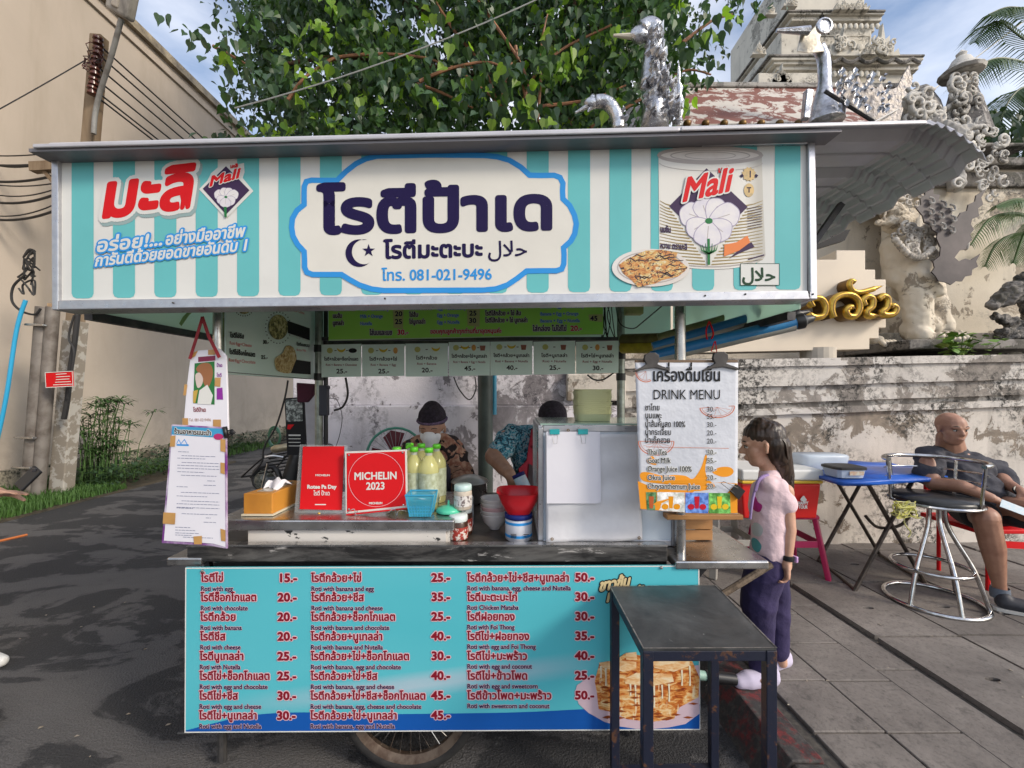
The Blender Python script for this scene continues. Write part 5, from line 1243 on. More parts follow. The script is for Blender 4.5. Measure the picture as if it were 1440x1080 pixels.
for k in range(19):
    t = k / 18; y = 400 + t * 350; hw = 230 - abs(y - 415) * .66
    sg2 = 42 * 1
    for s in (-1, 1):
        x0_ = 745 + s * max(hw, 18); x1_ = 745 + s * (290 if s < 0 else 322)
        mb.strip(ps, Z([(x0_, y + 22), ((x0_ + x1_) / 2, y + 12), (x1_, y - 8)], 4.235, 820, 190), [1.9, 1.3, .7], False, .0022)
mb.build('gold_line', T_['p_gold'], can, clean=False)
MB().sheet(ps, Z([(733, 200), (978, 430), (745, 660), (512, 425)], 4.235, 820, 190), .0027).build('diamond', T_['p_plum'], can, clean=False)
MB().sheet(ps, Z([(733, 200), (978, 430), (745, 660), (512, 425)], 4.235, 820, 190), .0027) 
flower(can, 996, 311.5, 42, PET, .0034)
mb = MB(); mb.strip(ps, Z([(743, 620), (745, 775)], 4.235, 820, 190), 3.6, False, .0050)
for s in (-1, 1):
    for q in (20, 38, 52): mb.strip(ps, Z([(745, 710), (745 + s * q * .8, 690), (745 + s * q, 640 + q * .4)], 4.235, 820, 190), [2.4, 1.6, .5], False, .0051)
mb.build('stem_print', T_['p_green'], can, clean=False)
text('lettering', 'Mali', ps, 957, 1026, 285, 46, T_['p_red'], can, bold=.03, slope=-.235, slant=.22, lift=.0054, outline=(T_['p_white'], .05), nd=8)
text('lettering', 'มะลิ', ps, 1009, 1025, 243.5, 10.5, T_['p_red'], can, bold=.05, slope=-.1, lift=.0040)
MB().sheet(ps, Z([(865, 738), (960, 655), (1000, 640), (1018, 668), (930, 705)], 4.235, 820, 190), .0030).build('label_flash', T_['p_plum'], can, clean=False)
MB().sheet(ps, Z([(838, 655), (910, 640), (975, 600), (992, 640), (925, 690), (835, 725)], 4.235, 820, 190), .0036).build('ribbon', T_['p_orange'], can, clean=False)
mb = MB(); mb.sheet(ps, Z([(985 + (44 if k % 2 else 36) * math.cos(R(k * 15)), 235 + (44 if k % 2 else 36) * math.sin(R(k * 15))) for k in range(24)], 4.235, 820, 190), .0030); mb.sheet(ps, Z(ell(985, 330, 30, 40), 4.235, 820, 190), .0030)
mb.build('medal', mat('medal_print', (.62, .42, .16), (.40, .30, .14), 60, rough=.4), can, clean=False)
mb = MB(); mb.strip(ps, Z([(935, 250), (950, 240)], 4.235, 820, 190), 4, False, .0033); mb.strip(ps, Z([(1020, 240), (1035, 250)], 4.235, 820, 190), 4, False, .0033); mb.strip(ps, Z([(992, 215), (992, 255)], 4.235, 820, 190), 1.6, False, .0034); mb.strip(ps, Z([(985, 315), (985, 345)], 4.235, 820, 190), 1.5, False, .0034); mb.strip(ps, Z([(972, 316), (998, 316)], 4.235, 820, 190), 1.5, False, .0034)
mb.build('medal_mark', T_['p_navy'], can, clean=False)
text('lettering', 'นมข้น', ps, 928, 943, 327, 12, T_['p_plum'], can, bold=.03, lift=.0032, slope=.03)
text('lettering', 'หวาน ตรามะลิ', ps, 928, 966, 349.5, 11.5, T_['p_plum'], can, bold=.03, lift=.0032, slope=.05)
mb = MB()
for k in range(9): mb.strip(ps, Z([(975, 440 + k * 15), (1062, 425 + k * 15)], 4.235, 820, 190), .7, False, .0031)
mb.strip(ps, Z([(980, 742), (1075, 715)], 4.235, 820, 190), 1.6, False, .0031); mb.build('small_print', T_['p_plum'], can, clean=False)
# roti plate picture
plt = MB().sheet(ps, Z(ell(400, 792, 230, 112, 40), 4.235, 820, 190), .0040).build('plate_picture', mat('plate_print', (.62, .57, .52), (.68, .65, .62), 5, rough=.35), sg, clean=False)
MB().strip(ps, Z(ell(400, 790, 196, 92, 40), 4.235, 820, 190), 1.4, True, .0044).build('plate_rim', T_['p_grey'], plt, clean=False)
m = NM('roti_print', .35); v = m.noise(48, 5, .6, 1.2, (1, 1, 1.8))
m.col(m.mix(m.ramp(m.noise(75, 4, .6, 1.5), [(.56, 0), (.60, 1)]), m.ramp(v, [(.3, (.30, .09, .02)), (.45, (.55, .22, .05)), (.58, (.62, .45, .16)), (.7, (.66, .60, .45))]), (.05, .015, .012)))
MB().sheet(ps, Z([(210, 775), (260, 740), (370, 690), (470, 685), (560, 705), (548, 735), (620, 790), (600, 815), (560, 845), (470, 865), (430, 885), (325, 908), (285, 865), (235, 825)], 4.235, 820, 190), .0048).build('roti_picture', m.m, plt, clean=False)
mb = MB(); rq = random.Random(5)
for k in range(16):
    x = rq.uniform(250, 540); y = rq.uniform(720, 860); mb.strip(ps, Z([(x, y), (x + 25, y - 12 + rq.uniform(-8, 8)), (x + 55, y - 4 + rq.uniform(-10, 10)), (x + 85, y - 14)], 4.235, 820, 190), [.5, 1.6, 1.6, .5], False, .0052)
mb.build('chocolate_drizzle', mat('choc_print', (.04, .012, .01), rough=.35), plt, clean=False)
MB().sheet(ps, Z([(935, 767), (1165, 767), (1165, 895), (935, 895)], 4.235, 820, 190), .0024).build('halal_box', T_['p_white'], sg, clean=False)
MB().strip(ps, Z([(935, 767), (1165, 767), (1165, 895), (935, 895)], 4.235, 820, 190), .8, True, .0028).build('halal_box_line', T_['p_dgreen'], sg, clean=False)
text('lettering', '\ufedd\ufefc\ufea3', ps, 1043, 1090, 395, 25, T_['p_dgreen'], sg, bold=.028, lift=.0030)
# inner side panels of the sign box (mint)
for (x, nm) in ((-1.435, 'side_panel'), (.945, 'side_panel')):
    MB().mm((x - .002, 1.40, 1.69), (x + .002, 2.5, 2.14)).build(nm, MT['mint_dark'], sg)
MB().mm((-1.42, 2.50, 1.71), (.93, 2.503, 2.14)).build('rear_panel', MT['mint_dark'], sg)
pl_ = pl((-1.43, 2, 1.7), (1, 0, 0))
MB().sheet(pl_, Z([(1085, 725), (1050, 725), (985, 770), (965, 830), (1010, 838), (1060, 760)], 3.6, 0, 400) if 0 else Z([(300, 130), (345, 130), (270, 200), (205, 292), (185, 270), (215, 215)], 6, 220, 410), .003).build('leaf_print', mat('leaf_print', (.22, .34, .10), (.30, .40, .16), 9, rough=.4), sg, clean=False)

# ------------------------------------------------------------------ lower menu board
YM = 1.51
mbd = thing('menu_board', 'long turquoise roti price board with dark red Thai lines on the lower cart front', 'menu board', (-.25, YM + .01, .216))
pm_ = plY(YM)
m = NM('menu_panel_print', .32)
gz = m.math('ADD', m.math('MULTIPLY', m.xyz(2), 1.0), 0.0)
gl_ = m.ramp(m.math('MULTIPLY', m.noise(1.3, 2, .4, .6, (.6, 1, 1.5)), 1.0), [(.30, 0), (.75, 1)])
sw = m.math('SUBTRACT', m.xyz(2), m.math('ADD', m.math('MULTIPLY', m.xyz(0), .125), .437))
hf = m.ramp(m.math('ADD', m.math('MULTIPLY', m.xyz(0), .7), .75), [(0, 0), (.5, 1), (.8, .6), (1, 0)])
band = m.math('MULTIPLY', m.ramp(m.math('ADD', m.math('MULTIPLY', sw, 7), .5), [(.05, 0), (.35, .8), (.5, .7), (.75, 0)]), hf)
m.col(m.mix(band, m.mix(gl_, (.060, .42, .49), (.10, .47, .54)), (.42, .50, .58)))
def soft(name, c, a): return alpha(name, c, a, .35)
MB().prism(pm_, [(261, 798), (983, 795), (984.5, 1026), (260, 1030)], .006).build('panel', m.m, mbd)
MB().strip(pm_, [(261.5, 799), (982.5, 796), (984, 1025.5), (260.5, 1029.5)], 1.6, True, .0008).build('edge_trim', T_['p_white'], mbd, clean=False)
wv = MB().sheet(pm_, [(261.5, 1028.5)] + catmull([(261.5, 1027), (300, 1017), (350, 1006), (420, 1001.5), (520, 1004), (640, 1003), (740, 1001), (860, 995), (984, 990)], 5) + [(983.5, 1024.5)], .0010).build('wave', flat('menu_deep_blue', (.006, .085, .36), .32), mbd, clean=False)
K = 3.6
A = lambda x: 240 + x / K
B_ = lambda x: 600 + x / K
ay = [135, 233, 332, 431, 531, 631, 731, 831]
c1 = [('โรตีไข่', 'Roti with egg', 155, 270, 317, '15.-', 545), ('โรตีช็อกโกแลต', 'Roti with chocolate', 154, 438, 392, '20.-', 543), ('โรตีกล้วย', 'Roti with banana', 152, 333, 362, '20.-', 542), ('โรตีชีส', 'Roti with cheese', 151, 280, 356, '20.-', 542), ('โรตีนูเทลล่า', 'Roti with Nutella', 149, 373, 355, '25.-', 541),
      ('โรตีไข่+ช็อกโกแลต', 'Roti with egg and chocolate', 148, 505, 493, '25.-', 541), ('โรตีไข่+ชีส', 'Roti with egg and cheese', 147, 343, 460, '30.-', 540), ('โรตีไข่+นูเทลล่า', 'Roti with egg and Nutella', 146, 440, 460, '30.-', 538)]
c2 = [('โรตีกล้วย+ไข่', 'Roti with banana and egg', 713, 968, 1030, '25.-'), ('โรตีกล้วย+ชีส', 'Roti with banana and cheese', 713, 980, 1075, '35.-'), ('โรตีกล้วย+ช็อกโกแลต', 'Roti with banana and chocolate', 712, 1140, 1108, '25.-'), ('โรตีกล้วย+นูเทลล่า', 'Roti with banana and Nutella', 711, 1075, 1075, '40.-'),
      ('โรตีกล้วย+ไข่+ช็อกโกแลต', 'Roti with banana, egg and chocolate', 711, 1210, 1167, '30.-'), ('โรตีกล้วย+ไข่+ชีส', 'Roti with banana, egg and cheese', 710, 1048, 1133, '40.-'), ('โรตีกล้วย+ไข่+ชีส+ช็อกโกแลต', 'Roti with banana, egg, cheese and chocolate', 709, 1293, 1270, '45.-'), ('โรตีกล้วย+ไข่+นูเทลล่า', 'Roti with banana, egg and Nutella', 708, 1148, 1135, '45.-')]
c3 = [('โรตีกล้วย+ไข่+ชีส+นูเทลล่า', 'Roti with banana, egg, cheese and Nutella', 205, 722, 730, '50.-'), ('โรตีมะตะบะไก่', 'Roti Chicken Mataba', 205, 460, 465, '30.-'), ('โรตีฝอยทอง', 'Roti with Foi Thong', 205, 447, 445, '30.-'), ('โรตีไข่+ฝอยทอง', 'Roti with egg and Foi Thong', 205, 520, 552, '35.-'),
      ('โรตีไข่+มะพร้าว', 'Roti with egg and coconut', 205, 510, 533, '40.-'), ('โรตีไข่+ข้าวโพด', 'Roti with egg and sweetcorn', 205, 512, 563, '25.-'), ('โรตีข้าวโพด+มะพร้าว', 'Roti with sweetcorn and coconut', 205, 633, 621, '50.-')]
def mline(th, en, xa, xb, xc, yt, ye, price, pa, pb, yp):
    text('menu_line', th, pm_, xa, xb, yt, 15.2, T_['p_maroon'], mbd, bold=.036, lift=.0016, outline=(T_['p_pink'], .075), nd=4)
    text('menu_caption', en, pm_, xa, xc, ye, 9.2, T_['p_navy'], mbd, bold=.028, lift=.0016, outline=(T_['p_pink'], .05), nd=4)
    text('price', price, pm_, pa, pb, yp, 16.2, T_['p_maroon'], mbd, bold=.05, lift=.0016, outline=(T_['p_pink'], .075), nd=4)
for i, (th, en, xa, xb, xc, pr_, pa) in enumerate(c1): mline(th, en, A(xa), A(xb), A(xc), 780 + ay[i] / K, 780 + (ay[i] + 47) / K, pr_, A(pa), A(pa + 97), 780 + (ay[i] + 1) / K)
for i, (th, en, xa, xb, xc, pr_) in enumerate(c2): mline(th, en, A(xa), A(xb), A(xc), 780 + ay[i] / K, 780 + (ay[i] + 47) / K, pr_, A(1320), A(1416), 780 + (ay[i] - 1) / K)
for i, (th, en, xa, xb, xc, pr_) in enumerate(c3): mline(th, en, B_(xa), B_(xb), B_(xc), 780 + (ay[i] - 1) / K, 780 + (ay[i] + 44) / K, pr_, B_(750), B_(848), 780 + (ay[i] - 2) / K)
# slogan and roti picture
text('slogan', 'ขาวข้น', pm_, 842, 885, 831, 21, flat('slogan_cream', (.62, .50, .27), .35), mbd, bold=.05, slope=-.16, slant=.2, lift=.0018, outline=(T_['p_ink'], .08))
text('slogan', 'หวานมัน', pm_, 852, 912, 846, 21, bpy.data.materials['slogan_cream'], mbd, bold=.05, slope=-.14, slant=.2, lift=.0018, outline=(T_['p_ink'], .08))
pk = MB().sheet(pm_, [(983, 935), (983.5, 1003)] + Z([(1310, 855), (1230, 872), (1150, 880), (1060, 880), (980, 868), (900, 845), (820, 800), (770, 755), (750, 700), (760, 660), (810, 625), (900, 600), (1200, 570)], K, 600, 780), .0016).build('plate_picture', flat('pink_plate_print', (.55, .42, .48), .35), mbd, clean=False)
m = NM('baked_roti_print', .35); v = m.noise(26, 6, .6, 1.0, (1, 1, 2.6))
m.col(m.mix(m.ramp(m.noise(60, 3, .5, .4, (1, 1, .22)), [(.60, 0), (.66, .85)]), m.ramp(v, [(.34, (.20, .035, .012)), (.44, (.46, .12, .02)), (.52, (.62, .27, .07)), (.62, (.72, .50, .24)), (.75, (.74, .64, .45))]), (.74, .62, .40)))
mt_ = m.m
mtop = NM('roti_top_print', .35); mtop.col(mtop.ramp(mtop.noise(22, 5, .6, .6, (1, 1, 3)), [(.35, (.62, .28, .09)), (.5, (.74, .52, .28)), (.65, (.76, .64, .44))])); mtop = mtop.m
def roti(pts, mm, l, nm='roti_picture'): return MB().sheet(pm_, Z(pts, K, 600, 780), l).build(nm, mm, pk, clean=False)
roti([(860, 690), (850, 640), (875, 545), (960, 530), (1000, 500), (1340, 530), (1380, 620), (1375, 720), (1280, 770), (1250, 830), (1130, 845), (1010, 830), (960, 800), (870, 780)], mt_, .0022)
roti([(870, 545), (960, 532), (1060, 540), (1060, 575), (1000, 590), (890, 570)], mtop, .0028); roti([(1135, 530), (1330, 527), (1330, 560), (1250, 590), (1150, 570)], mtop, .0028); roti([(1000, 625), (1060, 595), (1240, 600), (1250, 640), (1130, 665), (1005, 650)], mtop, .0030); roti([(1005, 495), (1060, 490), (1065, 530), (1010, 530)], mtop, .0030)
mb = MB()
for (x, y, l) in ((905, 570, 90), (935, 575, 60), (960, 580, 100), (1030, 650, 60), (1055, 655, 90), (1085, 660, 50), (1150, 660, 110), (1190, 655, 70), (1225, 650, 90), (1290, 580, 80), (1330, 560, 100), (880, 560, 60)):
    mb.strip(pm_, Z([(x, y), (x + 2, y + l * .6), (x + 1, y + l)], K, 600, 780), [2.6, 1.4, 2.4], False, .0034)
mb.build('milk_drip_picture', flat('milk_drip_print', (.74, .68, .52), .35), pk, clean=False)
mb = MB()
for k in range(26):
    x = rq.uniform(870, 1330); y = rq.uniform(660, 830); mb.sheet(pm_, Z([(x, y), (x + 22, y - 6), (x + 50, y), (x + 26, y + 6)], K, 600, 780), .0036 + k * .00002)
mb.build('roti_layer_picture', flat('dark_layer_print', (.26, .06, .015), .35), pk, clean=False)
mb = MB()
for (x, y) in ((285, 803), (968, 798.5), (930, 798)): mb.lathe([(.006, 0), (.005, .004), (0, .005)], P(x, y, YM - .001), 10, Matrix.Rotation(R(90), 3, 'X'))
mb.build('screw', MT['steel'], mbd)
# ------------------------------------------------------------------ banners hanging on the cart
gbn = thing('green_price_banner', 'bright green price banner with handwritten price patches hanging at the back of the cart', 'banner', (-.2, 2.38, 1.7))
pg = plY(2.37)
MB().prism(pg, [(462, 420), (848, 418), (848, 471), (462, 479)], .006).build('sheet', MT['green_banner'], gbn)
MB().strip(pg, [(463, 478.3), (847.5, 470.5)], .9, False, .001).build('hem', T_['p_white'], gbn)
gk = dict(bold=.03, lift=.0012, nd=4)
V_ = lambda x, y: (440 + x / 3.273, 415 + y / 3.273)
def gt(s, x, x1, y, em, m_, o=None, **k):
    a, b2 = V_(x, y); a1, _ = V_(x1, y); d = dict(gk); d.update(k); text('lettering', s, pg, a, a1, b2, em, m_, gbn, outline=(o or T_['p_white'], .07), slope=-.01, **d)
for y, l, mth, en in ((72, 195, 'นมสตรอเบอรี่', 'Milk + Strawberry'), (105, 135, 'นมส้ม', 'Milk + Orange'), (138, 143, 'นูเทลล่า', 'Nutella')): gt(mth, 92, l, y, 8.5, T_['p_ink']); gt(en, 218, {72: 350, 105: 322, 138: 272}[y], y, 6.5, T_['p_blue'])
for y, l, mth, en, l2 in ((68, 550, 'ไข่สตรอเบอรี่', 'Egg + Strawberry', 705), (100, 485, 'ไข่ส้ม', 'Egg + Orange', 672), (132, 518, 'ไข่นูเทลล่า', 'Egg + Nutella', 675)): gt(mth, 444, l, y, 8.5, T_['p_ink']); gt(en, 572, l2, y, 6.5, T_['p_blue'])
for y, l, mth, en, l2 in ((60, 1020, 'โรตีไส้กล้วย + ไข่ สตรอเบอรี่', 'Banana + Egg + Strawberry', 1248), (94, 958, 'โรตีไส้กล้วย + ไข่ ส้ม', 'Banana + Egg + Orange', 1222), (126, 988, 'โรตีไส้กล้วย + ไข่ นูเทลล่า', 'Banana + Egg + Nutella', 1228)): gt(mth, 793, l, y, 8.5, T_['p_ink']); gt(en, 1046, l2, y, 6.5, T_['p_blue'])
gt('ใส่นมและเนย', 262, 365, 184, 10, T_['p_navy']); gt('30.-', 388, 440, 182, 10, T_['p_red']); gt('ขอบคุณลูกค้าทุกท่านที่มาอุดหนุนค่ะ', 540, 868, 177, 8.5, T_['p_red']); gt('ใส่กล่อง ไม่ใส่ไข่', 1012, 1168, 166, 10, T_['p_navy']); gt('20.-', 1185, 1238, 164, 10, T_['p_red'])
yl = flat('yellowed_paper', (.50, .56, .24), .5)
for (x, y, w, h) in ((368, 44, 50, 112), (708, 38, 62, 108), (1268, 90, 66, 34)): MB().sheet(pg, [V_(x, y), V_(x + w, y - 2), V_(x + w - 3, y + h), V_(x + 4, y + h - 6)], .0024).build('price_patch', yl, gbn, clean=False)
for (s, x, y) in (('20', 378, 66), ('20', 378, 97), ('25', 378, 133), ('25', 720, 62), ('25', 720, 94), ('30', 718, 128), ('45', 1276, 118)):
    a, b2 = V_(x, y); text('lettering', s, pg, a, a + 10.5, b2, 9.5, T_['p_navy'], gbn, bold=.03, lift=.0034, nd=4)
# strip of seven mint price cards
st7 = thing('price_card_strip', 'hanging strip of seven mint price cards with little banana and egg pictures', 'banner', (-.1, 2.36, 1.5))
pk7 = plY(2.345)
xs7 = [(452, 508, 485, 531), (509, 569, 485, 530), (570, 630, 483.5, 530), (631, 689, 481, 528.5), (689.5, 749, 480, 527.5), (750, 809, 480, 526.5), (810, 870, 480.5, 525.5)]
inf = [('by', 25, 'โรตี+กล้วย+ช็อกโกแลต', 'Roti + Banana + Chocolate', 'ybc'), ('', 25, 'โรตี+กล้วย+ไข่', 'Roti + Banana + Egg', 'ybe'), ('', 20, 'โรตี+กล้วย', 'Roti + Banana', 'yb'), ('', 45, 'โรตี+กล้วย+ไข่+นูเทลล่า', 'Roti + Banana + Egg + Nutella', 'yben'), ('', 40, 'โรตี+กล้วย+นูเทลล่า', 'Roti + Banana + Nutella', 'ybn'), ('', 25, 'โรตี+นูเทลล่า', 'Roti + Nutella', 'yn'), ('', 30, 'โรตี+ไข่+นูเทลล่า', 'Roti + Egg + Nutella', 'yen')]
icm = dict(y=flat('roti_icon', (.50, .52, .18)), b=flat('banana_icon', (.62, .48, .04)), e=flat('egg_icon', (.66, .36, .10)), n=flat('jar_icon', (.30, .12, .08)), c=T_['p_ink'])
for (a, b2, t, bt2), (_, pr_, th, en, ic) in zip(xs7, inf):
    cd_ = MB().prism(lambda x, y, l=0: pk7(x, y + .5 * math.sin(x * .12), l), [(a, t), (b2, t - 1), (b2 - .3, bt2 - 1), (a + .3, bt2)], .003).build('card', MT['mint'], st7)
    n = len(ic); w = (b2 - a)
    for i, k in enumerate(ic):
        cx = a + w * (i + .5) / n * .86 + w * .07; cy = t + 8
        o = {'y': ell(cx, cy, 4.2, 4.0, 12), 'b': arc(cx, cy - 4, 6.2, 6.5, 20, 160, 8) + arc(cx, cy - 5, 6, 4, 160, 20, 8), 'e': ell(cx, cy, 3.2, 4.4, 12), 'n': [(cx - 4, cy - 3), (cx + 4, cy - 3), (cx + 3, cy + 4), (cx - 3, cy + 4)], 'c': ell(cx, cy, 6, 3.4, 12)}[k]
        MB().sheet(pk7, o, .0012).build('picture', icm[k], cd_, clean=False)
        if i: MB().strip(pk7, [(cx - w * .43 / n - 1.5, cy), (cx - w * .43 / n + 1.5, cy)], 1, False, .0012).build('plus', T_['p_ink'], cd_, clean=False)
    cw = min(w * .86, 7 + len(th) * 2.3); c0 = (a + b2) / 2
    text('lettering', th, pk7, c0 - cw / 2, c0 + cw / 2, t + 22, 6.3, T_['p_ink'], cd_, bold=.03, lift=.0012, nd=4)
    text('lettering', en, pk7, c0 - cw / 2.2, c0 + cw / 2.2, t + 29.5, 4.4, T_['p_maroon'], cd_, bold=.01, lift=.0012, nd=4)
    text('price', '%d.-' % pr_, pk7, c0 - 7, c0 + 8.5, t + 40, 8.8, T_['p_ink'], cd_, bold=.03, lift=.0012, nd=4)
# left side banner
lb = thing('side_banner', 'mint roti price banner with food pictures stretched along the left side of the cart', 'banner', (-1.13, 2.1, 1.48))
pb_ = pl((-1.125, 2, 1.5), (1, 0.0, 0))
MB().mm((-1.137, 1.68, 1.486), (-1.127, 2.44, 2.10)).build('sheet', MT['mint'], lb)
MB().strip(pb_, [(317, 523), (437, 533)], .8, False, .002).build('seam', T_['p_ink'], lb, clean=False); MB().strip(pb_, [(314.5, 430), (314, 522)], .8, False, .002).build('seam', T_['p_ink'], lb, clean=False)
def lt(s, x0, x1, y, em, m_, sl=.1, b=.03): text('lettering', s, pb_, 220 + x0 / 6, 220 + x1 / 6, 410 + y / 6, em, m_, lb, bold=b, slope=sl, lift=.002, nd=4)
lt('โรตีไข่ชีส', 618, 735, 385, 9, T_['p_ink']); lt('Roti Egg+Cheese', 612, 800, 445, 6.5, T_['p_red'], .13, .0); lt('โรตีไข่ช็อกโกแลต', 612, 830, 525, 9, T_['p_ink'], .12); lt('Roti Egg+Chocolate', 605, 832, 590, 6.5, T_['p_red'], .09, .0)
lt('30.-', 895, 945, 440, 7.5, T_['p_ink'], .05); lt('25.-', 880, 935, 568, 7.5, T_['p_ink'], .05); lt('โรตีเนยนม', 1180, 1290, 455, 6, T_['p_ink'], .12); lt('Butter Milk', 1180, 1260, 500, 4.5, T_['p_red'], .1, .0); lt('Roti Banana+Cheese', 1100, 1245, 150, 5.5, T_['p_red'], .3, .0)
mf = NM('fried_roti_print', .4); mf.col(mf.ramp(mf.noise(60, 5, .6, .8), [(.38, (.05, .05, .02)), (.48, (.24, .22, .08)), (.56, (.50, .46, .20)), (.66, (.64, .60, .38))]))
mf2 = NM('golden_roti_print', .4); mf2.col(mf2.ramp(mf2.noise(60, 5, .6, .5), [(.36, (.22, .12, .03)), (.48, (.50, .36, .12)), (.62, (.64, .56, .32))]))
for o, m_ in ((ell(1025, 300, 82, 105, 20), mf.m), ([(1000, 560), (1060, 520), (1090, 460), (1150, 470), (1180, 560), (1170, 660), (1110, 690), (1020, 670), (995, 610)], mf2.m), (ell(735, 130, 62, 60, 16), mf.m)):
    MB().sheet(pb_, Z(catmull(o, 3, True), 6, 220, 410), .002).build('food_picture', m_, lb, clean=False)
for cx, cy, rx, ry in ((1025, 305, 108, 132), (735, 128, 82, 78)):
    for k in range(26):
        a = 360 * k / 26; MB().sheet(pb_, Z([(cx + rx * math.cos(R(a)) + u, cy + ry * math.sin(R(a)) + v) for u, v in ((-4, -4), (4, -4), (4, 4), (-4, 4))], 6, 220, 410), .002).build('dot', T_['p_dgreen'], lb, clean=False)
for q in ([(1100, 245), (1290, 310), (1290, 412), (1105, 350)], [(1175, 575), (1298, 592), (1298, 700), (1130, 688)], [(930, 118), (1020, 118), (1022, 152), (1000, 150)]): MB().sheet(pb_, Z(q, 6, 220, 410), .0024).build('caption_plate', T_['p_ink'], lb, clean=False)
lt('โรตีกรอบ', 1130, 1270, 320, 5.5, T_['p_white'], .3, .01); lt('Crispy Roti', 1125, 1280, 375, 5, T_['p_white'], .3, 0); lt('โรตีนม', 1205, 1275, 630, 5.5, T_['p_white'], .08, .01)
# ------------------------------------------------------------------ left hanging letter boards
YH = 1.47
ph = plY(YH)
hb = thing('portrait_board', 'white taped board with small portrait print hanging by a red strap at the left post', 'notice board', P(288, 500, YH))
MB().prism(ph, [(268, 497), (278, 493), (308, 490), (318, 500), (320, 560), (321, 606), (257, 606), (262, 545)], .008).build('board', MT['paper'], hb, bevel=.002)
mb = MB()
mb.strip(lambda a, b2, l=0: ph(a, b2, l), [(269, 505), (277, 480), (287, 446)], 4, False, .006); mb.strip(ph, [(287, 446), (296, 473), (311, 503)], 4.4, False, .008)
sp = mb.build('strap', mat('dark_red_ribbon', (.30, .012, .02), (.2, .01, .015), 9), hb); so_ = sp.modifiers.new('s', 'SOLIDIFY'); so_.thickness = .002
def hsh(nm, pts, m_, par, l=.001): return MB().sheet(ph, pts, l).build(nm, m_, par, clean=False)
pic = hsh('portrait_print', [(274, 511), (302, 508), (302, 569), (272, 567)], flat('portrait_green', (.03, .17, .05)), hb)
hsh('hat_print', catmull([(276, 519), (284, 511), (296, 512), (300, 525), (296, 540), (290, 545), (282, 527)], 3, True), flat('straw_brown', (.30, .13, .06)), pic, .0014)
hsh('face_print', catmull([(275, 528), (281, 524), (286, 532), (284, 542), (278, 545)], 3, True), flat('pale_print', (.6, .5, .45)), pic, .0018)
hsh('shirt_print', [(281, 549), (292, 541), (300, 556), (297, 569), (278, 568)], T_['p_white'], pic, .0018); hsh('shirt_print', [(272, 550), (279, 548), (275, 567), (272, 566)], flat('mustard_print', (.5, .33, .07)), pic, .0016)
hsh('banner_print', [(279, 502), (303, 500), (303, 507), (279, 509)], flat('plum_print', (.20, .03, .07)), hb)
hsh('purple_print', [(305, 546), (313, 545), (314, 562), (305, 562)], flat('purple_print', (.25, .03, .30)), hb)
text('lettering', 'โรตีป้าเด', ph, 272, 290, 579, 8, T_['p_maroon'], hb, bold=.02, lift=.001); text('lettering', 'Tel. 081-0219496', ph, 266, 297, 592.5, 6, flat('faded_brown', (.36, .22, .16)), hb, lift=.001)
text('lettering', 'ป้าเด', ph, 305, 313, 516, 7, bpy.data.materials['purple_print'], hb, bold=.02, lift=.001); text('lettering', 'โรตี', ph, 305, 312, 530, 7, bpy.data.materials['purple_print'], hb, bold=.02, lift=.001)
for q in ([(257, 588), (265, 588), (265, 598), (257, 598)], [(300, 590), (311, 590), (311, 602), (300, 602)], [(303, 531), (311, 531), (310, 544), (302, 543)], [(260, 540), (264, 541), (262, 556), (258, 556)], [(270, 497), (279, 493), (275, 501), (269, 504)], [(293, 492), (304, 491), (303, 499), (293, 499)]): hsh('tape', q, MT['tape'], hb, .0016)
hl = thing('letter_board', 'large white printed letter taped with brown tape on a board hanging at the left post', 'notice board', P(275, 600, YH - .02))
ph2 = plY(YH - .02)
MB().prism(ph2, [(241, 597), (318, 601), (319, 772), (296, 768), (227, 764), (236, 660)], .008).build('board', mat('purple_edged_board', (.16, .03, .22), (.55, .5, .6), 12), hl, bevel=.002)
ltp = MB().sheet(ph2, [(243, 599), (316, 605), (317.5, 769), (300, 764), (231, 760), (239, 660)], .0015).build('letter', MT['paper'], hl, clean=False)
MB().sheet(ph2, [(243, 599), (316, 603), (315, 616), (242, 611)], .0022).build('header_print', flat('cyan_header', (.05, .30, .52)), ltp, clean=False)
text('header_lettering', 'ร้านอาหารแนะนำ', ph2, 246, 298, 609.5, 9.5, T_['p_ink'], ltp, bold=.03, slope=.05, lift=.0028, outline=(T_['p_white'], .07), nd=4)
MB().sheet(ph2, ell(308, 614, 7, 4.5, 14), .003).build('seal_print', flat('magenta_seal', (.42, .03, .14)), ltp, clean=False)
mb = MB(); mb.strip(ph2, [(249, 624), (252, 618), (255, 624), (260, 618), (264, 625)], 1, False, .002); mb.strip(ph2, [(249, 625.5), (266, 626)], 2.4, False, .002); mb.build('letterhead', T_['p_blue'], ltp, clean=False)
mb = MB()
for i, (a, b2, y) in enumerate([(251, 266, 635), (256, 304, 640.5), (250, 290, 644), (256, 308, 650), (250, 309, 654), (250, 309, 658), (250, 288, 663), (255, 306, 668), (292, 303, 676), (287, 304, 682), (249, 265, 684), (255, 309, 692), (249, 292, 697), (256, 309, 704), (249, 309, 708), (249, 309, 713), (249, 272, 714), (256, 306, 722), (290, 297, 728), (287, 305, 734), (247, 268, 741), (247, 275, 745), (247, 280, 749), (247, 270, 752), (258, 300, 755)]):
    x = a
    while x < b2:
        w = rq.uniform(2, 7); e = min(x + w, b2); mb.strip(ph2, [(x, y + (x - a) * .035), (e, y + (e - a) * .035)], .85, False, .002); x += w + .9
mb.build('letter_print', flat('soft_grey_ink', (.22, .24, .34)), ltp, clean=False)['kind'] = 'stuff'
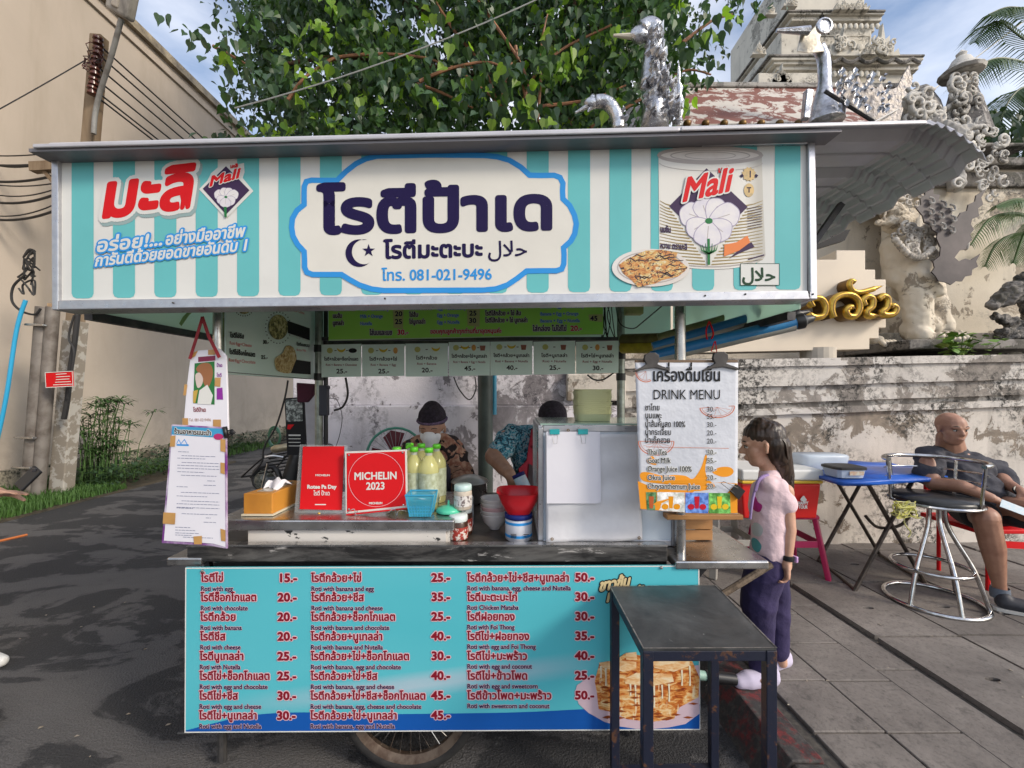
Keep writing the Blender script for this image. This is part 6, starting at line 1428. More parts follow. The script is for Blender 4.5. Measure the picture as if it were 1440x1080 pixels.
for q in ([(241, 613), (248, 612), (247, 628), (240, 628)], [(311, 617), (318, 618), (318, 636), (311, 634)], [(311, 650), (317, 651), (317, 667), (311, 665)], [(231, 720), (248, 721), (247, 737), (230, 736)], [(311, 743), (318, 745), (318, 761), (312, 760)], [(273, 754), (285, 753), (285, 765), (274, 765)]): MB().sheet(ph2, q, .0035).build('tape', MT['tape'], hl, clean=False)
mb = MB(); mb.lathe([(.006, -.002), (.009, 0), (.006, .002)], P(326, 608, YH - .02), 12, Matrix.Rotation(R(90), 3, 'X')); mb.bar(P(316, 600, YH - .02), P(319, 616, YH - .02), .01, .012, (0, 1, 0)); mb.tube([P(318, 606, YH - .02), P(327, 604, YH - .03), P(331, 608, YH - .03), P(326, 612, YH - .03), P(318, 609, YH - .02)], .0018, 6)
mb.build('binder_clip', MT['black'], hl, smooth=2)
# ------------------------------------------------------------------ drink menu
YD = 1.44
dk = thing('drink_menu', 'white and orange drink menu banner clipped to the right post of the cart', 'menu', P(965, 515, YD))
def pd(px, py, l=0):
    v = P(px, py, YD); v.y -= l + .0012 * math.sin((px - 893) * .055 + (py - 510) * .012); return v
def gridsheet(pf, q, nx, ny, l=0):
    (x0, y0), (x1, y1), (x2, y2), (x3, y3) = q; vs = []
    for j in range(ny + 1):
        for i in range(nx + 1):
            s, t = i / nx, j / ny; ax, ay_ = x0 + (x1 - x0) * s, y0 + (y1 - y0) * s; bx, by2 = x3 + (x2 - x3) * s, y3 + (y2 - y3) * s
            vs.append(pf(ax + (bx - ax) * t, ay_ + (by2 - ay_) * t, l))
    return vs, [(j * (nx + 1) + i, j * (nx + 1) + i + 1, (j + 1) * (nx + 1) + i + 1, (j + 1) * (nx + 1) + i) for j in range(ny) for i in range(nx)]
D_ = lambda pts: Z(pts, 4.154, 860, 480)
sh = MB().add(*gridsheet(pd, D_([(137, 125), (738, 125), (735, 1008), (165, 985)]), 30, 30)).build('banner', MT['drink_vinyl'], dk, smooth=True); so_ = sh.modifiers.new('s', 'SOLIDIFY'); so_.thickness = .001
org = flat('drink_orange_print', (.78, .30, .02), .35)
def dsh(nm, pts, m_, l=.0012, par=None): return MB().sheet(pd, D_(pts), l).build(nm, m_, par or dk, clean=False)
dsh('orange_band', [(152, 815), (220, 845), (350, 868), (480, 870), (560, 830), (640, 822), (735, 830), (735, 1004), (560, 1003), (400, 998), (168, 978)], org)
dsh('juice_splash', catmull([(165, 790), (175, 765), (220, 765), (300, 785), (370, 780), (430, 785), (475, 802), (520, 740), (545, 665), (556, 680), (545, 745), (560, 800), (600, 850), (480, 875), (350, 840), (200, 820)], 4, True), org, .0016)
dsh('juice_splash', catmull([(585, 762), (630, 735), (690, 735), (712, 760), (690, 785), (640, 790)], 4, True), org, .0016); dsh('juice_splash', catmull([(205, 690), (240, 670), (262, 720), (215, 712)], 4, True), org, .0016)
for k, (q, cols) in enumerate((([(200, 880), (262, 880), (262, 985), (205, 982)], ((.03, .10, .03), (.45, .10, .03))), ([(266, 880), (425, 882), (425, 998), (266, 985)], ((.45, .47, .42), (.75, .30, .01))), ([(430, 882), (562, 884), (562, 1003), (430, 1000)], ((.05, .12, .40), (.50, .01, .03))), ([(566, 884), (690, 886), (695, 1005), (566, 1003)], ((.06, .22, .03), (.70, .48, .02))))):
    pc = dsh('drink_photo', q, mat('drink_photo_back_%s' % 'abcd'[k], cols[0], tuple(min(1, x * 3 + .1) for x in cols[0]), 50, rough=.4), .0022)
    cx = (q[0][0] + q[1][0]) / 2; y = 895; w = 15
    fm = flat('drink_photo_fruit_%s' % 'abcd'[k], cols[1], .35)
    MB().sheet(pd, D_([(cx - w, y + 10), (cx + w, y + 10), (cx + w * .7, y + 80), (cx - w * .7, y + 80)]), .0028).build('glass_picture', fm, pc, clean=False)
    if k: 
        for s in (-1, 1): MB().sheet(pd, D_(ell(cx + s * 34, y + 70, 20, 17, 12)), .0032).build('fruit_picture', fm, pc, clean=False)
for (cx, cy, rx, ry, a0, a1) in ((615, 385, 100, 60, -8, 175), (260, 590, 104, 75, -5, 185), (200, 175, 60, 62, 60, 190)):
    mb = MB(); mb.strip(pd, D_(arc(cx, cy, rx, ry, a0, a1)), 1.3, False, .0014); mb.strip(pd, D_(arc(cx, cy, rx * .88, ry * .85, a0, a1)), .6, False, .0014)
    for a in range(int(a0) + 25, int(a1) - 10, 28): mb.strip(pd, D_([(cx, cy), (cx + rx * .8 * math.cos(R(a)), cy + ry * .8 * math.sin(R(a)))]), .35, False, .0014)
    if rx > 80: mb.strip(pd, D_([(cx + rx * math.cos(R(a0)), cy + ry * math.sin(R(a0))), (cx + rx * math.cos(R(a1)), cy + ry * math.sin(R(a1)))]), .8, False, .0014)
    mb.build('orange_slice_drawing', flat('coral_print', (.55, .16, .08)) if 'coral_print' not in bpy.data.materials else bpy.data.materials['coral_print'], dk, clean=False)
MB().strip(pd, D_([(200, 615), (683, 625)]), .6, False, .0016).build('rule', bpy.data.materials['coral_print'], dk, clean=False)
def dt(s, x, x1, y, em, b=.012, sl=0, o=True): text('lettering', s, pd, 860 + x / 4.154, 860 + x1 / 4.154, 480 + y / 4.154, em, T_['p_ink'], dk, bold=b, slope=sl, lift=.0036, outline=(T_['p_white'], .07) if o else None, nd=4)
dt('เครื่องดื่มเย็น', 235, 636, 232, 24.5, .018, 0, False); dt('DRINK MENU', 238, 634, 338, 19.5, .0, 0, False)
for s, x1, y, p_, yp in (('ชาไทย', 280, 402, '30.-', 410), ('นมแพะ', 292, 448, '55.-', 452), ('น้ำส้มคั้นสด 100%', 430, 498, '30.-', 500), ('น้ำกระเจี๊ยบ', 348, 545, '20.-', 548), ('น้ำเก๊กฮวย', 342, 592, '20.-', 596)): dt(s, 192, x1, y, 11.5, .012, .01, False); dt(p_, 553, 610, yp, 10, 0, 0, False)
for s, x1, y, p_ in (('Thai Tea', 322, 660, '30.-'), ('Goat Milk', 343, 708, '55.-'), ('Orange Juice 100%', 466, 757, '30.-'), ('Okra Juice', 368, 808, '20.-'), ('Chrysanthemum Juice', 514, 858, '20.-')): dt(s, 208, x1, y, 10.5, .012, .01); dt(p_, 553, 610, y, 10, 0)
for (cx, cy) in ((237, 105), (640, 100)):
    o = D_([(cx - 105, cy + 68), (cx - 60, cy + 45), (cx - 32, cy + 28), (cx - 46, cy), (cx - 40, cy - 28), (cx - 15, cy - 40), (cx + 20, cy - 40), (cx + 42, cy - 24), (cx + 44, cy + 5), (cx + 32, cy + 28), (cx + 60, cy + 40), (cx + 106, cy + 56), (cx + 104, cy + 68), (cx + 20, cy + 50), (cx - 30, cy + 54), (cx - 100, cy + 74)])
    MB().prism(plY(YD - .012), o, .014).build('bulldog_clip', mat('dark_steel_clip', (.045, .04, .038), (.08, .075, .07), 20, rough=.5, metal=.2), dk, bevel=.002)
mb = MB(); mb.prism(plY(YD - .012), D_([(700, 880), (735, 838), (782, 875), (745, 925)]), .014); mb.tube([pd(*p, .016) for p in D_([(705, 885), (625, 822), (640, 812), (725, 852)])], .0011, 6); mb.build('binder_clip', MT['black'], dk)
MB().bar(P(893, 508, YD + .01), P(1036, 508, YD + .01), .012, .008).build('batten', mat('brown_batten', (.16, .10, .06)), dk)
# rolled parasols/awnings beside the post
for k, (p0, p1, r, c, lab) in enumerate((((916, 502, 1.72), (1121, 453, 1.60), .026, 'blue', 'lowest blue and grey rolled parasol tied in a bundle at the right post'), ((918, 488, 1.80), (1113, 431, 1.70), .022, 'blue', 'blue and olive rolled parasol with black tip, second from the bottom of the bundle'), ((930, 483, 1.88), (1116, 443, 1.76), .016, 'olive', 'olive green rolled parasol squeezed between the two blue ones'), ((925, 474, 1.95), (1085, 429, 1.88), .017, 'olive', 'topmost thin olive rolled parasol of the bundle at the right post'))):
    t_ = thing('rolled_parasol', lab, 'parasol', P(*p0), 'rolled parasols tied at the right post')
    a, b2 = P(*p0), P(*p1); d = (b2 - a)
    m1 = mat('parasol_blue', (.012, .13, .33), (.02, .20, .42), 6, rough=.4) if c == 'blue' and k == 0 else (bpy.data.materials['parasol_blue'] if c == 'blue' else mat('parasol_olive', (.12, .14, .05), (.2, .2, .09), 8, rough=.5))
    MB().tube([a, a + d * .3, a + d * .9, a + d * .985], [r * .9, r, r, r * .96], 14).build('cloth', m1, t_, smooth=True)
    if k < 2: MB().tube([a + Vector((0, -.003, -r * .45)), a + d * .98 + Vector((0, -.003, -r * .45))], r * .72, 12).build('grey_fold', mat('parasol_grey', (.30, .30, .27), (.22, .23, .2), 7, rough=.5), t_, smooth=True)
    MB().lathe([(r, -.008), (r * 1.12, 0), (r * 1.12, .02), (r * .7, .03), (r * .5, .05), (r * .2, .06)], b2, 16, d.to_track_quat('Z', 'Y').to_matrix()).build('end_cap', MT['black'], t_, smooth=True)
mb = MB(); mb.tube(catmull([P(997, 452, 1.66), P(993, 466, 1.64), P(996, 480, 1.66), P(1003, 470, 1.64), P(998, 453, 1.66)]), .003, 6); mb.tube([P(1005, 480, 1.62), P(1000, 494, 1.6), P(1008, 496, 1.6), P(1006, 480, 1.62)], .002, 5); tag(mb.build('red_string', T_['p_red']), 'thin red string tied around the rolled parasols', 'string')
for y, w, c, lab in ((478, 400, (.13, .12, .03), 'upper dirty olive rolled mat lying behind the right rear post'), (489, 1, (.42, .36, .02), 'mustard yellow rolled mat under the olive one behind the right rear post')):
    tag(MB().tube([P(876, y, 2.2), P(936, y - 1, 2.0)], .03, 14).build('rolled_mat', mat('rolled_mat_%s' % ('olive' if y < 480 else 'yellow'), c, tuple(x * .6 for x in c), 20, rough=.6), smooth=True), lab, 'mat')
# cables, sockets around the rear posts
def wire(pts, r, lab, nm='cable'): return tag(MB().tube(catmull(pts, 7), r, 6).build(nm, MT['cable'], smooth=True), lab, 'cable')
wire([P(866, 430, 2.3), P(872, 455, 2.3), P(890, 462, 2.3), P(905, 452, 2.2), P(938, 424, 2.1)], .003, 'thin dark cable looping under the right end of the cart sign')
wire([P(486, 531, 2.4), P(489, 555, 2.4), P(482, 572, 2.4), P(470, 577, 2.4)], .006, 'thick black cable curving into the power strip')
wire([P(463, 560, 2.38), P(474, 563, 2.4), P(481, 585, 2.4), P(478, 610, 2.4), P(471, 632, 2.4)], .0022, 'thin charger cable dangling beside the power strip')
wire([P(638, 530, 2.5), P(646, 548, 2.5), P(660, 562, 2.5), P(669, 548, 2.5), P(668, 530, 2.5)], .004, 'black cable loop hanging below the price cards')
wire([P(826, 527, 2.4), P(836, 534, 2.4), P(850, 533, 2.4), P(868, 520, 2.4)], .005, 'black cable and plug hanging at the right end of the price cards')
wire([P(405, 535, 2.45), P(400, 562, 2.45), P(388, 600, 2.5), P(372, 628, 2.5), P(368, 650, 2.5), P(352, 672, 2.5)], .005, 'long dark cable hanging down left of the rear post')
tag(MB().box(P(456, 563, 2.4), (.045, .04, .17)).box(P(462, 545, 2.38), (.01, .03, .02)).build('power_strip', mat('black_strip', (.012, .014, .03), (.12, .13, .10), 12, lo=.6, hi=.62, rough=.4), bevel=.004), 'black and grey power strip fixed to the left rear post', 'power strip')
tag(MB().box(P(891, 436, 2.25), (.09, .06, .05)).build('junction_box', mat('old_yellow_box', (.38, .40, .16), (.28, .3, .12), 20), bevel=.005), 'dusty yellow green junction box under the right end of the sign', 'electrical box')
mb = MB()
for k in range(9): x = 848 + rq.uniform(-6, 14); mb.tube(catmull([P(x, 424, 2.42), P(x + rq.uniform(-8, 8), 440 + rq.uniform(0, 20), 2.42), P(x + rq.uniform(-3, 8), 478, 2.42)]), .0028, 5)
tag(mb.build('cable_tangle', MT['cable']), 'tangle of thin dark cables at the right end of the green banner', 'cable')
tag(MB().tube(catmull([P(848, 428, 2.36), P(872, 410, 2.3)], 3), .002, 5).build('hook_wire', MT['cable']), 'short hook wire holding the right top corner of the green banner', 'wire')
# black poster and purple object behind left rear post
po = thing('black_poster', 'narrow black and white poster standing beside the left rear post', 'poster', P(418, 620, 2.6))
pp_ = plY(2.6)
MB().prism(pp_, [(400, 560), (427, 558), (431, 640), (404, 640)], .012).build('board', T_['p_ink'], po)
MB().sheet(pp_, [(402, 562), (425, 560), (426, 592), (403, 593)], .002).build('photo_print', mat('grey_photo_print', (.06, .07, .07), (.45, .5, .48), 45, lo=.45, hi=.6), po, clean=False)
MB().sheet(pp_, [(405, 597), (414, 597), (408, 604), (404, 603)], .002).build('red_mark', T_['p_red'], po, clean=False)
mb = MB()
for y in (612, 617, 622, 627): mb.strip(pp_, [(406, y), (423, y)], 2 if y == 612 else 1, False, .002)
mb.build('small_print', T_['p_white'], po, clean=False)
tag(MB().prism(plY(2.55), [(416, 538), (443, 540), (440, 556), (432, 566), (417, 566)], .03).build('plum_bag', cloth('plum_cloth', (.07, .012, .03), (.04, .01, .02)), bevel=.008), 'small dark plum bag hanging below the left side banner', 'bag')
tag(MB().prism(plY(2.9), [(427, 556), (449, 548), (449, 640), (430, 640)], .02).build('white_sheet', cloth('white_sheet_cloth', (.55, .54, .56), (.42, .41, .44)), bevel=.004), 'crumpled whitish sheet hanging behind the left rear post', 'sheet')
# ------------------------------------------------------------------ things on the counter
ZC, ZT = .946, .846
tb = thing('tissue_box', 'orange tissue box with a white tissue sticking out on the steel counter', 'tissue box', (-1.0, 1.63, ZC))
m_or = mat('orange_tissue_box', (.55, .24, .035), (.45, .19, .03), 8, rough=.5)
mb = MB(); mb.prism(lambda a, b2, l=0: Vector((a, b2, ZC + .085 + l)), [(-1.02, 1.62), (-.91, 1.62), (-.93 + .03, 1.86), (-1.01 + .03, 1.86)], .078); mb.build('box', m_or, tb, bevel=.003)
MB().prism(lambda a, b2, l=0: Vector((a, b2, ZC + .008 + l)), [(-1.025, 1.615), (-.905, 1.615), (-.895, 1.865), (-.99, 1.865)], .007).build('tray', mat('cream_card', (.6, .55, .42)), tb)
MB().mm((-.985, 1.65, ZC + .0855), (-.93, 1.82, ZC + .088)).build('opening', mat('box_film', (.40, .36, .30), rough=.2), tb)
vs = []; 
for i in range(7):
    for j in range(5): vs.append((-.985 + .012 * i + .02 * j * .3, 1.69 + .05 * math.sin(i * 1.1) * .3 + j * .008, ZC + .088 + .042 * math.sin(j / 4 * 2.6) * (1 - abs(i - 3) / 8) + .006 * math.sin(i * 2.3 + j)))
MB().add(vs, [(i * 5 + j, i * 5 + j + 1, (i + 1) * 5 + j + 1, (i + 1) * 5 + j) for i in range(6) for j in range(4)]).build('tissue', MT['paper'], tb, smooth=True)
# acrylic stand, red card
ac = thing('red_card_stand', 'tall red award card in a clear acrylic stand on the counter, beside the tissue box', 'card stand', P(450, 728, 1.66))
pa = pl(P(450, 727, 1.66), (0, -1, .16))
MB().prism(pa, [(421, 625), (488, 626), (484, 728), (413, 724)], .003, -.004).build('acrylic_holder', MT['acryl'], ac)
MB().prism(pa, [(426, 628), (484, 627.5), (480.5, 717.5), (421.5, 716)], .002).build('red_card', T_['p_red'], ac)
MB().mm(P(415, 730, 1.645), P(484, 727, 1.70)).build('foot', MT['acryl'], ac)
L_ = .0008
text('lettering', 'MICHELIN', pa, 443.5, 464, 669.5, 3.6, T_['p_white'], ac, bold=.04, lift=L_, nd=4)
text('lettering', 'Rotee Pa Day', pa, 432, 473, 687, 7.4, T_['p_white'], ac, bold=.05, lift=L_, nd=4); text('lettering', 'โรตี ป้าเด', pa, 441, 464, 696.5, 8.5, T_['p_white'], ac, bold=.02, lift=L_, nd=4)
MB().strip(pa, [(443, 709.5), (458.5, 709.5)], 1.4, False, L_).build('rule', T_['p_white'], ac, clean=False); 
MB().strip(pa, catmull([(440, 652), (436, 648), (440, 640), (444, 633), (451, 630.5), (459, 633), (464, 640), (470, 648), (466, 652)], 4), 2.2, False, L_).build('outline_mark', T_['p_white'], ac, clean=False) if 0 else None
MB().lathe([(.0, .004), (.005, 0)], pa(449, 722, .004), 10, Matrix.Rotation(R(90), 3, 'X')).build('brass_pin', MT['gold'], ac)
# plaque
pq_ = thing('red_plaque', 'square red and white framed award plaque on a wire stand on the counter', 'plaque', P(528, 722, 1.64))
pq = pl(P(528, 720, 1.64), (0, -1, .14))
MB().prism(pq, [(485, 635), (571.5, 632), (573, 714), (486, 722.5)], .012).build('plate', mat('plaque_white_edge', (.62, .60, .56), rough=.3), pq_, bevel=.001)
MB().sheet(pq, [(487.5, 637.5), (569.5, 634.5), (571, 711), (488, 719.5)], .001).build('red_face', T_['p_red'], pq_, clean=False)
MB().strip(pq, ell(529, 674.5, 38.5, 38, 44), .55, True, .0016).build('circle_line', T_['p_pink'], pq_, clean=False)
text('lettering', 'MICHELIN', pq, 498, 558.5, 674.6, 14.5, T_['p_white'], pq_, bold=.028, slope=-.02, lift=.0018); text('lettering', '2023', pq, 515, 541.5, 688.5, 14.5, T_['p_white'], pq_, bold=.028, slope=-.02, lift=.0018)
text('lettering', 'MICHELIN', pq, 519, 538, 709, 4, T_['p_white'], pq_, bold=.05, slope=-.02, lift=.0018, nd=4)
mb = MB()
for (x, y) in ((491, 640), (566.5, 636.5), (567.5, 710), (491, 716)): mb.lathe([(.0045, 0), (.0035, .003), (0, .004)], pq(x, y, .0), 12, Matrix.Rotation(R(90), 3, 'X'))
mb.build('screw', MT['chrome'], pq_, smooth=True)
MB().tube([P(487, 724, 1.635), P(572, 715, 1.635)], .003, 6).build('red_rod', T_['p_red'], pq_)
mb = MB()
for x in (500, 557): mb.tube(catmull([P(x - 12, 721, 1.62), P(x - 2, 716, 1.62), P(x, 727, 1.63), P(x + 4, 718, 1.64), P(x + 16, 719, 1.66)]), .0017, 6)
mb.build('wire_stand', MT['chrome'], pq_)
# bottles
def bottle(x, y, lab, h=.246, r=.041):
    b = thing('oil_bottle', lab, 'bottle', (x, y, ZC if y < 2.0 else ZT), 'oil bottles with green caps on the counter', local=True)
    pr_ = [(r * .9, 0), (r, .008), (r, h * .42), (r * .93, h * .45), (r, h * .48), (r, h * .66), (r * .93, h * .72), (r * .6, h * .82), (.014, h * .88)]
    MB().lathe(pr_, n=16).build('bottle_body', MT['oilp'], b, smooth=True)
    MB().lathe([(.0145, h * .875), (.014, h * .93)], n=14).build('neck', MT['clearp'], b, smooth=True)
    MB().lathe([(.0175, h * .925), (.0175, h * .985), (.015, h), (0, h)], n=16).build('cap', mat('lime_green_cap', (.12, .56, .03), rough=.35) if 'lime_green_cap' not in bpy.data.materials else bpy.data.materials['lime_green_cap'], b, smooth=2)
    lb_ = MB().lathe([(r + .0008, h * .12), (r + .0008, h * .60)], n=16, cap=False); lb_.f = [f for i, f in enumerate(lb_.f) if 8 <= i <= 15]
    lb_.build('bottle_label', mat('pale_bottle_label', (.50, .55, .42), (.30, .33, .20), 45, rough=.4) if 'pale_bottle_label' not in bpy.data.materials else bpy.data.materials['pale_bottle_label'], b, smooth=True)
    return b
for x, y, lab in ((-.470, 1.74, 'oil bottle half hidden behind the top left corner of the square plaque'), (-.448, 1.87, 'oil bottle behind the square plaque with its green cap turned to the dangling tie'), (-.400, 1.74, 'oil bottle with green cap just right of the square plaque, in the front row'), (-.395, 1.86, 'oil bottle in the back row between the two front bottles'), (-.335, 1.72, 'front oil bottle with a printed label behind the blue basket'), (-.325, 1.84, 'rightmost oil bottle, in the back row beside the seller in floral jacket')):
    bottle(x, y, lab)
tag(MB().tube([(-.425, 1.72, 1.192), (-.40, 1.71, 1.208)], .006, 8).build('cap_tab', bpy.data.materials['lime_green_cap']), 'small lime green plastic tab sticking up between the oil bottle caps', 'tab')
# basket
bk = thing('blue_basket', 'small translucent blue plastic basket with folded paper in front of the oil bottles', 'basket', (-.345, 1.62, ZC))
def ringbox(cx, cy, z, w, d): return [(cx - w, cy - d, z), (cx + w, cy - d, z), (cx + w, cy + d, z), (cx - w, cy + d, z)]
mb = MB(); A4 = ringbox(-.345, 1.63, ZC + .003, .038, .03); B4 = ringbox(-.345, 1.63, ZC + .085, .052, .04)
mb.add(A4 + B4, [(0, 1, 2, 3), (0, 1, 5, 4), (1, 2, 6, 5), (2, 3, 7, 6), (3, 0, 4, 7)]); mb.build('basket_wall', MT['bluenet'], bk, clean=False)
bb = mat('blue_plastic', (.03, .30, .50), rough=.35)
mb = MB(); mb.tube(B4, .004, 6, closed=True)
mb.build('basket_rim', bb, bk); mb = MB()
for k in range(4): mb.tube([A4[k], B4[k]], .003, 5)
for t in (.15, .3, .45): mb.tube([Vector(a).lerp(Vector(b2), t) for a, b2 in zip(A4, B4)], .0015, 5, closed=True)
for k in range(9): mb.tube([Vector(A4[0]).lerp(Vector(A4[1]), k / 8), Vector(A4[0]).lerp(Vector(A4[1]), k / 8).lerp(Vector(B4[0]).lerp(Vector(B4[1]), k / 8), .5)], .0012, 4)
mb.build('basket_mesh', bb, bk)
MB().add([(-.385, 1.61, ZC + .06), (-.36, 1.60, ZC + .075), (-.34, 1.615, ZC + .064), (-.305, 1.60, ZC + .07), (-.30, 1.66, ZC + .05), (-.39, 1.66, ZC + .05)], [(0, 1, 5), (1, 2, 4, 5), (2, 3, 4)]).build('paper', MT['paper'], bk)
MB().lathe([(.045, 0), (.05, .004), (.045, .016), (.02, .024), (.005, .026), (.004, .045), (0, .046)], (-.248, 1.67, ZC + .002), 22).build('lid', mat('sea_green_plastic', (.08, .50, .32), rough=.3), None, smooth=2)
tag(bpy.data.objects['lid'], 'round sea green plastic lid with a small knob at the right end of the counter', 'lid')
jl = mat('milky_white_lid', (.62, .70, .70), rough=.35); jr = mat('red_brown_label', (.30, .03, .02), (.6, .55, .5), 60, lo=.5, hi=.55, rough=.4); jc = mat('cocoa_spread', (.045, .018, .01), rough=.3)
def jar(name, x, y, z, r, h, lab, body, lidm, labm, g='jars at the right end of the counter'):
    b = thing(name, lab, 'jar', (x, y, z), g, local=True)
    MB().lathe([(r * .9, 0), (r, .006), (r, h * .72), (r * .85, h * .80)], n=20).build('jar_body', body, b, smooth=2)
    MB().lathe([(r * .93, h * .76), (r * .98, h * .78), (r * .98, h * .96), (r * .9, h), (0, h)], n=20).build('lid', lidm, b, smooth=2)
    if labm: MB().lathe([(r + .0008, h * .15), (r + .0008, h * .58)], n=20, cap=False).build('jar_label', labm, b, smooth=True)
jar('spread_jar', -.205, 1.63, ZT, .036, .105, 'front brown spread jar with white lid and red label', jc, jl, jr)
jar('spread_jar', -.195, 1.72, ZT, .036, .115, 'brown spread jar with white lid just behind the front one', jc, jl, jr)
jar('spread_jar', -.20, 1.82, ZT, .036, .125, 'pale lidded jar at the back of the row beside the bowls', MT['milky'], jl, None)
jar('clear_jar', -.192, 1.67, ZT + .115, .035, .095, 'clear jar with pale aqua lid stacked on top of the spread jars', mat('milk_powder', (.52, .46, .38), (.4, .34, .28), 40), mat('aqua_lid', (.52, .68, .66), rough=.35), mat('clear_jar_label', (.62, .6, .58), (.15, .12, .12), 90, lo=.52, hi=.56))
# bowls
for k in range(5):
    b = thing('bowl', ['lowest, deepest white bowl of the stack beside the red bowl', 'second white bowl from the bottom of the stack', 'middle pinkish rimmed bowl of the white stack', 'second white bowl from the top of the stack', 'topmost white bowl of the stack beside the red bowl'][k], 'bowl', (-.072, 1.78, ZT + .002 + .016 * k), 'stacked white bowls on the cart tray', local=True)
    MB().lathe([(.022, 0), (.024, .006), (.047, .03), (.058, .062), (.060, .066), (.056, .062), (.044, .032), (.0, .010)], n=26, cap=False).build('bowl_shell', mat('bowl_white', (.58, .55, .53), (.5, .46, .45), 9, rough=.25) if k == 0 else (mat('bowl_pink', (.55, .36, .36), rough=.25) if k == 2 else bpy.data.materials['bowl_white']), b, smooth=2)
# tub and red bowl
tu = thing('blue_white_tub', 'white tub with blue bands and dark blue lid under the red bowl', 'tub', (.026, 1.66, ZT), local=True)
MB().lathe([(.046, 0), (.052, .006), (.052, .080), (.05, .084)], n=26).build('tub_body', mat('tub_white', (.58, .60, .66), rough=.35), tu, smooth=2)
for z in (.022, .070): MB().lathe([(.0528, z - .005), (.0528, z + .005)], n=26, cap=False).build('band', T_['p_blue'], tu, smooth=True)
MB().lathe([(.050, .083), (.0545, .085), (.0545, .101), (.05, .103), (0, .103)], n=26).build('lid', flat('dark_blue_lid', (.01, .02, .14), .35), tu, smooth=2)
ptu = plY(1.605)
mb = MB()
for k in range(9): mb.strip(ptu, [(718.5 + k * .9, 751), (718.5 + k * .9, 757)], .5)
for y in (752, 755): mb.strip(ptu, [(736, y), (744, y)], 1.0)
mb.build('tub_print', T_['p_ink'], tu, clean=False); KIDS[tu.name][-1].matrix_parent_inverse = Matrix.Translation(-Vector((.026, 1.66, ZT)))
rb_ = thing('red_bowl', 'big square red plastic bowl standing on the blue and white tub', 'bowl', (.026, 1.66, ZT + .104), local=True)
def sq(r, z, n=32, p=4.0):
    o = []
    for k in range(n):
        a = 2 * math.pi * k / n; c, s = math.cos(a), math.sin(a); q = (abs(c) ** p + abs(s) ** p) ** (-1 / p); o.append((r * q * c, r * q * s, z))
    return o
rings = [sq(.045, .0, p=3), sq(.054, .015, p=3), sq(.070, .048), sq(.083, .082), sq(.086, .085), sq(.080, .081), sq(.064, .046), sq(.048, .014, p=3)]
mb = MB(); mb.add([v for r_ in rings for v in r_], [(i * 32 + k, i * 32 + (k + 1) % 32, (i + 1) * 32 + (k + 1) % 32, (i + 1) * 32 + k) for i in range(7) for k in range(32)] + [tuple(range(32)), tuple(range(224, 256))]); mb.build('bowl_shell', mat('red_plastic', (.52, .012, .02), rough=.28), rb_, smooth=True)
# glass case
gc = thing('glass_case', 'aluminium framed glass display case on the right half of the cart', 'display case', (.33, 1.75, ZT))
x0, x1, y0, y1, z0, z1 = .106, .60, 1.585, 1.98, ZT, 1.285
for (a, b2) in (((x0, y0), (x0, y0)), ((x1, y0), (x1, y0)), ((x0, y1), (x0, y1)), ((x1, y1), (x1, y1))): MB().mm((a[0] - .009 if 0 else a - .009, b2 * 0 + 0, 0), (0, 0, 0)) if 0 else None
for x in (x0, x1):
    for y in (y0, y1): MB().mm((x - .009, y - .009, z0), (x + .009, y + .009, z1)).build('frame_post', MT['alu'], gc, bevel=.002)
for z in (z0 + .012, z1 - .004):
    for y in (y0, y1): MB().mm((x0 + .0095, y - .0085, z - .011), (x1 - .0095, y + .0085, z + .011)).build('frame_rail', MT['alu'], gc, bevel=.002)
    for x in (x0, x1): MB().mm((x - .0085, y0 + .0095, z - .011), (x + .0085, y1 - .0095, z + .011)).build('frame_rail', MT['alu'], gc, bevel=.002)
MB().mm((x0 + .01, y0 - .003, z0 + .02), (x1 - .01, y0 + .001, z1 - .014)).build('front_pane', MT['milky'], gc)
for x in (x0, x1): MB().mm((x - .002, y0 + .01, z0 + .02), (x + .002, y1 - .01, z1 - .014)).build('side_pane', MT['pane'], gc)
MB().mm((x0, y0 + .01, z1 + .008), (x1, y1 - .01, z1 + .014)).build('top_pane', mat('greenish_glass_top', (.30, .42, .36), rough=.12), gc)
MB().mm((x0 + .01, y0 + .01, 1.05), (x1 - .01, y1 - .01, 1.055)).build('shelf', MT['pane'], gc)
vy = thing('vinyl_cover', 'creased silvery vinyl sheet with eyelets hanging over the glass case front', 'cover', P(838, 610, 1.57))
def pv(px, py, l=0): v = P(px, py, 1.568); v.y -= l + .004 * math.sin(px * .07 + py * .03) + .003 * math.sin(py * .13 + px * .02); return v
o_ = MB().add(*gridsheet(pv, [(767, 609), (896, 611), (904, 760), (768, 762)], 30, 30)).build('sheet', MT['vinyl'], vy, smooth=True); so_ = o_.modifiers.new('s', 'SOLIDIFY'); so_.thickness = .001
for (x, y) in ((776, 756.5), (898.5, 756), (799, 605)): MB().lathe([(.003, 0), (.0055, .001), (.0055, .002), (.003, .002)], pv(x, y, .004), 14, Matrix.Rotation(R(90), 3, 'X'), cap=False).build('eyelet', MT['gold_dark'], vy)
pc_ = thing('clipped_paper', 'blank white paper sheets clipped by two teal binder clips on the vinyl cover', 'paper', P(805, 610, 1.55))
for k in range(3): MB().prism(plY(1.553 + k * .002), [(768.5 + k, 607), (841 + k * 1.4, 607), (841.5 + k * 1.8, 708 - k), (769, 708 - k)], .0008).build('sheet', MT['paper'], pc_)
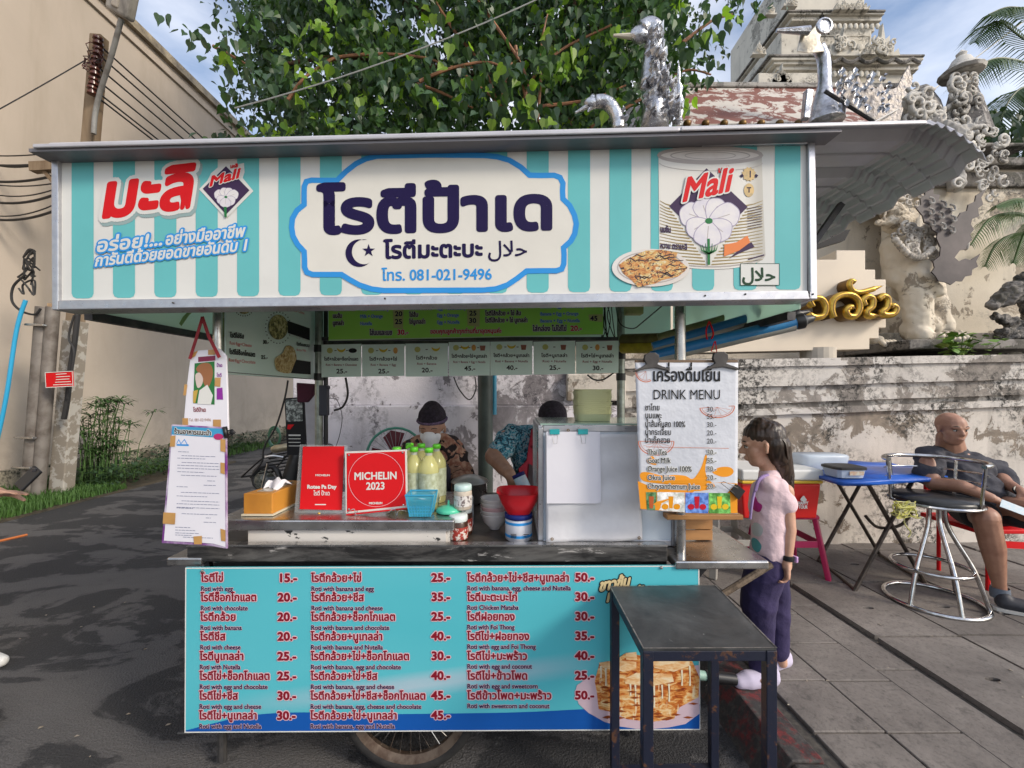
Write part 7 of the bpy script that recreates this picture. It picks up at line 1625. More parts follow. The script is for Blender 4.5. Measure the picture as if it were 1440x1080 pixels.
for x in (780, 820):
    MB().prism(plY(1.548), [(x - 7, 604), (x + 7, 603.5), (x + 7, 611), (x - 7, 611)], .012).build('clip', mat('teal_clip', (.02, .34, .36), rough=.3) if x == 780 else bpy.data.materials['teal_clip'], pc_, bevel=.001)
    MB().tube([P(x - 4, 611, 1.543), P(x - 1.5, 624, 1.54), P(x + 3, 624, 1.54), P(x + 4, 611, 1.543)], .0009, 6).build('clip_wire', MT['chrome'], pc_)
# containers stacked on the case
cm = alpha('pale_yellow_green_plastic', (.84, .84, .54), .97, .3)
for k in range(14):
    b = thing('food_tray', 'lowest pale plastic tray of the tall stack, touching the glass case' if k == 0 else ('topmost pale plastic tray of the tall stack on the glass case' if k == 13 else 'pale yellow green plastic tray inside the tall stack on the glass case'), 'food tray', (.33 + rq.uniform(-.003, .003), 1.76, 1.300 + k * .0075), 'stacked pale food trays on the glass case', local=True)
    rr_ = [sq(.066, .0, 24, 6), sq(.071, .028, 24, 6), sq(.076, .030, 24, 6), sq(.069, .028, 24, 6), sq(.062, .003, 24, 6)]
    MB().add([v for r_ in rr_ for v in r_], [(i * 24 + q, i * 24 + (q + 1) % 24, (i + 1) * 24 + (q + 1) % 24, (i + 1) * 24 + q) for i in range(4) for q in range(24)] + [tuple(range(24))]).build('tray_shell', cm, b, smooth=2)
# pot, fan behind the sellers
pt = thing('steel_pot', 'steel pot with a domed lid beside the floral jacket seller', 'pot', (-.22, 2.22, ZT), local=True)
MB().lathe([(.085, 0), (.09, .01), (.09, .10), (.095, .104)], n=24).build('pot_body', MT['steel'], pt, smooth=2); MB().lathe([(.098, .104), (.09, .115), (.04, .135), (0, .14)], n=24).build('lid', mat('lid_pale', (.45, .44, .42), rough=.3, metal=.4), pt, smooth=True)
fn = thing('electric_fan', 'small electric fan with plum blades and green rimmed guard behind the floral jacket seller', 'fan', P(556, 700, 2.9))
fc = P(556, 640, 2.9)
axm = Matrix.Rotation(R(90), 3, 'X') @ Matrix.Rotation(R(18), 3, 'Y')
MB().tube([fc + axm @ Vector((.185 * math.cos(a / 24 * 6.283), .185 * math.sin(a / 24 * 6.283), 0)) for a in range(24)], .009, 6, closed=True).build('guard_ring', mat('fan_green', (.06, .28, .20), rough=.4), fn, smooth=True)
mb = MB()
for k in range(28): a = k / 28 * 6.283; mb.tube([fc + axm @ Vector((.03 * math.cos(a), .03 * math.sin(a), .05)), fc + axm @ Vector((.12 * math.cos(a), .12 * math.sin(a), .045)), fc + axm @ Vector((.185 * math.cos(a), .185 * math.sin(a), 0))], .0016, 4)
mb.build('guard_wire', mat('fan_wire', (.25, .25, .26), rough=.4), fn)['kind'] = 'stuff'
for k in range(4):
    a = k * 1.57; o = [Vector((.03, -.02, 0)), Vector((.15, -.06, .02)), Vector((.17, .03, .0)), Vector((.12, .08, -.02)), Vector((.03, .03, 0))]
    MB().add([fc + axm @ (Matrix.Rotation(a, 3, 'Z') @ v) for v in o], [(0, 1, 2, 3, 4)]).build('blade', mat('plum_blade', (.14, .015, .03), rough=.35) if k == 0 else bpy.data.materials['plum_blade'], fn)
mb = MB(); mb.tube([fc + Vector((0, .05, 0)), Vector((fc.x, fc.y + .08, .1))], .02, 8); mb.lathe([(.15, 0), (.14, .03), (.02, .04)], (fc.x, fc.y + .08, .12), 18); mb.ball(fc + Vector((0, .06, 0)), (.06, .07, .06)); mb.build('stand', T_['p_ink'], fn, smooth=2)
# ------------------------------------------------------------------ black steel table in the foreground
bt_ = thing('black_table', 'scuffed black steel side table with thin legs standing in front of the menu board', 'table', (.44, 1.35, 0))
c4 = [P(905, 912, 1.13), P(1092, 911, 1.13), P(1006, 823, 1.50), P(858, 826, 1.50)]
zt = .737; q4 = [Vector((v.x, v.y, zt)) for v in c4]
q4 = [Vector(((px - CX) / F * y, y, zt)) for px, y in ((905, 1.132), (1092, 1.134), (1006, 1.50), (858, 1.49))]
MB().add(q4 + [v - Vector((0, 0, .006)) for v in q4], [(0, 1, 2, 3), (4, 5, 6, 7), (0, 1, 5, 4), (1, 2, 6, 5), (2, 3, 7, 6), (3, 0, 4, 7)]).build('table_top', MT['table_top'], bt_)
ct_ = sum(q4, Vector()) / 4; ins = [v.lerp(ct_, .07) for v in q4]
MB().strip(lambda a, b2, l=0: Vector((a, b2, zt + .0015)), [(v.x, v.y) for v in q4], .004, True).build('worn_edge', mat('worn_edge_steel', (.30, .28, .26), (.08, .08, .08), 40, rough=.4, metal=.5), bt_)
for i, v in enumerate(ins): MB().bar((v.x, v.y, 0), (v.x, v.y, zt - .007), .028, .028, (0, 1, 0)).build('leg', MT['table_leg'], bt_, bevel=.002)
for i in range(4):
    a, b2 = ins[i], ins[(i + 1) % 4]; MB().bar(a + Vector((0, 0, -.022)), b2 + Vector((0, 0, -.022)), .022, .028).build('apron_rail', MT['table_leg'], bt_, bevel=.002)
    MB().bar((a.x, a.y, .105), (b2.x, b2.y, .105), .02, .022).build('stretcher', MT['table_leg'], bt_)
tag(MB().tube([P(1014, 837, 1.58), P(1084, 794, 1.62)], .0125, 8).build('wooden_stick', mat('rough_branch', (.16, .12, .085), (.07, .05, .035), 40, rough=.9, bump=.8, bsc=90, dist=.006, stretch=(1, 1, 1)), smooth=True), 'rough brown wooden stick leaning out from under the right side shelf', 'stick')
# wooden board and crate on right shelf
MT['wood'] = mat('orange_wood', (.42, .21, .07), (.28, .13, .045), 14, rough=.55, bump=.2, stretch=(.15, 1, 1))
wb = thing('wooden_board', 'varnished wooden board jutting out to the right below the drink menu', 'board', (.75, 1.62, .96))
mb = MB()
for k in range(3): MB().mm((.56, 1.54 + k * .075, .955), (.855 + (.0 if k else -.02), 1.54 + k * .075 + .072, .972)).build('plank', MT['wood'], wb, bevel=.002)
wc = thing('wooden_crate', 'small slatted wooden crate under the varnished board on the side shelf', 'crate', (.72, 1.75, .822))
for k in range(3): MB().mm((.645, 1.70, .826 + k * .043), (.80, 1.712, .865 + k * .043)).build('slat', MT['wood'], wc, bevel=.002)
for x in (.65, .79): MB().mm((x, 1.714, .823), (x + .012, 1.84, .953)).build('side_panel', MT['wood'], wc)
# ------------------------------------------------------------------ cooler, stools
pnk = mat('magenta_plastic', (.46, .02, .10), (.40, .015, .08), 5, rough=.35)
def stool(name, lab, cx, cy, h, w0, w1, m_, z=PZ, rz=0, top=True):
    s = thing(name, lab, 'stool', (cx, cy, z), local=True); s.rotation_euler.z = rz
    MB().add([(a * w, b2 * w, zz) for w, zz in ((w0, h - .03), (w0, h - .006), (w0 - .008, h)) for a, b2 in ((-1, -1), (1, -1), (1, 1), (-1, 1))], [(i * 4 + k, i * 4 + (k + 1) % 4, (i + 1) * 4 + (k + 1) % 4, (i + 1) * 4 + k) for i in range(2) for k in range(4)] + [(8, 9, 10, 11), (0, 1, 2, 3)]).build('seat', m_, s, bevel=.006)
    for a in (-1, 1):
        for b2 in (-1, 1): MB().bar((a * (w0 - .02), b2 * (w0 - .02), h - .031), (a * w1, b2 * w1, 0), .05, .03, (a, b2, 0)).build('leg', m_, s, bevel=.006)
    for a in (-1, 1):
        t = .55; w = (w0 - .02) * t + w1 * (1 - t)
        MB().bar((-w, a * w, h * t), (w, a * w, h * t), .012, .045).build('stretcher', m_, s, bevel=.003); MB().bar((a * w, -w + .02, h * t), (a * w, w - .02, h * t), .012, .045).build('stretcher', m_, s, bevel=.003)
    return s
stool('pink_stool', 'bright magenta plastic stool under the red cooler', 1.98, 3.10, .44, .15, .185, pnk)
stool('white_stool', 'grubby white plastic stool half hidden by the side shelf, left of the pink one', 1.56, 3.12, .44, .15, .17, mat('grubby_white_plastic', (.42, .40, .36), (.30, .28, .25), 8, rough=.5))
cl = thing('cooler_box', 'red cooler box with white lid and yellow rim standing on the magenta stool', 'cooler', (1.83, 3.05, .56))
MB().add([(x, y, z) for (z, e) in ((.562, .0), (.80, .018)) for x, y in ((1.56 - e, 2.87), (2.05 + e, 2.87 - e), (2.05 + e, 3.22), (1.56 - e, 3.22))], [(0, 1, 5, 4), (1, 2, 6, 5), (2, 3, 7, 6), (3, 0, 4, 7), (0, 1, 2, 3), (4, 5, 6, 7)]).build('cooler_body', mat('cooler_red', (.62, .012, .01), rough=.35), cl, bevel=.012, seg=3)
MB().mm((1.535, 2.845, .802), (2.075, 3.24, .822)).build('rim', mat('cooler_yellow', (.62, .40, .03), rough=.35), cl, bevel=.005)
MB().mm((1.53, 2.84, .823), (2.08, 3.245, .895)).build('lid', mat('cooler_white', (.62, .62, .60), rough=.4), cl, bevel=.014, seg=3)
pcl = plY(2.852)
text('lettering', 'HAPPY', pcl, 1121.5, 1136, 709.5, 6.5, T_['p_white'], cl, bold=.04, lift=.004, nd=4); text('lettering', 'TOUR', pcl, 1122.5, 1135, 715, 6.5, T_['p_white'], cl, bold=.04, lift=.004, nd=4)
MB().sheet(pcl, catmull([(1125, 703), (1127, 699), (1130, 697), (1132, 700), (1134, 703), (1130, 705)], 3, True), .004).build('logo_mark', T_['p_white'], cl, clean=False)
MB().tube([(1.66, 2.86, .86), (1.66, 2.83, .86), (1.74, 2.83, .86), (1.74, 2.86, .86)], .006, 6).build('handle', MT['black'], cl)
# ------------------------------------------------------------------ blue folding table
bl = thing('folding_table', 'folding table with a bright blue plastic covered top and crossed tube legs by the wall', 'table', (2.5, 3.0, PZ))
qb = [(2.0, 2.58), (2.84, 2.78), (3.02, 3.42), (2.12, 3.30)]
mbl = mat('blue_table_cover', (.012, .085, .42), (.015, .11, .50), 3, rough=.35, bump=.4, bsc=6, dist=.02)
MB().prism(lambda a, b2, l=0: Vector((a, b2, .862 + .012 * math.sin(a * 9) * math.sin(b2 * 7) + l)), catmull(qb, 6, True) if 0 else [tuple(Vector(qb[i]).lerp(Vector(qb[(i + 1) % 4]), t)) for i in range(4) for t in (0, .2, .4, .6, .8)], .022).build('table_top', mbl, bl, smooth=2)
dk_ = mat('bronze_tube', (.10, .08, .065), (.05, .04, .035), 20, rough=.4, metal=.6)
for (dx, dy, nm) in ((2.22, 2.76, 0), (2.34, 3.25, 1)):
    a = Vector((dx, dy, 0)); u = Vector((.56, .12, 0))
    MB().tube([a + Vector((0, 0, .84)) + u * .15, a + u * 1.02 + Vector((0, 0, PZ))], .013, 8).build('leg', dk_, bl, smooth=True)
    MB().tube([a + Vector((0, 0, .84)) + u * .85, a - u * .02 + Vector((0, 0, PZ))], .013, 8).build('leg', dk_, bl, smooth=True)
for t in (0, 1.0): 
    a = Vector((2.22, 2.76, PZ + .013)) + Vector((.56, .12, 0)) * t; MB().tube([a, a + Vector((.12, .49, 0))], .012, 8).build('foot_bar', dk_, bl, smooth=True)
MB().tube(catmull([(2.32, 2.8, .60), (2.42, 2.82, .52), (2.6, 2.86, .52), (2.70, 2.88, .60)]), .010, 8).build('brace', dk_, bl, smooth=True)
fc_ = thing('food_container', 'low clear food container with a flat black lid on the blue table', 'container', (2.16, 2.78, .868))
MB().add([v for r_ in (sq(.075, .0, 28, 5), sq(.085, .055, 28, 5)) for v in [(x * 1.15 + 0, y, z) for x, y, z in r_]], [(k, (k + 1) % 28, 28 + (k + 1) % 28, 28 + k) for k in range(28)] + [tuple(range(28))]).build('container_body', MT['milky'], fc_)
MB().add([v for r_ in (sq(.09, .052, 28, 5), sq(.09, .066, 28, 5), sq(.08, .07, 28, 5)) for v in [(x * 1.15, y, z) for x, y, z in r_]], [(i * 28 + k, i * 28 + (k + 1) % 28, (i + 1) * 28 + (k + 1) % 28, (i + 1) * 28 + k) for i in range(2) for k in range(28)] + [tuple(range(56, 84)), tuple(range(28))]).build('lid', MT['black'], fc_)
MB().mm((-.03, -.09, .02), (.06, -.086, .045)).build('contents_label', mat('food_label', (.45, .3, .2), (.5, .5, .4), 60, rough=.5), fc_)
for nm in ('container_body', 'lid', 'contents_label'):
    pass
for o in KIDS[fc_.name]: o.matrix_parent_inverse = Matrix.Identity(4)
tag(MB().add([(x * 1.9 + 2.22, y + 3.08, z + .868) for r_ in (sq(.08, .0, 28, 5), sq(.09, .085, 28, 5), sq(.085, .10, 28, 5)) for x, y, z in r_], [(i * 28 + k, i * 28 + (k + 1) % 28, (i + 1) * 28 + (k + 1) % 28, (i + 1) * 28 + k) for i in range(2) for k in range(28)] + [tuple(range(56, 84))]).build('translucent_tub', MT['milky'], smooth=2), 'large translucent white plastic tub behind the black lidded container on the blue table', 'tub')
# ------------------------------------------------------------------ bar stool
bs = thing('bar_stool', 'chrome bar stool with black round seat, curved armrest and ring base on the pavement', 'bar stool', (2.60, 2.63, PZ))
def ring(cx, cy, z, r, a0=0, a1=360, n=40): return [(cx + r * math.cos(R(a0 + (a1 - a0) * i / n)), cy + r * math.sin(R(a0 + (a1 - a0) * i / n)), z) for i in range(n + (0 if a1 - a0 == 360 else 1))]
bx, by = 2.60, 2.63
MB().tube(ring(bx, by, PZ + .014, .235), .014, 10, closed=True).build('base_ring', MT['chrome'], bs, smooth=True)
MB().tube(ring(bx - .02, by, .345, .185), .011, 10, closed=True).build('foot_ring', MT['chrome'], bs, smooth=True)
for a in (255, 200, 20, 320):
    p0 = (bx + .235 * math.cos(R(a)), by + .235 * math.sin(R(a)), PZ + .014); p1 = (bx + .17 * math.cos(R(a)), by + .17 * math.sin(R(a)), .36); p2 = (bx + .06 * math.cos(R(a)), by + .06 * math.sin(R(a)), .60); p3 = (bx + .05 * math.cos(R(a)), by + .05 * math.sin(R(a)), .735)
    MB().tube(catmull([p0, p1, p2, p3], 5), .0125, 10).build('leg', MT['chrome'], bs, smooth=True)
MB().lathe([(.0, .735), (.20, .735), (.212, .745), (.212, .762), (.205, .775), (.0, .783)], (bx, by, 0), 36).build('seat', mat('black_vinyl_seat', (.012, .012, .013), (.03, .03, .03), 9, rough=.35), bs, smooth=2)
MB().tube(ring(bx, by, .742, .215), .010, 8, closed=True).build('seat_ring', MT['chrome'], bs, smooth=True)
MB().tube(ring(bx, by, .992, .235, -75, 165), .013, 10).build('arm_rail', MT['chrome'], bs, smooth=True)
MB().tube(ring(bx, by, .92, .232, -40, 130), .006, 8).build('back_rail', MT['chrome'], bs, smooth=True); MB().tube(ring(bx, by, .86, .228, -40, 130), .006, 8).build('back_rail', MT['chrome'], bs, smooth=True)
for a in (-72, 20, 110, 162): MB().tube([(bx + .215 * math.cos(R(a)), by + .215 * math.sin(R(a)), .745), (bx + .235 * math.cos(R(a)), by + .235 * math.sin(R(a)), .992)], .009, 8).build('arm_post', MT['chrome'], bs, smooth=True)
mb = MB(); c0 = P(1272, 716, 2.42)
for k in range(12): mb.tube(catmull([c0 + Vector((rq.uniform(-.06, .08), rq.uniform(-.02, .03), rq.uniform(-.05, .05))) for _ in range(5)]), .0035, 5)
mb.tube(catmull([c0, c0 + Vector((.0, 0, -.08)), c0 + Vector((.035, 0, -.13)), c0 + Vector((.02, 0, -.16))]), .0035, 5)
tag(mb.build('yellow_rope', mat('yellow_green_rope', (.55, .52, .10), (.35, .34, .2), 30, rough=.7), smooth=True), 'tangled yellow green rope tied to the front edge of the bar stool seat', 'rope')
# ------------------------------------------------------------------ people
def head_caps(c, s, yaw, pitch=0, jaw=1.0):     # skull, face, nose, ears round centre c; s = head height / .22; yaw 0 looks at -Y
    m3 = Matrix.Rotation(yaw, 3, 'Z') @ Matrix.Rotation(pitch, 3, 'X')
    f = lambda x, y, z: c + m3 @ (Vector((x, y, z)) * s)
    caps = [(f(0, .018, .035), .078 * s, f(0, -.022, .03), .070 * s), (f(0, -.03, .0), .060 * s, f(0, -.035, -.045), .047 * s * jaw), (f(0, -.045, -.075), .028 * s, f(0, -.03, -.06), .045 * s * jaw),
        (f(-.03, -.045, -.02), .034 * s, f(-.02, -.04, -.06), .03 * s), (f(.03, -.045, -.02), .034 * s, f(.02, -.04, -.06), .03 * s),
        (f(0, -.086, .005), .009 * s, f(0, -.102, -.022), .0125 * s), (f(-.011, -.09, -.027), .008 * s, f(.011, -.09, -.027), .008 * s),
        (f(-.045, -.074, .022), .011 * s, f(-.012, -.086, .020), .010 * s), (f(.045, -.074, .022), .011 * s, f(.012, -.086, .020), .010 * s),
        (f(-.018, -.083, -.052), .007 * s, f(.018, -.083, -.052), .007 * s), (f(-.014, -.081, -.062), .008 * s, f(.014, -.081, -.062), .008 * s),
        (f(-.078, .005, .012), .010 * s, f(-.076, .002, -.022), .009 * s), (f(.078, .005, .012), .010 * s, f(.076, .002, -.022), .009 * s)]
    return caps, f
def eyes(f, s, par, closed=False):
    for sx in (-1, 1):
        if closed: MB().tube(catmull([f(sx * .018, -.080, .0), f(sx * .03, -.083, -.005), f(sx * .044, -.074, -.001)]), .0022 * s, 6).build('eyelid', MT['hair'], par, smooth=True)
        else:
            e = MB().ball(f(sx * .030, -.0735, .0015), (.0125 * s, .0125 * s, .0075 * s), 12, 8).build('eye', mat('eye_white', (.55, .52, .48), rough=.2) if 'eye_white' not in bpy.data.materials else bpy.data.materials['eye_white'], par, smooth=True)
            MB().ball(f(sx * .030, -.0825, .0015), (.0055 * s, .0045 * s, .0055 * s), 10, 6).build('iris', T_['p_ink'], e, smooth=True)
            MB().tube(catmull([f(sx * .016, -.083, .006), f(sx * .03, -.087, .0105), f(sx * .045, -.076, .006)]), .0022 * s, 6).build('eyelid', MT['hair'], e, smooth=True)
        MB().tube(catmull([f(sx * .014, -.088, .026), f(sx * .032, -.089, .033), f(sx * .05, -.075, .027)]), .0028 * s, 6).build('eyebrow', MT['hair'], par, smooth=True)
    MB().tube(catmull([f(-.02, -.0885, -.0565), f(0, -.0925, -.057), f(.02, -.0885, -.0565)]), .0016 * s, 6).build('mouth', mat('lip_line', (.16, .04, .035), rough=.4) if 'lip_line' not in bpy.data.materials else bpy.data.materials['lip_line'], par, smooth=True)
def hand_caps(w, d, up, s=1.0, curl=.5, flip=1, spread=1.0):   # w wrist, d palm direction, up = back of the hand
    d = Vector(d).normalized(); up = Vector(up); up = (up - d * up.dot(d)).normalized(); sd = d.cross(up) * flip; w = Vector(w)
    caps = [(w, .024 * s, w + d * .035 * s, .026 * s)]
    for k, (o, L, r) in enumerate(((-.030, .062, .0078), (-.010, .073, .0085), (.011, .068, .0082), (.030, .054, .0072))):
        b0 = w + d * .03 * s + sd * o * .6 * s; k1 = w + d * .085 * s + sd * o * s * spread
        caps.append((b0, .013 * s, k1, .0115 * s))
        dd = (d * math.cos(curl * .6) - up * math.sin(curl * .6)); a = k1 + dd * L * .45 * s
        d2 = (d * math.cos(curl * 1.6) - up * math.sin(curl * 1.6)); b2 = a + d2 * L * .32 * s
        d3 = (d * math.cos(curl * 2.4) - up * math.sin(curl * 2.4)); c_ = b2 + d3 * L * .25 * s
        caps += [(k1, r * 1.12 * s, a, r * s), (a, r * s, b2, r * .92 * s), (b2, r * .92 * s, c_, r * .82 * s)]
    t0 = w + d * .02 * s - sd * .022 * s; t1 = w + d * .055 * s - sd * .05 * s - up * .01 * s; t2 = t1 + (d * .75 - sd * .25 - up * .45).normalized() * .034 * s; t3 = t2 + (d * .9 + sd * .15 - up * .4).normalized() * .026 * s
    caps += [(t0, .016 * s, t1, .012 * s), (t1, .0115 * s, t2, .0098 * s), (t2, .0098 * s, t3, .0085 * s)]
    return caps
MT['lav'] = cloth('lavender_clog', (.52, .47, .60), (.46, .42, .54), 8, .1)
# --- litter on the ground
mb = MB()
for k in range(150):
    x, y = (rq.uniform(-3.2, .8), rq.uniform(1.0, 4)) if k % 2 else (rq.uniform(1.1, 3.6), rq.uniform(1.2, 3.4)); z = .006 if x < .9 else PZ + .012; a = rq.uniform(0, 6.28); L = rq.uniform(.004, .014)
    mb.add([(x, y, z), (x + L * math.cos(a), y + L * math.sin(a), z + .003), (x + L * 1.6 * math.cos(a + .5), y + L * 1.6 * math.sin(a + .5), z + .001), (x + L * .8 * math.cos(a + 1.2), y + L * .8 * math.sin(a + 1.2), z + .002)], [(0, 1, 2, 3)])
tag(mb.build('litter', mat('dry_leaf_bits', (.20, .15, .09), (.40, .36, .30), 60), clean=False), 'tiny dry leaf bits and grit scattered over the road and pavement', 'litter', kind='stuff')
tag(MB().tube([G(-6, 762, .01), G(38, 752, .01)], .012, 6).build('orange_stick', mat('orange_stick_paint', (.50, .14, .03)), smooth=True), 'thin orange stick lying on the road at the left edge', 'stick')
# --- girl
GY = 1.93
gi = thing('person', 'young girl in pink T-shirt and navy trousers standing at the side shelf', 'person', (1.15, GY, PZ))
def Q(px, py, dy=0): return P(px, py, GY + dy * .9)
def gq(k): return k / F * GY
hc = Q(1073, 627); caps, f = head_caps(hc, .90, R(-112), R(6))
caps += [(Q(1078, 645, 0), gq(11), Q(1082, 668, 0), gq(11.5))]
arm = [(Q(1106, 690, -.10), gq(9), Q(1108, 722, -.11), gq(8.6)), (Q(1108, 722, -.11), gq(8.6), Q(1111, 745, -.12), gq(7.6)), (Q(1111, 745, -.12), gq(7.6), Q(1108, 786, -.13), gq(5.4))]
arm2 = [(Q(1088, 690, .12), gq(9), Q(1090, 740, .13), gq(8)), (Q(1090, 740, .13), gq(8), Q(1078, 785, .12), gq(6))]
legs_ = [(Q(1066, 930, -.02), gq(7), Q(1066, 950, -.02), gq(7)), (Q(1098, 915, .05), gq(7), Q(1100, 932, .05), gq(7))]
organic('body', caps + arm + arm2 + hand_caps(Q(1107, 787, -.13), (-.12, -.05, -1), (1, -.2, 0), .80, .75, 1) + hand_caps(Q(1078, 786, .12), (-.3, 0, -1), (1, 0, 0), .78, .7, -1) + [(Q(1082, 672), gq(14), Q(1084, 780), gq(20))] + legs_ + [(Q(1082, 780), gq(14), Q(1066, 930, -.02), gq(6)), (Q(1082, 780), gq(14), Q(1098, 915, .05), gq(6)), (Q(1084, 692, 0), gq(8), Q(1106, 690, -.10), gq(8)), (Q(1084, 692, 0), gq(8), Q(1088, 690, .12), gq(8))], MT['skin_light'], gi, .0048, 3)
eyes(f, .90, gi)
gshirt = organic('t_shirt', [(Q(1082, 682, -.08), gq(13), Q(1080, 682, .08), gq(12)), (Q(1074, 690, -.03), gq(16), Q(1072, 715, -.03), gq(17)), (Q(1076, 700, -.05), gq(19), Q(1076, 700, .05), gq(19)), (Q(1084, 700, -.06), gq(21), Q(1082, 745, -.05), gq(23)), (Q(1084, 700, .06), gq(21), Q(1082, 745, .05), gq(22)), (Q(1082, 745, -.05), gq(23), Q(1083, 774, -.05), gq(24)), (Q(1082, 745, .05), gq(22), Q(1083, 774, .05), gq(23)),
    (Q(1094, 686, -.08), gq(14.5), Q(1105, 711, -.10), gq(13.5)), (Q(1088, 686, .08), gq(13), Q(1090, 710, .10), gq(12.5)), (Q(1082, 668), gq(13.5), Q(1082, 690), gq(16))],
    cloth('pale_pink_cloth', (.70, .53, .56), (.64, .48, .51), 5, .8), gi, .006, 14, fold(.008, 9, .9))
def on(px, py, y): return Q(px, py, y - GY)
pg_ = plY(GY - .178); 
for (o, c) in ((catmull([(1064, 706), (1067, 703), (1069, 710), (1072, 714), (1068, 718), (1063, 716)], 3, True), (.42, .03, .20)), (catmull([(1062, 735), (1067, 732), (1069, 742), (1066, 752), (1061, 748)], 3, True), (.5, .55, .55)), (catmull([(1063, 755), (1067, 757), (1069, 768), (1066, 772), (1062, 765)], 3, True), (.10, .35, .36))):
    pass
for (o, c) in ((catmull([(1053, 702), (1058, 698), (1062, 706), (1068, 711), (1064, 720), (1055, 716)], 3, True), (.42, .03, .20)), (catmull([(1053, 738), (1061, 735), (1069, 744), (1065, 754), (1055, 751)], 3, True), (.5, .55, .55)), (catmull([(1053, 757), (1060, 758), (1067, 768), (1062, 777), (1054, 770)], 3, True), (.10, .35, .36))):
    decal('shirt_print', gshirt, [(a + 4, b2) for a, b2 in o], flat('shirt_print_%d' % int(c[0] * 100), c), gi)
mb = MB(); mb.tube(catmull([Q(1064, 680, -.07), Q(1058, 705, -.10), Q(1055, 730, -.11)]), .006, 6); mb.tube(catmull([Q(1080, 668, -.07), Q(1068, 674, -.09), Q(1062, 690, -.09)]), .008, 6); mb.build('bag_strap', cloth('lilac_strap', (.28, .20, .40), (.2, .15, .3)), gi, smooth=True)
nav = cloth('navy_trouser_cloth', (.035, .025, .085), (.022, .016, .06), 5, .8)
organic('trousers', [(Q(1078, 788, -.045), gq(24), Q(1078, 788, .045), gq(24)), (Q(1075, 800, -.05), gq(25), Q(1066, 850, -.05), gq(21)), (Q(1066, 850, -.05), gq(21), Q(1070, 895, -.03), gq(15)), (Q(1070, 895, -.03), gq(15), Q(1069, 936, -.02), gq(13.5)),
    (Q(1084, 800, .05), gq(23), Q(1090, 850, .05), gq(18)), (Q(1090, 850, .05), gq(18), Q(1094, 915, .05), gq(13))], nav, gi, .006, 8, fold(.010, 8, 1.3))
def clog(par, x, y, s=1.0, yaw=0, m_=None):
    m3 = Matrix.Rotation(yaw, 3, 'Z'); g_ = lambda a, b2, c: Vector((x, y, PZ)) + m3 @ (Vector((a, b2, c)) * s)
    o = organic('clog', [(g_(.055, 0, .028), .036 * s, g_(-.06, 0, .026), .040 * s), (g_(-.06, 0, .026), .040 * s, g_(-.10, 0, .022), .030 * s), (g_(.06, 0, .045), .030 * s, g_(.05, 0, .02), .034 * s)], m_ or MT['lav'], par, .006, 3)
    for v in o.data.vertices: v.co.z = max(v.co.z, PZ + .003)
    for k in range(3): MB().ball(g_(-.02 - k * .022, -.030 + .006 * k, .040 - .004 * k), (.010 * s, .012 * s, .008 * s), 8, 6).build('foot_hole', MT['skin_light'] if k % 2 == 0 else T_['p_ink'], o, smooth=True)
    return o
clog(gi, 1.10, GY - .04, 1.0, R(8)); clog(gi, 1.25, GY + .08, .92, R(20))
# hair: cap + long fall down the back, built as strands over a core
organic('hair', [(f(0, .028, .048), .083 * .90, f(0, -.008, .055), .077 * .90), (f(-.03, .045, .01), .056 * .9, f(-.02, .06, -.06), .04), (f(.03, .045, .01), .056 * .9, f(.02, .06, -.06), .04), (f(0, .055, -.0), .06, Q(1103, 668), gq(12)), (Q(1103, 668), gq(12.5), Q(1112, 690), gq(5)), (f(0, -.028, .085), .034, f(0, .0, .09), .05)], MT['hair'], gi, .005, 3, lambda p, n: n * noise.noise(Vector((p.x * 90, p.y * 90, p.z * 5))) * .004)
mb = MB()
for k in range(90):
    a = rq.uniform(-1, 1); s0 = f(a * .06, .03 + rq.uniform(-.03, .03), .10 - abs(a) * .03 - rq.uniform(0, .03)); s1 = f(a * .07, .08, .03); s2 = f(a * .055, .09, -.06); s3 = Q(1100 + rq.uniform(0, 16), 672 + rq.uniform(-4, 14), a * .05)
    mb.tube(catmull([s0, s1, s2, s3], 4), [.0025] * 8 + [.001], 4)
hs = mb.build('hair_strand', MT['hair'], gi, smooth=True); hs['kind'] = 'stuff'
w_ = Q(1108, 784, -.13)
MB().lathe([(.0235, -.01), (.0245, 0), (.0235, .01)], w_, 18).build('watch_strap', MT['black'], gi, smooth=True)
MB().box(w_ + Vector((.022, -.010, -.002)), (.012, .026, .026), R(25)).build('watch_case', mat('lilac_plastic', (.50, .30, .55), rough=.3), gi, bevel=.003); MB().box(w_ + Vector((.0285, -.012, -.002)), (.003, .017, .017), R(25)).build('watch_face', MT['black'], gi)
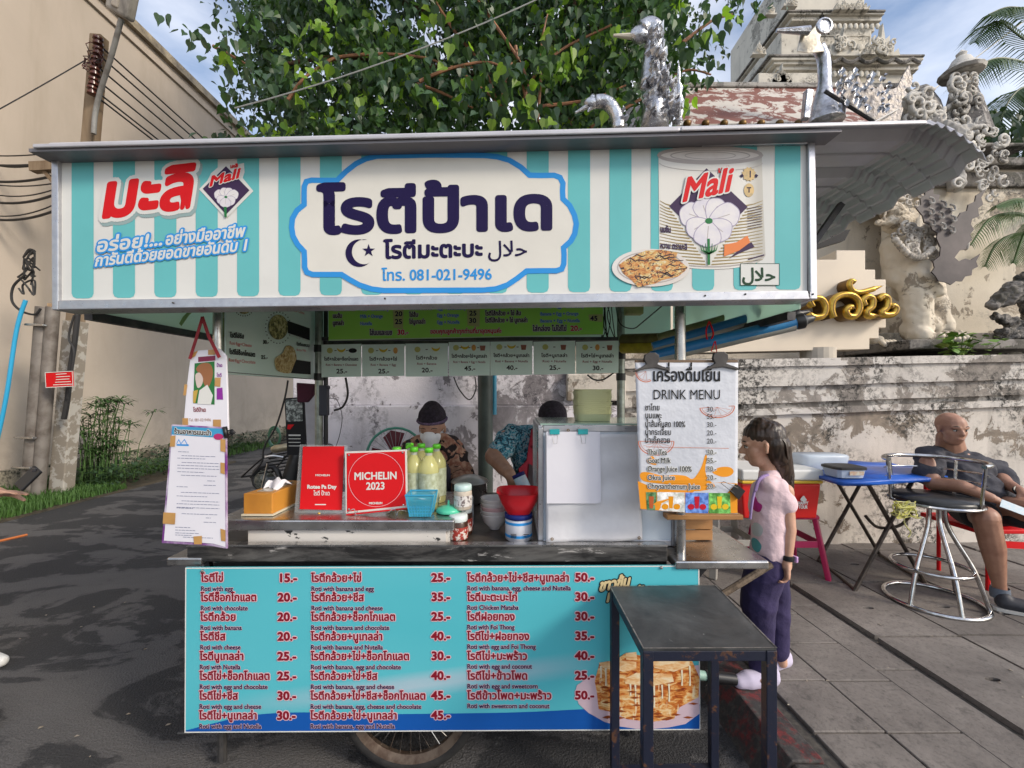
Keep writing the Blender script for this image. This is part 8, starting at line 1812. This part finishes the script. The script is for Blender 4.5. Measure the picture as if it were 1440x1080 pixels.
# --- seated man
MY = 2.80
mn = thing('person', 'bald man in dark grey T-shirt and black shorts sitting on a red chair', 'person', (2.95, MY, PZ))
def W(px, py, y=MY): return P(px, py, y)
hm, fm_ = head_caps(W(1337, 603, 2.84), .95, R(-8), R(6), 1.18)
def mq(k, y=MY): return k / F * y
shoe_y = 2.56
caps = hm + [(W(1335, 616, 2.90), mq(15), W(1338, 640, 2.93), mq(18)), (W(1345, 650, 2.9), mq(20), W(1365, 690, 2.85), mq(22)),
    (W(1305, 650, 2.84), mq(10), W(1312, 680, 2.76), mq(9.5)), (W(1312, 680, 2.76), mq(9), W(1352, 684, 2.62), mq(8.5)), (W(1352, 684, 2.62), mq(8.5), W(1393, 700, 2.54), mq(6)),
    (W(1405, 668, 2.86), mq(9), W(1415, 680, 2.74), mq(8)), (W(1415, 680, 2.74), mq(8), W(1436, 692, 2.62), mq(6)),
    (W(1372, 722, 2.70), mq(17), W(1386, 728, 2.50), mq(14)), (W(1386, 728, 2.50), mq(13.5), W(1396, 770, 2.52), mq(12.5)), (W(1396, 770, 2.52), mq(12.5), W(1405, 822, 2.56), mq(7)), (W(1405, 822, 2.56), mq(7), W(1407, 838, 2.56), mq(7)),
    (W(1420, 715, 2.66), mq(16), W(1470, 722, 2.45), mq(14)), (W(1470, 722, 2.45), mq(13), W(1490, 800, 2.5), mq(9)), (W(1490, 800, 2.5), mq(8), W(1495, 850, 2.5), mq(7))]
caps += hand_caps(W(1393, 700, 2.54), (.75, -.25, -.35), (.2, -.5, .8), .86, .35, 1) + hand_caps(W(1436, 692, 2.62), (-.05, -.5, -.45), (-.3, -.6, .6), .86, .3, -1)
organic('body', caps, MT['skin_tan'], mn, .006, 3)
eyes(fm_, .96, mn)
gsh = cloth('charcoal_cloth', (.050, .050, .062), (.030, .030, .040), 5, .9)
organic('t_shirt', [(W(1334, 638, 2.93), mq(17), W(1342, 642, 2.91), mq(17)), (W(1322, 648, 2.92), mq(19), W(1385, 662, 2.92), mq(19)), (W(1342, 664, 2.90), mq(29), W(1362, 662, 2.88), mq(27)), (W(1346, 684, 2.86), mq(28), W(1374, 692, 2.80), mq(28)), (W(1308, 642, 2.90), mq(16), W(1306, 668, 2.82), mq(15.5)), (W(1398, 660, 2.92), mq(14), W(1412, 676, 2.82), mq(13)), (W(1350, 700, 2.84), mq(24), W(1398, 704, 2.80), mq(24))], gsh, mn, .008, 3, fold(.022, 8, 1.8))
organic('shorts', [(W(1360, 712, 2.86), mq(24), W(1405, 716, 2.86), mq(24)), (W(1362, 716, 2.82), mq(22), W(1378, 724, 2.60), mq(20)), (W(1405, 716, 2.80), mq(21), W(1440, 722, 2.60), mq(20))], cloth('black_short_cloth', (.014, .014, .018), (.022, .022, .026)), mn, .009, 4)
def shoe(par, p, yaw, m_, sole):
    m3 = Matrix.Rotation(yaw, 3, 'Z'); g_ = lambda a, b2, c: Vector((p[0], p[1], PZ)) + m3 @ Vector((a, b2, c))
    o = organic('shoe', [(g_(0, .06, .05), .042, g_(0, -.06, .038), .042), (g_(0, -.06, .036), .042, g_(0, -.14, .028), .030), (g_(0, .06, .07), .038, g_(0, .05, .04), .04)], m_, par, .007, 3)
    for v in o.data.vertices: v.co.z = max(v.co.z, PZ + .010)
    MB().prism(lambda a, b2, l=0: g_(a, b2, .018 + l), catmull([(-.04, .10), (-.045, 0), (-.042, -.10), (-.02, -.165), (.02, -.165), (.042, -.10), (.045, 0), (.04, .10), (0, .112)], 3, True), .017).build('sole', sole, o)
sl_ = mat('pale_sole', (.50, .49, .46), rough=.6); bs_ = mat('dark_shoe', (.02, .022, .03), (.035, .035, .045), 30, rough=.6)
shoe(mn, (2.97, 2.50), R(-62 + 90 + 30), bs_, sl_)
MB().lathe([(.042, 0), (.045, .03), (.042, .06)], W(1406, 840, 2.56), 14, cap=False).build('sock', cloth('grey_sock', (.14, .16, .20), (.1, .12, .15)), mn, smooth=True)
MB().lathe([(.032, -.006), (.033, 0), (.032, .006)], W(1433, 691, 2.63), 16, Matrix.Rotation(R(55), 3, 'X')).build('wrist_band', MT['black'], mn, smooth=True)
tag(MB().prism(pl(W(1425, 712, 2.46), (-.2, -.8, .7)), [(1409, 702), (1445, 716), (1446, 727), (1406, 712)], .003).build('booklet', mat('pale_blue_booklet', (.45, .58, .66), (.6, .62, .62), 50, rough=.5)), 'pale blue folded booklet held by the seated bald man', 'booklet')
rc = thing('red_chair', 'red metal chair mostly hidden under the seated bald man', 'chair', (3.15, 2.9, PZ))
MB().mm((3.0, 2.74, .50), (3.5, 3.14, .53)).build('seat', T_['p_red'], rc, bevel=.008)
for (x, y) in ((3.10, 2.78), (3.46, 2.78), (3.10, 3.1), (3.46, 3.1)): MB().tube([(x, y, PZ), (x, y, .5)], .012, 8).build('leg', T_['p_red'], rc)
MB().bar((3.10, 2.77, .43), (3.46, 2.77, .41), .02, .04).build('stretcher', T_['p_red'], rc); MB().bar((3.12, 2.8, .3), (3.44, 3.08, .42), .02, .03).build('stretcher', T_['p_red'], rc); MB().mm((3.04, 3.14, .62), (3.48, 3.16, .86)).build('backrest', T_['p_red'], rc, bevel=.01)
# --- seller in floral jacket
fj = thing('person', 'seller in knit cap, white mask and floral jacket behind the oil bottles', 'person', (-.46, 2.5, 0))
SY = 2.50
def U(px, py, dy=0): return P(px, py, SY + dy)
def uq(k): return k / F * SY
hcap, ff = head_caps(U(608, 603, -.06), .92, R(-4), R(14))
organic('body', hcap + [(U(608, 622, .02), uq(12), U(610, 650, .05), uq(15)), (U(645, 690, -.1), uq(8), U(632, 706, -.28), uq(6.5)), (U(575, 690, -.1), uq(8), U(600, 706, -.28), uq(6.5)), (U(610, 660, .05), uq(20), U(612, 760, .05), uq(22)), (U(602, 760, .05), uq(18), Vector((-.52, SY, .1)), .06), (U(622, 760, .05), uq(18), Vector((-.38, SY, .1)), .06)] + hand_caps(U(632, 706, -.28), (-.3, -.6, -.3), (0, -.3, 1), .85, .6, 1) + hand_caps(U(600, 706, -.28), (.3, -.6, -.3), (0, -.3, 1), .85, .6, -1), MT['skin'], fj, .007, 3)
eyes(ff, .90, fj, True)
m = NM('floral_cloth', .9)
m.col(m.mix(m.ramp(m.noise(17, 3, .5, .6), [(.50, 0), (.53, 1)]), m.mix(m.ramp(m.noise(40, 4), [(.4, 0), (.62, 1)]), (.30, .12, .075), (.48, .30, .20)), (.022, .014, .014))).bump(m.noise(40, 5), .5, .008)
organic('jacket', [(U(592, 628, .04), uq(17), U(632, 628, .04), uq(17)), (U(580, 636, .03), uq(17), U(572, 668, -.02), uq(16)), (U(572, 668, -.02), uq(16), U(588, 700, -.16), uq(14)), (U(638, 636, .03), uq(17), U(648, 668, -.02), uq(17)), (U(648, 668, -.02), uq(17), U(638, 700, -.16), uq(15)), (U(600, 650, .05), uq(26), U(620, 650, .05), uq(26)), (U(600, 690, .04), uq(28), U(622, 690, .04), uq(28)), (U(604, 740, .05), uq(26), U(620, 740, .05), uq(26))], m.m, fj, .008, 3, fold(.02, 9, 1.5))
MB().prism(lambda a, b2, l=0: U(a, b2, -.235 - l) , [(600, 642), (622, 640), (634, 660), (636, 745), (598, 745), (594, 665)], .10).build('apron', cloth('dark_apron', (.03, .026, .04), (.05, .04, .06)), fj, bevel=.02, seg=3)
kn = mat('dark_knit', (.018, .013, .02), (.035, .025, .04), 60, rough=.95, bump=1.0, bsc=120, dist=.006)
kc = organic('knit_cap', [(ff(0, .022, .072), .088 * .92, ff(0, -.008, .078), .083 * .92), (ff(0, .02, .11), .06, ff(0, .02, .155), .020)], kn, fj, .006, 3)
for v in kc.data.vertices:
    pass
MB().tube([ff(.088 * math.cos(a * .3927), .010 + .094 * math.sin(a * .3927), .058) for a in range(16)], .009, 6, closed=True).build('cap_band', mat('purple_knit_stripe', (.16, .11, .19), (.05, .035, .06), 90, rough=.95), kc, smooth=True)
mk = organic('face_mask', [(ff(0, -.076, -.026), .040, ff(0, -.064, -.068), .038), (ff(-.035, -.055, -.028), .028, ff(-.025, -.05, -.06), .026), (ff(.035, -.055, -.028), .028, ff(.025, -.05, -.06), .026)], mat('white_mask', (.80, .80, .80), rough=.8), fj, .005, 4)
for s_ in (-1, 1): MB().tube([ff(s_ * .055, -.06, -.02), ff(s_ * .075, -.01, .0)], .0018, 5).build('mask_loop', MT['p_white'], mk)
# --- seller bending beside the glass case
sb = thing('person', 'seller in black cap, blue patterned shirt and red apron tilting a can', 'person', (.2, 2.6, 0))
SY2 = 2.6
def U2(px, py, dy=0): return P(px, py, SY2 + dy)
h2, f2_ = head_caps(U2(776, 596, -.12), .95, R(5), R(42))
organic('body', h2 + [(U2(778, 606), uq(12), U2(775, 620, .05), uq(14)), (U2(712, 618, -.06), uq(14), U2(694, 642, -.14), uq(12.5)), (U2(694, 642, -.14), uq(11.5), U2(708, 658, -.3), uq(10)), (U2(708, 658, -.3), uq(9.5), U2(717, 667, -.42), uq(7.5)), (U2(760, 650, .05), uq(28), U2(765, 760, .05), uq(26)), (U2(755, 780, .05), .09, Vector((.1, SY2, .1)), .06), (U2(775, 780, .05), .09, Vector((.3, SY2, .1)), .06)] + hand_caps(U2(717, 667, -.42), (.45, -.2, -.7), (-.6, -.75, .1), .95, .55, -1), MT['skin'], sb, .007, 3)
organic('black_cap', [(f2_(0, .02, .058), .09 * .95, f2_(0, -.012, .062), .085 * .95), (f2_(0, .05, .02), .075, f2_(0, .045, -.01), .07)], kn, sb, .007, 4)
m = NM('blue_batik_cloth', .9)
m.col(m.ramp(m.noise(32, 5, .62, 1.5), [(.40, (.015, .02, .035)), (.47, (.03, .16, .24)), (.53, (.08, .36, .46)), (.58, (.50, .55, .58)), (.64, (.03, .12, .2))])).bump(m.noise(30, 4), .4, .008)
organic('shirt', [(U2(730, 620, -.02), uq(23), U2(770, 622, .04), uq(22)), (U2(722, 614, -.04), uq(18), U2(704, 632, -.10), uq(16.5)), (U2(745, 640, .0), uq(26), U2(750, 690, .05), uq(28)), (U2(775, 640, .05), uq(26), U2(790, 690, .05), uq(28)), (U2(760, 700, .05), uq(30), U2(765, 760, .05), uq(30))], m.m, sb, .008, 3, fold(.02, 9, 1.5))
MB().prism(lambda a, b2, l=0: U2(a, b2, -.17 - l * .5), [(741, 640), (747, 603), (751, 603), (754, 632), (762, 636), (790, 636), (795, 760), (735, 760), (732, 672), (728, 660), (740, 648)], .14).build('apron', cloth('dark_red_apron', (.24, .012, .03), (.17, .01, .025)), sb, bevel=.02, seg=3)
MB().prism(lambda a, b2, l=0: U2(a, b2, -.175 - l * .5), [(744, 652), (758, 660), (758, 690), (742, 684)], .012).build('pocket', cloth('black_pocket', (.02, .015, .02), (.04, .03, .04)), sb)
mcn = thing('milk_can', 'small blue and white can held tilted over the red bowl', 'can', U2(732, 676, -.5), 'x')
del mcn['group']
axc = Vector((.35, -.2, -.75)).normalized().to_track_quat('Z', 'Y').to_matrix(); cc0 = U2(731, 672, -.52)
MB().lathe([(.030, -.02), (.032, -.015), (.032, .06), (.030, .065)], cc0, 20, axc).build('can_body', mat('can_pale_blue', (.38, .55, .66), (.60, .64, .68), 30, rough=.3), mcn, smooth=2)
MB().lathe([(.0325, -.022), (.0325, -.004)], cc0, 20, axc).build('can_band', flat('can_navy', (.02, .02, .13), .3), mcn, smooth=2)
# --- phone photographer at the left edge
hp = thing('person', 'person in white shoes at the left edge holding up a black phone', 'person', (-2.62, 2.1, 0))
def V2(px, py, y): return P(px, py, y)
fa = V2(-90, 705, 2.05)
hdc, fh = head_caps(Vector((-2.86, 2.12, 1.58)), 1.0, R(-60))
organic('body', hdc + [(Vector((-2.86, 2.12, 1.5)), .06, Vector((-2.88, 2.12, 1.38)), .065), (Vector((-2.82, 2.0, 1.32)), .05, Vector((-2.84, 1.95, 1.08)), .045), (Vector((-2.84, 1.95, 1.08)), .043, V2(-22, 694, 2.02), .028), (Vector((-2.9, 2.12, .9)), .12, Vector((-2.9, 2.12, 1.3)), .13), (Vector((-2.9, 2.05, .8)), .08, Vector((-2.8, 2.0, .08)), .045), (Vector((-2.9, 2.2, .8)), .08, Vector((-2.9, 2.25, .08)), .045), (Vector((-2.88, 2.26, 1.3)), .05, Vector((-2.88, 2.3, 1.0)), .04)] +
    hand_caps(V2(-14, 693, 2.02), (1, .05, .02), (-.05, .25, 1), 1.0, .14, 1, .9), MT['skin_light'], hp, .006, 3)
organic('t_shirt', [(Vector((-2.88, 1.98, 1.32)), .10, Vector((-2.88, 2.26, 1.32)), .10), (Vector((-2.88, 2.12, 1.3)), .15, Vector((-2.89, 2.12, .95)), .16), (Vector((-2.82, 1.99, 1.30)), .075, Vector((-2.83, 1.95, 1.15)), .07), (Vector((-2.88, 2.26, 1.3)), .075, Vector((-2.88, 2.3, 1.15)), .07)], cloth('white_cloth', (.55, .55, .53), (.48, .48, .46)), hp, .012, 4)
organic('trousers', [(Vector((-2.9, 2.05, .9)), .12, Vector((-2.9, 2.2, .9)), .12), (Vector((-2.9, 2.05, .85)), .095, Vector((-2.82, 2.0, .14)), .065), (Vector((-2.9, 2.2, .85)), .095, Vector((-2.9, 2.25, .14)), .065)], cloth('blue_jean_cloth', (.04, .06, .12), (.03, .05, .1)), hp, .012, 4)
organic('hair', [(fh(0, .03, .06), .085, fh(0, -.01, .07), .08), (fh(0, .05, .0), .07, fh(0, .04, -.05), .06)], MT['hair'], hp, .01, 3)
for (sx_, sy_) in ((-2.28, 1.79), (-2.72, 2.2)):
    organic('shoe', [((sx_ - .16, sy_ + .02, .06), .045, (sx_, sy_, .045), .042), ((sx_, sy_, .045), .042, (sx_ + .10, sy_ - .01, .035), .030), ((sx_ - .18, sy_ + .02, .09), .04, (sx_ - .17, sy_ + .02, .05), .045)], mat('white_shoe', (.6, .6, .58), rough=.5) if 'white_shoe' not in bpy.data.materials else bpy.data.materials['white_shoe'], hp, .01, 3)
ph_ = thing('phone', 'black phone held out by the hand at the left edge', 'phone', V2(38, 670, 2.0))
MB().bar(V2(26, 686, 1.99), V2(54, 659, 2.03), .075, .012, (.3, -.2, 1)).build('phone_body', MT['black'], ph_, bevel=.004)
MB().box(V2(48, 661, 1.985), (.02, .01, .016)).build('camera_lens', mat('lens_grey', (.05, .05, .055), rough=.1), ph_, bevel=.003)
# parked motorbike seen between the left posts
mt2 = thing('motorbike', 'black motorbike with wire basket and silver bell parked behind the left end of the cart', 'motorbike', (-1.75, 3.1, 0))
MK = 3.0
def K2(px, py, dy=0): v = P(px, py, MK); v.y += dy; return v
rk = MB()
for k in range(11): rk.tube([K2(376 + k * 3.4, 662 - k * 5, -.1), K2(394 + k * 2.6, 664 - k * 5.2, .12)], .005, 5)
rk.tube([K2(352, 667, -.1), K2(376, 645, -.1), K2(412, 622, -.1)], .006, 6); rk.tube([K2(352, 667, -.1), K2(372, 668, .1), K2(408, 624, .12)], .006, 6); rk.build('wire_rack', MT['black'], mt2)
organic('body_panel', [(K2(420, 640), .06, K2(405, 700), .08), (K2(405, 700), .08, K2(380, 740), .10), (K2(430, 700, .3), .1, K2(440, 740, .6), .12), (K2(436, 640, .3), .05, K2(430, 700, .3), .09)], MT['black'], mt2, .015, 3)
MB().tube([K2(375, 672, .0) + axm @ Vector((0, 0, 0)) * 0 + Vector((.09 * math.cos(a * .52), .0, .09 * math.sin(a * .52))) for a in range(12)], .02, 8, closed=True).build('headlight_ring', MT['dark_metal'], mt2, smooth=True)
MB().ball(K2(372, 676), (.075, .04, .075), 14, 10).build('headlight', mat('lamp_lens', (.20, .20, .16), (.05, .05, .04), 60, rough=.15), mt2, smooth=True)
MB().tube([K2(388, 648, -.1), K2(378, 690, -.1)], .006, 6).build('silver_rod', MT['chrome'], mt2)
MB().tube(catmull([K2(385, 640, -.1), K2(396, 638, -.1), K2(410, 640, -.1)]), .012, 8).build('brake_lever', MT['steel'], mt2, smooth=True)
MB().lathe([(.02, -.07), (.028, -.05), (.026, 0), (.028, .05), (.02, .07)], K2(408, 627, -.1), 14, Matrix.Rotation(R(80), 3, 'Y')).build('grip', mat('brass_grip', (.42, .36, .24), (.3, .26, .18), 30, rough=.3, metal=.6), mt2, smooth=True)
MB().bar(K2(395, 668, -.1), K2(382, 700, -.1), .05, .10, (0, 1, 0)).build('grey_panel', mat('motor_grey', (.09, .10, .11), rough=.4), mt2, bevel=.015)
for (dx, dy) in ((-.0, .0), (.55, 1.1)):
    c_ = Vector((-1.78 + dx, 3.05 + dy, .27)); axw = Matrix.Rotation(R(26), 3, 'Z') @ Matrix.Rotation(R(90), 3, 'Y')
    MB().lathe([(.24 + .03 * math.cos(R(a)), .035 * math.sin(R(a))) for a in range(0, 361, 40)], c_, 28, axw, cap=False).build('wheel', MT['rubber'], mt2, smooth=True)
    MB().lathe([(.21, -.02), (.02, -.03), (.02, .03), (.21, .02)], c_, 20, axw, cap=False).build('rim', MT['dark_metal'], mt2)
tag(MB().tube(catmull([P(386 + 8 * math.cos(a * .7), 612 + 14 * math.sin(a * .7) + a * .3, 5.0) for a in range(18)]), .012, 6).build('garden_hose', mat('dark_green_hose', (.04, .12, .07), rough=.4), smooth=True), 'coiled dark green garden hose hanging on the far cream wall', 'hose')
